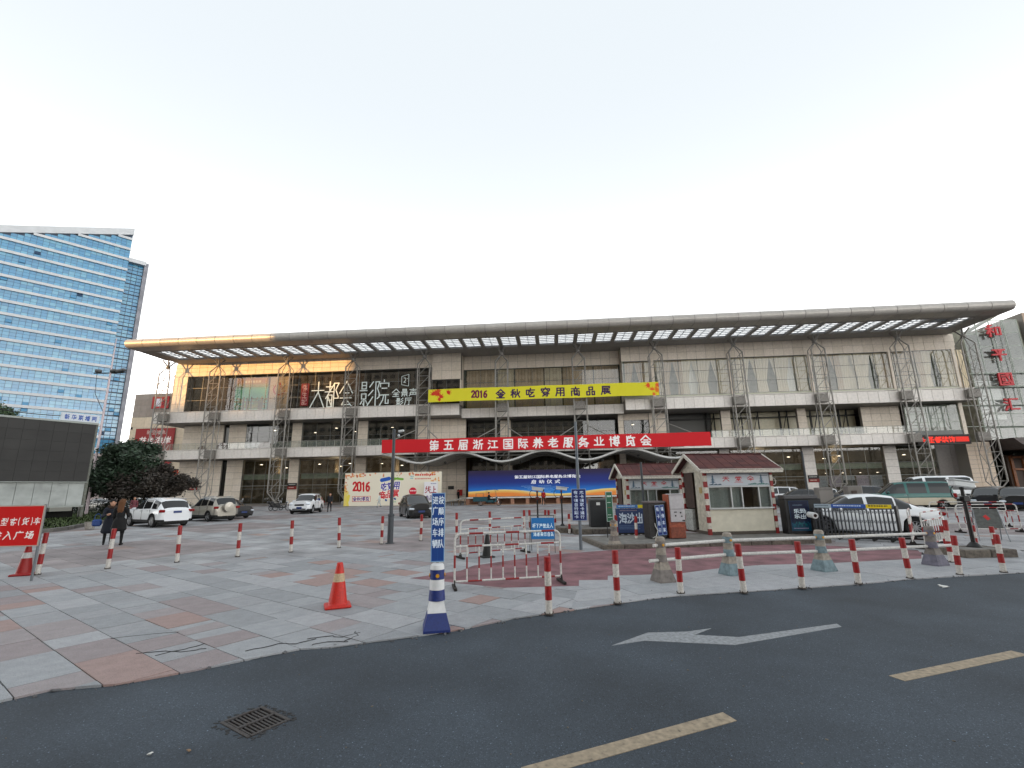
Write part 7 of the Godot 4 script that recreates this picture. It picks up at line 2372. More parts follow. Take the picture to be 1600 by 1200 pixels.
# s: len, wide, belt and roof lines from tail (-x) to nose (+x), wheels, windows, screens
func car(called: String, label: String, category: String, s: Dictionary, at: Vector3, dir: Vector2, paint: Material, group := "parked cars", lower: Material = null) -> Node3D:
	var t := thing(called, label, category, at, -dir.angle(), group)
	var L: float = s.len
	var W: float = s.wide
	var n := 88
	var wr: float = s.wr
	var sill: float = s.get("sill", 0.24)
	var P := []
	var K := []
	for i in n + 1:
		var x := lerpf(-L / 2, L / 2, float(i) / n)
		var e := absf(x) / (L / 2)
		var w := W / 2 * (1.0 - 0.075 * pow(e, 4.0) - 0.22 * pow(maxf(0.0, (e - 0.9) / 0.1), 2.4))
		var hb := smooth_along(s.belt, x)
		var hr := maxf(hb, smooth_along(s.roof, x))
		var k := hr - hb
		var g := clampf(k / 0.3, 0.0, 1.0)
		var y0 := sill + 0.06 * pow(e, 6.0)
		for xw in s.wheels:
			var ra: float = wr + 0.055
			var dx := absf(x - xw)
			if dx < ra: y0 = maxf(y0, wr + sqrt(ra * ra - dx * dx))
		var y1 := maxf(y0 + 0.02, sill + 0.14)
		var y2 := maxf(y1 + 0.02, lerpf(sill, hb, 0.62))
		var y3 := maxf(y2 + 0.02, hb - 0.1)
		y2 = minf(y2, y3 - 0.01)
		var sec := [Vector2(w * 0.955, y0), Vector2(w * 0.99, y1), Vector2(w, y2), Vector2(w * 0.985, y3), Vector2(w * 0.945, hb), Vector2(w * lerpf(0.86, 0.865, g), hb + maxf(0.02, k * 0.52)), Vector2(w * lerpf(0.74, 0.77, g), hb + maxf(0.035, k * 0.93)), Vector2(w * 0.55, hb + k + 0.045), Vector2(w * 0.28, hb + k + 0.06), Vector2(0.0, hb + k + 0.065)]
		var row := []
		for q in sec: row.append(Vector3(x, q.y, q.x))
		for j in range(sec.size() - 2, -1, -1): row.append(Vector3(x, sec[j].y, -sec[j].x))
		P.append(row)
		K.append(k)
	var m: int = P[0].size()
	var N := []
	for i in n + 1:
		var row := []
		for j in m:
			var dx: Vector3 = P[mini(i + 1, n)][j] - P[maxi(i - 1, 0)][j]
			var dy: Vector3 = P[i][mini(j + 1, m - 1)] - P[i][maxi(j - 1, 0)]
			var nn := dx.cross(dy).normalized()
			if nn.dot(P[i][j] - Vector3(P[i][j].x * 0.7, 0.6, 0)) < 0: nn = -nn
			row.append(nn)
		N.append(row)
	var body := MB.new()
	var low := MB.new()
	var side := MB.new()
	var front := MB.new()
	var rear := MB.new()
	for i in n:
		var xm: float = (P[i][0].x + P[i + 1][0].x) * 0.5
		for j in m - 1:
			var jj := mini(j, m - 2 - j)
			var to := body
			if jj == 0 and s.get("clad", false): to = low
			elif lower and jj <= 1: to = low
			if jj == 4 or jj == 5:
				if minf(K[i], K[i + 1]) > 0.1:
					for q in s.windows:
						if xm > q[0] and xm < q[1]: to = side
			elif jj >= 6:
				if xm > s.screen[0] and xm < s.screen[1]: to = front
				if xm > s.rear[0] and xm < s.rear[1]: to = rear
			to.squad([P[i][j], P[i + 1][j], P[i + 1][j + 1], P[i][j + 1]], [N[i][j], N[i + 1][j], N[i + 1][j + 1], N[i][j + 1]])
	for i in [0, n]:
		var o := Vector3(-1 if i == 0 else 1, 0, 0)
		for j in m / 2:
			body.quad(P[i][j], P[i][m - 1 - j], P[i][m - 2 - j], P[i][j + 1], o)
	put("body", body, paint, t)
	var black := M("car_black_trim", Color(0.045, 0.045, 0.05), 0.6)
	if s.get("clad", false): put("lower_cladding", low, black, t)
	elif lower: put("lower_body", low, lower, t)
	var gl := M("car_glass", Color(0.035, 0.045, 0.05), 0.04)
	gl.metallic_specular = 0.62
	put("side_windows", side, gl, t)
	put("windscreen", front, gl, t)
	put("rear_window", rear, gl, t)
	var ub := MB.new()
	ub.box(Vector3(0, sill + 0.06, 0), Vector3(L * 0.93, 0.2, W * 0.84))
	for xw in s.wheels: ub.box(Vector3(xw, wr + 0.04, 0), Vector3(wr * 2.0, wr * 1.5, W * 0.8))
	put("underbody", ub, black, t)
	# wheels
	var tyre := MB.new()
	var turn := Transform3D(Basis(Vector3(1, 0, 0), Vector3(0, 0, 1), Vector3(0, -1, 0)), Vector3.ZERO)
	tyre.lathe([Vector2(wr * 0.66, -0.09), Vector2(wr * 0.9, -0.105), Vector2(wr * 0.985, -0.08), Vector2(wr, 0), Vector2(wr * 0.985, 0.08), Vector2(wr * 0.9, 0.105), Vector2(wr * 0.66, 0.09)], turn, 24)
	tyre.lathe([Vector2(0.0, -0.03), Vector2(wr * 0.68, -0.03)], turn, 24)
	var rim := MB.new()
	rim.lathe([Vector2(wr * 0.68, 0.085), Vector2(wr * 0.64, 0.09), Vector2(wr * 0.6, 0.03)], turn, 24)
	rim.lathe([Vector2(wr * 0.68, -0.085), Vector2(wr * 0.64, -0.09), Vector2(wr * 0.6, -0.03)], turn, 24)
	rim.lathe([Vector2(0.0, 0.075), Vector2(wr * 0.16, 0.07), Vector2(wr * 0.18, 0.02)], turn, 12)
	rim.lathe([Vector2(0.0, -0.075), Vector2(wr * 0.16, -0.07), Vector2(wr * 0.18, -0.02)], turn, 12)
	var sp: int = s.get("spokes", 8)
	for k in sp:
		var a := TAU * k / sp
		var d := Vector3(cos(a), sin(a), 0)
		for z in [-0.06, 0.06]:
			rim.box(d * wr * 0.38 + Vector3(0, 0, z), Vector3(wr * 0.54, wr * 0.11, 0.03), 0.006, Basis(d, Vector3(-d.y, d.x, 0), Vector3(0, 0, 1)))
	var tm := tyre.mesh()
	var rm := rim.mesh()
	for xw in s.wheels:
		for z in [-1, 1]:
			var w := node("wheel", t, Vector3(xw, wr, z * (W / 2 - 0.125)))
			put("tyre", tm, M("tyre", Color(0.05, 0.05, 0.052), 0.85), w)
			put("rim", rm, M("rim_alloy", Color(0.6, 0.6, 0.61), 0.3, 0.8), w)
	# lamps, plates, mirrors, grille
	var hl := glass_lamp("headlamp", Color(0.82, 0.85, 0.88))
	var tl := glass_lamp("tail_lamp", Color(0.5, 0.03, 0.04))
	var yn := along(s.belt, L / 2 - 0.25)
	for z in [-1, 1]:
		var b := MB.new()
		b.box(Vector3(L / 2 - 0.125, yn - 0.1, z * (W / 2 - 0.27)), Vector3(0.3, 0.13, 0.36), 0.05, Basis(Vector3.UP, z * -0.5) * Basis(Vector3(0, 0, 1), -0.25))
		put("headlight", b, hl, t)
		b = MB.new()
		b.box(Vector3(-L / 2 + 0.1, s.tail_y, z * (W / 2 - 0.17)), Vector3(0.26, s.get("tail_h", 0.16), 0.3), 0.04, Basis(Vector3.UP, z * 0.45))
		put("taillight", b, tl, t)
		b = MB.new()
		b.box(Vector3(s.mirror[0], s.mirror[1], z * (W / 2 + 0.05)), Vector3(0.12, 0.13, 0.2), 0.04)
		put("mirror", b, paint, t)
		b = MB.new()
		for x in s.handles: b.box(Vector3(x, along(s.belt, x) - 0.12, z * (W / 2 * 0.985)), Vector3(0.17, 0.03, 0.035), 0.01)
		put("door_handle", b, M("chrome", Color(0.75, 0.75, 0.76), 0.2, 0.9), t)
	var b := MB.new()
	b.box(Vector3(L / 2 - 0.03, yn - 0.2, 0), Vector3(0.1, 0.17, W * 0.42), 0.03)
	b.box(Vector3(L / 2 - 0.03, sill + 0.13, 0), Vector3(0.1, 0.12, W * 0.6), 0.03)
	put("grille", b, M("grille_dark", Color(0.09, 0.09, 0.1), 0.35, 0.4), t)
	for q in [[L / 2 + 0.015, sill + 0.25], [-L / 2 - 0.012, s.plate_y]]:
		b = MB.new()
		b.box(Vector3(q[0], q[1], 0), Vector3(0.02, 0.13, 0.44), 0.006)
		put("number_plate", b, M("plate_blue", Color(0.1, 0.2, 0.42), 0.4), t)
	b = MB.new()
	for z in [-1, 1]:
		for x in s.doors:
			b.box(Vector3(x, lerpf(sill, along(s.belt, x), 0.55), z * (W / 2 * (1.0 - 0.075 * pow(absf(x) / (L / 2), 4.0)) - 0.006)), Vector3(0.014, (along(s.belt, x) - sill) * 0.75, 0.02))
	put("door_seams", b, black, t)
	if s.get("rails", false):
		b = MB.new()
		for z in [-1, 1]: b.tube(Vector3(-L * 0.36, along(s.roof, -L * 0.3) + 0.05, z * W * 0.36), Vector3(L * 0.06, along(s.roof, 0) + 0.06, z * W * 0.36), 0.02, -1, 6)
		put("roof_rails", b, M("chrome", Color(0.75, 0.75, 0.76)), t)
	if s.get("spare", false):
		var w := node("spare_wheel", t, Vector3(-L / 2 - 0.13, 0.95, 0.0), PI / 2)
		put("tyre", tm, M("tyre", Color(0.05, 0.05, 0.052)), w)
		b = MB.new()
		b.lathe([Vector2(wr * 0.99, -0.1), Vector2(wr * 1.02, 0.06), Vector2(wr * 0.95, 0.115), Vector2(0.0, 0.125)], Transform3D(Basis(Vector3(1, 0, 0), Vector3(0, 0, -1), Vector3(0, 1, 0)), Vector3.ZERO), 24)
		put("cover", b, paint, w)
	return t

func glass_lamp(key: String, c: Color) -> Material:
	return M("lamp_" + key, c, 0.08)

func car_paint(key: String, c: Color, metal := 0.0) -> StandardMaterial3D:
	if mats.has(key): return mats[key]
	var m := M(key, c, 0.3, metal)
	m.clearcoat_enabled = true
	m.clearcoat = 0.5
	m.clearcoat_roughness = 0.05
	return m

func make_cars():
	var suv := {"len": 4.65, "wide": 1.9, "wr": 0.37, "sill": 0.3, "belt": [[-2.33, 0.72], [-2.2, 1.02], [-1.0, 1.07], [1.05, 1.02], [1.3, 1.0], [2.0, 0.9], [2.24, 0.72], [2.33, 0.6]], "roof": [[-2.3, 0.9], [-2.16, 1.06], [-1.75, 1.5], [-1.2, 1.6], [-0.2, 1.63], [0.35, 1.56], [1.25, 1.02]], "wheels": [-1.4, 1.42], "windows": [[-1.85, -1.18], [-1.08, -0.18], [-0.1, 0.95]], "screen": [0.42, 1.2], "rear": [-2.16, -1.78], "tail_y": 0.93, "plate_y": 0.86, "mirror": [0.75, 1.06], "handles": [-0.85, 0.05], "doors": [-1.1, -0.14, 0.9], "clad": true, "spokes": 10, "rails": true}
	var small := suv.duplicate()
	small.merge({"len": 4.1, "wide": 1.77, "wr": 0.34, "belt": [[-2.05, 0.7], [-1.98, 1.05], [-1.0, 1.08], [0.9, 1.0], [1.15, 0.97], [1.8, 0.86], [2.0, 0.7], [2.05, 0.6]], "roof": [[-2.03, 1.0], [-1.95, 1.1], [-1.72, 1.55], [-1.2, 1.62], [-0.3, 1.64], [0.25, 1.56], [1.1, 1.0]], "wheels": [-1.22, 1.25], "windows": [[-1.7, -1.05], [-0.95, -0.2], [-0.12, 0.8]], "screen": [0.3, 1.05], "rear": [-1.95, -1.74], "spare": true, "mirror": [0.65, 1.04], "spokes": 5}, true)
	var boxy := suv.duplicate()
	boxy.merge({"len": 4.8, "wide": 1.92, "belt": [[-2.4, 0.75], [-2.3, 1.06], [-1.0, 1.1], [1.0, 1.06], [1.3, 1.06], [2.15, 0.98], [2.36, 0.78], [2.4, 0.6]], "roof": [[-2.36, 1.0], [-2.25, 1.1], [-1.95, 1.55], [-1.3, 1.66], [-0.1, 1.68], [0.35, 1.62], [1.2, 1.07]], "wheels": [-1.42, 1.42], "windows": [[-1.95, -1.2], [-1.1, -0.2], [-0.12, 0.9]], "rear": [-2.25, -1.97], "mirror": [0.7, 1.1]}, true)
	var sedan := {"len": 4.7, "wide": 1.82, "wr": 0.33, "sill": 0.22, "belt": [[-2.35, 0.62], [-2.25, 0.9], [-1.9, 0.97], [-1.3, 0.96], [0.95, 0.9], [1.2, 0.88], [2.0, 0.76], [2.28, 0.62], [2.35, 0.5]], "roof": [[-2.0, 0.9], [-1.75, 0.98], [-0.95, 1.36], [-0.4, 1.43], [0.2, 1.41], [0.5, 1.33], [1.3, 0.88]], "wheels": [-1.4, 1.38], "windows": [[-1.38, -0.98], [-0.9, -0.1], [-0.02, 1.0]], "screen": [0.45, 1.24], "rear": [-1.72, -0.95], "tail_y": 0.8, "tail_h": 0.13, "plate_y": 0.72, "mirror": [0.8, 0.95], "handles": [-0.75, 0.15], "doors": [-0.95, -0.06, 0.95], "spokes": 10}
	var mpv := suv.duplicate()
	mpv.merge({"len": 4.4, "wide": 1.8, "wr": 0.32, "sill": 0.22, "clad": false, "rails": false, "belt": [[-2.2, 0.7], [-2.1, 1.0], [-1.0, 1.02], [1.0, 0.95], [1.3, 0.93], [1.9, 0.8], [2.12, 0.64], [2.2, 0.5]], "roof": [[-2.18, 0.9], [-2.05, 1.05], [-1.75, 1.45], [-1.0, 1.54], [-0.2, 1.53], [0.4, 1.45], [1.45, 0.92]], "wheels": [-1.35, 1.38], "screen": [0.5, 1.38], "rear": [-2.05, -1.78], "windows": [[-1.8, -1.1], [-1.0, -0.15], [-0.05, 1.05]], "mirror": [0.9, 1.0], "spokes": 5}, true)
	var van := {"len": 4.75, "wide": 1.75, "wr": 0.31, "sill": 0.3, "belt": [[-2.37, 0.75], [-2.34, 1.1], [-1.0, 1.12], [1.3, 1.1], [1.95, 1.06], [2.3, 0.85], [2.37, 0.62]], "roof": [[-2.36, 1.1], [-2.3, 1.3], [-2.2, 1.78], [-1.9, 1.86], [0.3, 1.88], [1.0, 1.82], [2.0, 1.06]], "wheels": [-1.5, 1.5], "windows": [[-2.05, -0.85], [-0.72, 0.4], [0.52, 1.75]], "screen": [1.08, 1.98], "rear": [-2.33, -2.2], "tail_y": 0.95, "tail_h": 0.3, "plate_y": 0.8, "mirror": [1.6, 1.2], "handles": [0.6], "doors": [0.46, 1.4], "spokes": 6}
	var bus := van.duplicate()
	bus.merge({"len": 5.6, "wide": 1.9, "roof": [[-2.78, 1.2], [-2.72, 1.4], [-2.6, 2.15], [-2.2, 2.3], [0.6, 2.32], [1.3, 2.2], [2.4, 1.2]], "belt": [[-2.8, 0.75], [-2.77, 1.2], [-1.0, 1.25], [1.5, 1.2], [2.3, 1.16], [2.7, 0.95], [2.8, 0.65]], "wheels": [-1.7, 1.75], "windows": [[-2.45, -1.0], [-0.85, 0.6], [0.75, 2.0]], "screen": [1.35, 2.35], "rear": [-2.76, -2.6], "mirror": [1.9, 1.35]}, true)
	var white := car_paint("paint_white", Color(0.88, 0.89, 0.9))
	var silver := car_paint("paint_silver", Color(0.62, 0.6, 0.56), 0.5)
	var black := car_paint("paint_black", Color(0.045, 0.045, 0.055))
	var dark := car_paint("paint_dark", Color(0.11, 0.12, 0.14), 0.3)
	var navy := car_paint("paint_navy", Color(0.06, 0.09, 0.14), 0.2)
	var champagne := car_paint("paint_champagne", Color(0.58, 0.57, 0.55), 0.5)
	car("parked_car", "white sport utility car seen from its rear corner by the lawn", "car", suv, Vector3(-21.9, 0.02, -30.0), Vector2(-0.86, -0.51), white)
	car("parked_car", "silver beige small utility car with a covered spare wheel on its tail", "car", small, Vector3(-21.7, 0.02, -34.9), Vector2(-0.86, -0.51), silver)
	car("parked_car", "black saloon car facing right behind the silver utility car", "car", sedan, Vector3(-22.5, 0.02, -38.0), Vector2(0.88, 0.47), black)
	car("parked_car", "white boxy utility car facing the road in front of the left shop windows", "car", boxy, Vector3(-19.1, 0.02, -44.9), Vector2(0.13, 0.99), white)
	car("parked_car", "black people carrier facing the road in front of the cream hoarding", "car", mpv, Vector3(-7.1, 0.02, -35.1), Vector2(0.38, 0.92), black)
	car("waiting_car", "white saloon car waiting behind the folding gate right of the near booth", "car", sedan, Vector3(12.95, 0.02, -18.45), Vector2(-0.948, -0.318), white, "")
	car("green_van", "green van with a cream lower half parked right of the gate", "van", van, Vector3(28.9, 0.02, -35.4), Vector2(-0.94, -0.34), car_paint("paint_green", Color(0.07, 0.36, 0.34), 0.1), "", car_paint("paint_cream", Color(0.78, 0.74, 0.66)))
	car("minibus", "white minibus whose high roof shows above the green van", "minibus", bus, Vector3(34.6, 0.02, -40.2), Vector2(-0.95, -0.31), white, "")
	car("parked_car", "silver saloon car at the far right below the stone pier", "car", sedan, Vector3(37.6, 0.02, -38.3), Vector2(-0.93, -0.37), champagne)
	car("parked_car", "dark blue saloon car directly behind the right camera post", "car", sedan, Vector3(32.7, 0.02, -37.4), Vector2(-0.72, 0.69), navy)
	car("parked_car", "black saloon car cut by the right edge of the picture", "car", sedan, Vector3(33.6, 0.02, -32.6), Vector2(-0.7, 0.71), black)
	car("parked_car", "black saloon car between the camera post and the rightmost one", "car", sedan, Vector3(34.0, 0.02, -34.9), Vector2(-0.72, 0.69), dark)
	car("parked_car", "white saloon car right behind the near booth and the advertising cabinet", "car", suv, Vector3(24.5, 0.02, -45.5), Vector2(-0.95, -0.3), white)
	car("parked_car", "dark gray saloon car above the advertising cabinet", "car", sedan, Vector3(24.0, 0.02, -40.8), Vector2(-0.95, -0.3), dark)
	car("parked_car", "white saloon car left of the gray gate machines", "car", sedan, Vector3(28.6, 0.02, -45.0), Vector2(-0.95, -0.3), white)
	car("parked_car", "dark blue saloon car behind the gray gate machines, its roof above the white saloon", "car", suv, Vector3(27.6, 0.02, -39.4), Vector2(-0.95, -0.3), navy)
	car("parked_car", "pale gray car in the shade beneath the trees, left one", "car", sedan, Vector3(-50.5, 0.02, -59.0), Vector2(-0.95, -0.3), champagne)
	car("parked_car", "white car in the shade beneath the trees, right one", "car", sedan, Vector3(-47.5, 0.02, -61.0), Vector2(-0.8, 0.6), white)
	scooter("black scooter parked left of the white boxy utility car", Vector3(-24.6, 0.02, -51.5), 0.6)
	scooter("black scooter parked behind the black saloon car", Vector3(-30.2, 0.02, -53.5), 2.2)
	scooter("dark scooter parked behind the white boxy utility car", Vector3(-25.6, 0.02, -52.3), 1.1)
	make_tricycle()

func wheel_thin(t: Node3D, at: Vector3, r: float, turn := 0.0):
	var w := node("wheel", t, at, turn)
	var x := Transform3D(Basis(Vector3(1, 0, 0), Vector3(0, 0, 1), Vector3(0, -1, 0)), Vector3.ZERO)
	var b := MB.new()
	b.lathe([Vector2(r * 0.8, -0.04), Vector2(r * 0.95, -0.045), Vector2(r, 0), Vector2(r * 0.95, 0.045), Vector2(r * 0.8, 0.04), Vector2(r * 0.78, 0), Vector2(r * 0.8, -0.04)], x, 18)
	put("tyre", b, M("tyre", Color(0.05, 0.05, 0.052), 0.85), w)
	b = MB.new()
	for k in 8:
		var a := TAU * k / 8
		b.tube(Vector3.ZERO, Vector3(cos(a), sin(a), 0) * r * 0.8, 0.012, -1, 5)
	b.tube(Vector3(0, 0, -0.05), Vector3(0, 0, 0.05), 0.05, -1, 10)
	put("rim", b, M("rim_alloy", Color(0.6, 0.6, 0.61), 0.3, 0.8), w)

func scooter(label: String, at: Vector3, turn: float):
	var t := thing("scooter", label, "scooter", at, turn, "parked scooters")
	var dark := car_paint("paint_scooter", Color(0.08, 0.08, 0.09))
	wheel_thin(t, Vector3(-0.6, 0.26, 0), 0.26)
	wheel_thin(t, Vector3(0.62, 0.26, 0), 0.26)
	var b := MB.new()
	b.prism(PackedVector2Array([Vector2(-0.85, 0.5), Vector2(-0.6, 0.38), Vector2(-0.3, 0.3), Vector2(0.3, 0.26), Vector2(0.42, 0.5), Vector2(0.5, 0.9), Vector2(0.42, 0.92), Vector2(0.3, 0.42), Vector2(-0.1, 0.4), Vector2(-0.2, 0.62), Vector2(-0.8, 0.66)]), -0.13, 0.13)
	put("body", b, dark, t)
	b = MB.new()
	b.box(Vector3(-0.5, 0.72, 0), Vector3(0.72, 0.12, 0.26), 0.05)
	put("seat", b, M("seat_black", Color(0.04, 0.04, 0.04), 0.6), t)
	b = MB.new()
	b.tube(Vector3(0.62, 0.26, 0), Vector3(0.44, 1.0, 0), 0.03, -1, 8)
	b.tube(Vector3(0.42, 1.02, -0.33), Vector3(0.42, 1.02, 0.33), 0.018, -1, 8)
	for z in [-1, 1]:
		b.tube(Vector3(0.42, 1.02, 0.2 * z), Vector3(0.44, 1.2, 0.28 * z), 0.008, -1, 5)
		b.ball(Vector3(0.44, 1.22, 0.3 * z), Vector3(0.02, 0.05, 0.07), 8, 5)
	put("handlebar", b, M("chrome", Color(0.75, 0.75, 0.76), 0.2, 0.9), t)
	b = MB.new()
	b.ball(Vector3(0.56, 0.86, 0), Vector3(0.07, 0.09, 0.1), 10, 6)
	put("headlight", b, glass_lamp("headlamp", Color(0.82, 0.85, 0.88)), t)
	b = MB.new()
	b.box(Vector3(-0.92, 0.86, 0), Vector3(0.3, 0.28, 0.34), 0.05)
	put("box", b, dark, t)

func make_tricycle():
	var t := thing("cargo_tricycle", "teal cargo tricycle with a small canopy riding past the stage", "tricycle", Vector3(-3.1, 0.02, -56.2), deg_to_rad(-4.785))
	var teal := M("trike_teal", Color(0.12, 0.33, 0.37), 0.5, 0, "blotch", 0.8)
	wheel_thin(t, Vector3(-0.75, 0.3, -0.5), 0.3)
	wheel_thin(t, Vector3(-0.75, 0.3, 0.5), 0.3)
	wheel_thin(t, Vector3(1.35, 0.3, 0), 0.3)
	var b := MB.new()
	b.box(Vector3(-0.75, 0.55, 0), Vector3(1.6, 0.1, 1.1), 0.02)
	for s in [-1, 1]:
		b.box(Vector3(-0.75, 0.8, 0.53 * s), Vector3(1.6, 0.42, 0.04), 0.01)
		b.box(Vector3(-0.75 + 0.78 * s, 0.8, 0), Vector3(0.04, 0.42, 1.02), 0.01)
	put("cargo_box", b, teal, t)
	b = MB.new()
	b.box(Vector3(0.35, 0.5, 0), Vector3(0.9, 0.3, 0.5), 0.06)
	b.tube(Vector3(0.1, 0.4, 0), Vector3(1.0, 0.55, 0), 0.06, -1, 8)
	b.prism(PackedVector2Array([Vector2(0.85, 0.4), Vector2(1.05, 0.4), Vector2(1.2, 0.95), Vector2(1.08, 1.0)]), -0.3, 0.3)
	put("body", b, teal, t)
	b = MB.new()
	b.box(Vector3(0.28, 0.72, 0), Vector3(0.4, 0.1, 0.46), 0.04)
	put("seat", b, M("seat_black", Color(0.04, 0.04, 0.04), 0.6), t)
	b = MB.new()
	b.tube(Vector3(1.35, 0.3, 0), Vector3(1.08, 1.1, 0), 0.03, -1, 8)
	b.tube(Vector3(1.05, 1.1, -0.36), Vector3(1.05, 1.1, 0.36), 0.018, -1, 8)
	put("handlebar", b, M("chrome", Color(0.75, 0.75, 0.76), 0.2, 0.9), t)
	b = MB.new()
	b.ball(Vector3(1.28, 0.9, 0), Vector3(0.08, 0.1, 0.1), 10, 6)
	put("headlight", b, glass_lamp("headlamp", Color(0.82, 0.85, 0.88)), t)
	b = MB.new()
	for k in 8:
		var x0 := -0.2 + k * 0.19
		var x1 := x0 + 0.19
		b.quad(Vector3(x0, 1.86 - pow((x0 - 0.5) * 0.42, 2), -0.55), Vector3(x1, 1.86 - pow((x1 - 0.5) * 0.42, 2), -0.55), Vector3(x1, 1.86 - pow((x1 - 0.5) * 0.42, 2), 0.55), Vector3(x0, 1.86 - pow((x0 - 0.5) * 0.42, 2), 0.55), Vector3.UP)
		b.quad(Vector3(x0, 1.84 - pow((x0 - 0.5) * 0.42, 2), -0.55), Vector3(x1, 1.84 - pow((x1 - 0.5) * 0.42, 2), -0.55), Vector3(x1, 1.84 - pow((x1 - 0.5) * 0.42, 2), 0.55), Vector3(x0, 1.84 - pow((x0 - 0.5) * 0.42, 2), 0.55), Vector3.DOWN)
	put("canopy", b, M("trike_canopy", Color(0.3, 0.34, 0.37), 0.7), t)
	b = MB.new()
	for z in [-0.45, 0.45]:
		for q in [[Vector3(1.1, 0.95, z * 0.6), Vector3(0.95, 1.8, z)], [Vector3(-0.05, 0.75, z), Vector3(-0.05, 1.72, z)]]:
			b = MB.new()
			b.tube(q[0], q[1], 0.015, -1, 6)
			put("canopy_pole", b, M("stand_gray", Color(0.33, 0.33, 0.33), 0.5, 0.3), t)
	var c := thing("crate", "brown open crate on the load bed of the cargo tricycle", "crate", t.transform * Vector3(-0.85, 0.62, 0), t.rotation.y)
	b = MB.new()
	b.box(Vector3(0, 0.2, 0), Vector3(0.9, 0.4, 0.7), 0.02)
	put("box", b, M("crate_brown", Color(0.5, 0.38, 0.3), 0.8, 0, "cloud", 1.0), c)
	b = MB.new()
	for s in [-1, 1]:
		for z in [-0.33, 0.33]: b.tube(Vector3(0.43 * s, 0.35, z), Vector3(0.43 * s, 0.78, z), 0.02, -1, 6)
		b.tube(Vector3(-0.43, 0.78, 0.33 * s), Vector3(0.43, 0.78, 0.33 * s), 0.02, -1, 6)
		b.tube(Vector3(0.43 * s, 0.78, -0.33), Vector3(0.43 * s, 0.78, 0.33), 0.02, -1, 6)
	put("frame", b, M("crate_frame", Color(0.45, 0.38, 0.33), 0.7), c)
	person("rider in dark clothes on the teal cargo tricycle", t.transform * Vector3(0.22, -0.14, 0), t.rotation.y + PI / 2, 1.68, {"sit": true, "top": Color(0.05, 0.05, 0.06), "legs": Color(0.05, 0.05, 0.06), "hair": Color(0.03, 0.03, 0.03)})

# surface nets over the smooth union of tapered capsules [a, b, ra, rb]
func nets(bones: Array, cell: float, k: float) -> MB:
	var lo := Vector3(1e9, 1e9, 1e9)
	var hi := -lo
	for q in bones:
		var r := maxf(q[2], q[3]) + cell * 2
		for p in [q[0], q[1]]:
			lo = lo.min(p - Vector3.ONE * r)
			hi = hi.max(p + Vector3.ONE * r)
	var d := Vector3i(((hi - lo) / cell).ceil()) + Vector3i.ONE
	var f := PackedFloat32Array()
	f.resize(d.x * d.y * d.z)
	f.fill(1.0)
	for q in bones:
		var a: Vector3 = q[0]
		var e: Vector3 = q[1] - a
		var l2 := maxf(e.length_squared(), 1e-8)
		var r := maxf(q[2], q[3]) + k + cell * 1.5
		var i0 := Vector3i(((a.min(q[1]) - Vector3.ONE * r - lo) / cell).floor()).max(Vector3i.ZERO)
		var i1 := Vector3i(((a.max(q[1]) + Vector3.ONE * r - lo) / cell).ceil()).min(d - Vector3i.ONE)
		for z in range(i0.z, i1.z + 1):
			for y in range(i0.y, i1.y + 1):
				for x in range(i0.x, i1.x + 1):
					var p := lo + Vector3(x, y, z) * cell - a
					var t := clampf(p.dot(e) / l2, 0.0, 1.0)
					var v: float = (p - e * t).length() - lerpf(q[2], q[3], t)
					var n := (z * d.y + y) * d.x + x
					var h := maxf(k - absf(f[n] - v), 0.0) / k
					f[n] = minf(f[n], v) - h * h * k * 0.25
	var at := {}
	var sx := 1
	var sy := d.x
	var sz := d.x * d.y
	var off := [0, sx, sy, sx + sy, sz, sx + sz, sy + sz, sx + sy + sz]
	var co := [Vector3(0, 0, 0), Vector3(1, 0, 0), Vector3(0, 1, 0), Vector3(1, 1, 0), Vector3(0, 0, 1), Vector3(1, 0, 1), Vector3(0, 1, 1), Vector3(1, 1, 1)]
	var ed := [[0, 1], [0, 2], [0, 4], [1, 3], [1, 5], [2, 3], [2, 6], [3, 7], [4, 5], [4, 6], [5, 7], [6, 7]]
	var nr := {}
	for z in d.z - 1:
		for y in d.y - 1:
			var n := z * sz + y * sy
			for x in d.x - 1:
				var inside := 0
				for o in off:
					if f[n + o] < 0.0: inside += 1
				if inside > 0 and inside < 8:
					var s := Vector3.ZERO
					var c := 0
					for e in ed:
						var u := f[n + off[e[0]]]
						var v := f[n + off[e[1]]]
						if (u < 0.0) != (v < 0.0):
							s += co[e[0]].lerp(co[e[1]], u / (u - v))
							c += 1
					at[n] = lo + (Vector3(x, y, z) + s / c) * cell
					nr[n] = Vector3(f[n + 1] + f[n + 1 + sy] + f[n + 1 + sz] + f[n + 1 + sy + sz] - f[n] - f[n + sy] - f[n + sz] - f[n + sy + sz], f[n + sy] + f[n + 1 + sy] + f[n + sy + sz] + f[n + 1 + sy + sz] - f[n] - f[n + 1] - f[n + sz] - f[n + 1 + sz], f[n + sz] + f[n + 1 + sz] + f[n + sy + sz] + f[n + 1 + sy + sz] - f[n] - f[n + 1] - f[n + sy] - f[n + 1 + sy]).normalized()
				n += 1
	var b := MB.new()
	for n in at:
		for q in [[sx, sy, sz], [sy, sz, sx], [sz, sx, sy]]:
			if (f[n] < 0.0) != (f[n + q[0]] < 0.0):
				var ids := [n, n - q[1], n - q[1] - q[2], n - q[2]]
				var ok := true
				for i in ids:
					if not at.has(i): ok = false
				if ok:
					b.squad([at[ids[0]], at[ids[1]], at[ids[2]], at[ids[3]]], [nr[ids[0]], nr[ids[1]], nr[ids[2]], nr[ids[3]]])
	return b

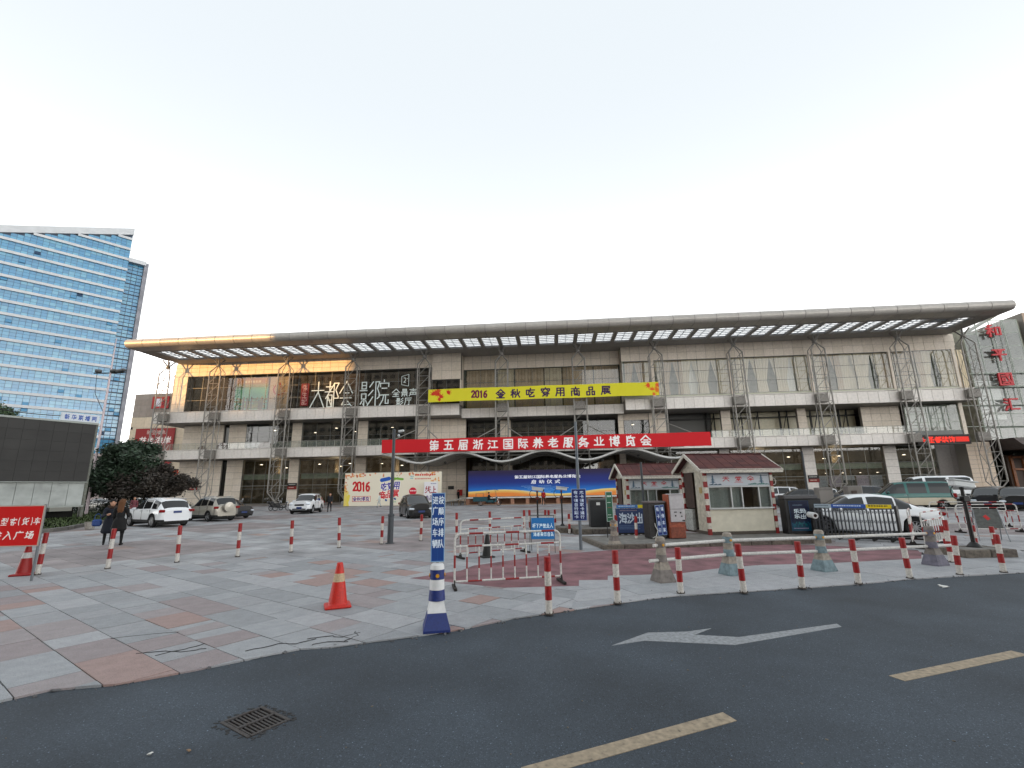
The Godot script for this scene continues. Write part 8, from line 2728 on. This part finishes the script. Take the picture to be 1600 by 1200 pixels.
func person(label: String, at: Vector3, turn: float, h: float, o: Dictionary):
	var t := thing("person", label, "person", at, turn)
	var s := h / 1.7
	var cell: float = o.get("cell", 0.024)
	var V := func(x, y, z): return Vector3(x, y, z) * s
	var sit: bool = o.get("sit", false)
	var step: float = o.get("step", 0.0)
	var lean: float = o.get("lean", 0.0)
	var hips := Vector3(0, 0.92, 0) * s
	var chest := Vector3(0, 1.36, lean * 0.44) * s
	var head := chest + Vector3(0, 0.24, 0.02 + lean * 0.12) * s
	var body := [
		[head + V.call(0, -0.05, 0.015), head + V.call(0, 0.03, 0.0), 0.078 * s, 0.09 * s],
		[head + V.call(0, -0.085, 0.04), head + V.call(0, -0.05, 0.04), 0.045 * s, 0.055 * s],
		[head + V.call(0, -0.01, 0.09), head + V.call(0, -0.035, 0.105), 0.012 * s, 0.016 * s],
		[chest + V.call(0, 0.03, 0), head + V.call(0, -0.06, 0), 0.055 * s, 0.05 * s]]
	for sd in [-1, 1]:
		body.append([head + V.call(0.088 * sd, -0.02, 0), head + V.call(0.09 * sd, 0.01, -0.005), 0.014 * s, 0.016 * s])
	var torso := [[hips + V.call(-0.07, 0, 0), hips + V.call(0.07, 0, 0), 0.115 * s, 0.115 * s], [hips, hips.lerp(chest, 0.55), 0.13 * s, 0.125 * s], [hips.lerp(chest, 0.55), chest + V.call(0, -0.06, 0), 0.13 * s, 0.12 * s], [chest + V.call(-0.14, 0, 0), chest + V.call(0.14, 0, 0), 0.07 * s, 0.07 * s]]
	var sleeves := []
	var hands := []
	var legs := []
	var shoes := []
	var arms: Array = o.get("arms", [0, 0])
	for i in 2:
		var sd := -1.0 if i == 0 else 1.0
		var sh: Vector3 = chest + V.call(0.185 * sd, -0.01, 0)
		var el: Vector3 = sh + V.call(0.05 * sd, -0.27, -0.03)
		var wr: Vector3 = el + V.call(0.0, -0.24, 0.06)
		if sit:
			el = sh + V.call(0.06 * sd, -0.2, 0.14)
			wr = el + V.call(-0.03 * sd, -0.02, 0.24)
		elif arms[i] == 1:
			el = sh + V.call(0.06 * sd, -0.26, 0.04)
			wr = el + V.call(-0.12 * sd, 0.06, 0.2)
		elif step != 0.0:
			el = sh + V.call(0.04 * sd, -0.26, step * 0.12 * sd)
			wr = el + V.call(0, -0.21, step * 0.12 * sd + 0.08)
		sleeves.append([sh, el, 0.062 * s, 0.05 * s])
		sleeves.append([el, wr, 0.05 * s, 0.036 * s])
		var dir := (wr - el).normalized()
		var palm := wr + dir * 0.075 * s
		hands.append([wr, palm, 0.026 * s, 0.034 * s])
		var side := dir.cross(Vector3(1, 0, 0.2)).normalized()
		for k in 4:
			var a := palm + side * (k - 1.5) * 0.021 * s
			hands.append([a, a + (dir + Vector3(-0.25 * sd, 0, 0)) * [0.06, 0.07, 0.066, 0.05][k] * s, 0.0095 * s, 0.008 * s])
		hands.append([wr + dir * 0.03 * s + side * -0.03 * s, wr + dir * 0.085 * s + side * -0.055 * s, 0.012 * s, 0.009 * s])
		var hp_: Vector3 = hips + V.call(0.09 * sd, -0.02, 0)
		var kn: Vector3 = V.call(0.1 * sd, 0.49, 0.02 + step * 0.16 * -sd + absf(step) * 0.05)
		var an: Vector3 = V.call(0.1 * sd, 0.09 + (0.05 if step * -sd < 0 else 0.0) * absf(step), step * 0.3 * -sd)
		if sit:
			kn = hips + V.call(0.13 * sd, 0.0, 0.4)
			an = kn + V.call(0, -0.4, 0.08)
		legs.append([hp_, kn, 0.092 * s, 0.062 * s])
		legs.append([kn, an, 0.06 * s, 0.042 * s])
		shoes.append([an + V.call(0, -0.05, -0.04), an + V.call(0.01 * sd, -0.055, 0.13), 0.042 * s, 0.034 * s])
	var skin := M("skin", Color(0.72, 0.54, 0.44), 0.6)
	var cloth := func(key: String, c: Color): return M("%s_%d" % [key, c.to_rgba32()], c, 0.85)
	# one continuous figure: head, trunk and limbs, coloured skin; clothes lie over it
	var all := body.duplicate()
	for q in torso + sleeves + legs: all.append([q[0], q[1], q[2] * 0.86, q[3] * 0.86])
	for q in hands: all.append(q)
	put("body", nets(all, cell, 0.03 * s), skin, t)
	put("jacket", nets(torso + sleeves, cell, 0.05 * s), cloth.call("cloth", o.top), t)
	put("trousers", nets(legs + [torso[0]], cell, 0.04 * s), cloth.call("cloth", o.legs), t)
	put("shoes", nets(shoes, cell * 0.8, 0.02 * s), cloth.call("shoe", Color(0.05, 0.045, 0.045)), t)
	if o.has("coat"):
		var sk := []
		for k in 8:
			var a := TAU * k / 8
			var q := Vector3(cos(a) * 0.09, 0, sin(a) * 0.06) * s
			sk.append([hips + q, Vector3(q.x * 1.7, o.coat * s, q.z * 1.7 + hips.z), 0.1 * s, 0.1 * s])
		put("coat_skirt", nets(sk, cell, 0.05 * s), cloth.call("cloth", o.top), t)
	var hb := [[head + V.call(0, 0.04, -0.025), head + V.call(0, 0.0, -0.04), 0.101 * s, 0.092 * s]]
	hb.append([head + V.call(-0.03, 0.062, 0.012), head + V.call(0.03, 0.062, 0.012), 0.064 * s, 0.064 * s])
	if o.get("long", false):
		for x in [-0.05, 0.0, 0.05]:
			hb.append([head + V.call(x, 0.0, -0.06), head + V.call(x * 1.1, -0.28, -0.11), 0.065 * s, 0.045 * s])
			hb.append([head + V.call(x * 1.1, -0.28, -0.11), head + V.call(x * 0.7, -0.44, -0.12), 0.045 * s, 0.022 * s])
	put("hair", nets(hb, cell * 0.8, 0.03 * s), cloth.call("hair", o.hair), t)
	var f := MB.new()
	for sd in [-1, 1]: f.ball(head + V.call(0.032 * sd, 0.0, 0.083), Vector3(0.013, 0.009, 0.008) * s, 8, 5)
	put("eyes", f, M("eye_dark", Color(0.06, 0.05, 0.05), 0.2), t)
	f = MB.new()
	f.ball(head + V.call(0, -0.068, 0.089), Vector3(0.022, 0.006, 0.008) * s, 8, 5)
	put("mouth", f, M("lips", Color(0.55, 0.3, 0.28), 0.5), t)
	if o.has("hood"):
		put("fur_collar", nets([[chest + V.call(-0.09, 0.09, -0.02), chest + V.call(0.09, 0.09, -0.02), 0.07 * s, 0.07 * s], [chest + V.call(-0.06, 0.06, 0.07), chest + V.call(0.06, 0.06, 0.07), 0.05 * s, 0.05 * s]], cell, 0.03), cloth.call("fur", o.hood), t)

func make_people():
	var navy := Color(0.09, 0.11, 0.16)
	person("woman in a long dark blue padded coat with fur collar, looking down", Vector3(-15.95, 0.02, -19.3), 0.75, 1.68, {"top": navy, "legs": Color(0.05, 0.05, 0.055), "hair": Color(0.06, 0.04, 0.03), "coat": 0.52, "cell": 0.018, "arms": [1, 1], "hood": Color(0.2, 0.13, 0.085), "lean": 0.12})
	person("woman in a black coat with long light brown hair, seen from behind", Vector3(-15.25, 0.02, -18.9), 3.5, 1.7, {"top": Color(0.04, 0.04, 0.048), "legs": Color(0.045, 0.045, 0.05), "hair": Color(0.36, 0.23, 0.13), "coat": 0.62, "cell": 0.018, "arms": [1, 0], "long": true, "step": 0.35})
	var bag := thing("handbag", "bright blue handbag hanging at the side of the woman in the blue coat", "bag", Vector3(-16.38, 0.72, -19.2), 0.6)
	var b := MB.new()
	b.box(Vector3(0, 0.13, 0), Vector3(0.3, 0.26, 0.14), 0.05)
	put("bag", b, M("bag_blue", Color(0.08, 0.24, 0.5), 0.5), bag)
	b = MB.new()
	b.pipe([Vector3(-0.1, 0.24, 0), Vector3(-0.08, 0.42, 0), Vector3(0.0, 0.48, 0), Vector3(0.08, 0.42, 0), Vector3(0.1, 0.24, 0)], 0.012, 6)
	put("strap", b, M("bag_blue", Color(0.08, 0.24, 0.5)), bag)
	person("man in a dark open jacket walking in front of the cream hoarding's left end", Vector3(-17.7, 0.02, -46.7), 0.1, 1.76, {"top": Color(0.1, 0.11, 0.13), "legs": Color(0.05, 0.05, 0.06), "hair": Color(0.03, 0.03, 0.03), "step": 0.5})
	person("person in a white top and pale trousers walking before the cream hoarding", Vector3(-15.95, 0.02, -57.6), -1.3, 1.62, {"top": Color(0.8, 0.82, 0.8), "legs": Color(0.72, 0.74, 0.74), "hair": Color(0.05, 0.04, 0.04), "step": 0.7})
	person("person in a red top and black trousers in front of the stage", Vector3(3.4, 0.02, -55.6), 2.9, 1.68, {"top": Color(0.6, 0.06, 0.08), "legs": Color(0.05, 0.05, 0.06), "hair": Color(0.03, 0.03, 0.03), "step": 0.6})
	person("person in black standing at the stone wall between the two hoardings", hp(-8.0, 0.2, -0.6), 2.4, 1.7, {"top": Color(0.035, 0.035, 0.04), "legs": Color(0.04, 0.04, 0.045), "hair": Color(0.02, 0.02, 0.02)})
	person("person in a dusky pink coat behind the nose of the white sport utility car", Vector3(-31.0, 0.12, -39.6), 0.6, 1.62, {"top": Color(0.42, 0.22, 0.25), "legs": Color(0.08, 0.07, 0.08), "hair": Color(0.03, 0.03, 0.03), "coat": 0.7})

func _ready():
	hall_x = Transform3D(Basis(Vector3.UP, deg_to_rad(-4.785)), Vector3(0, 0, -68))
	make_camera()
	make_light()
	make_textures()
	make_ground()
	make_hall()
	make_hoardings()
	make_tower()
	make_neighbours()
	make_blocks_behind()
	make_screen()
	make_garden()
	make_islands()
	make_machines()
	booth("near white ticket booth with a brown shingle roof and red striped corner posts", Vector3(8.3, 0.15, -18.9), 0.1, 1.0)
	booth("far white ticket booth, the smaller looking one to the left of the near booth", Vector3(6.55, 0.1, -23.6), 0.06, 0.98)
	make_gates()
	make_bollards()
	make_road_posts()
	make_cones()
	make_barriers()
	make_signs()
	make_cars()
	make_people()
	make_litter()
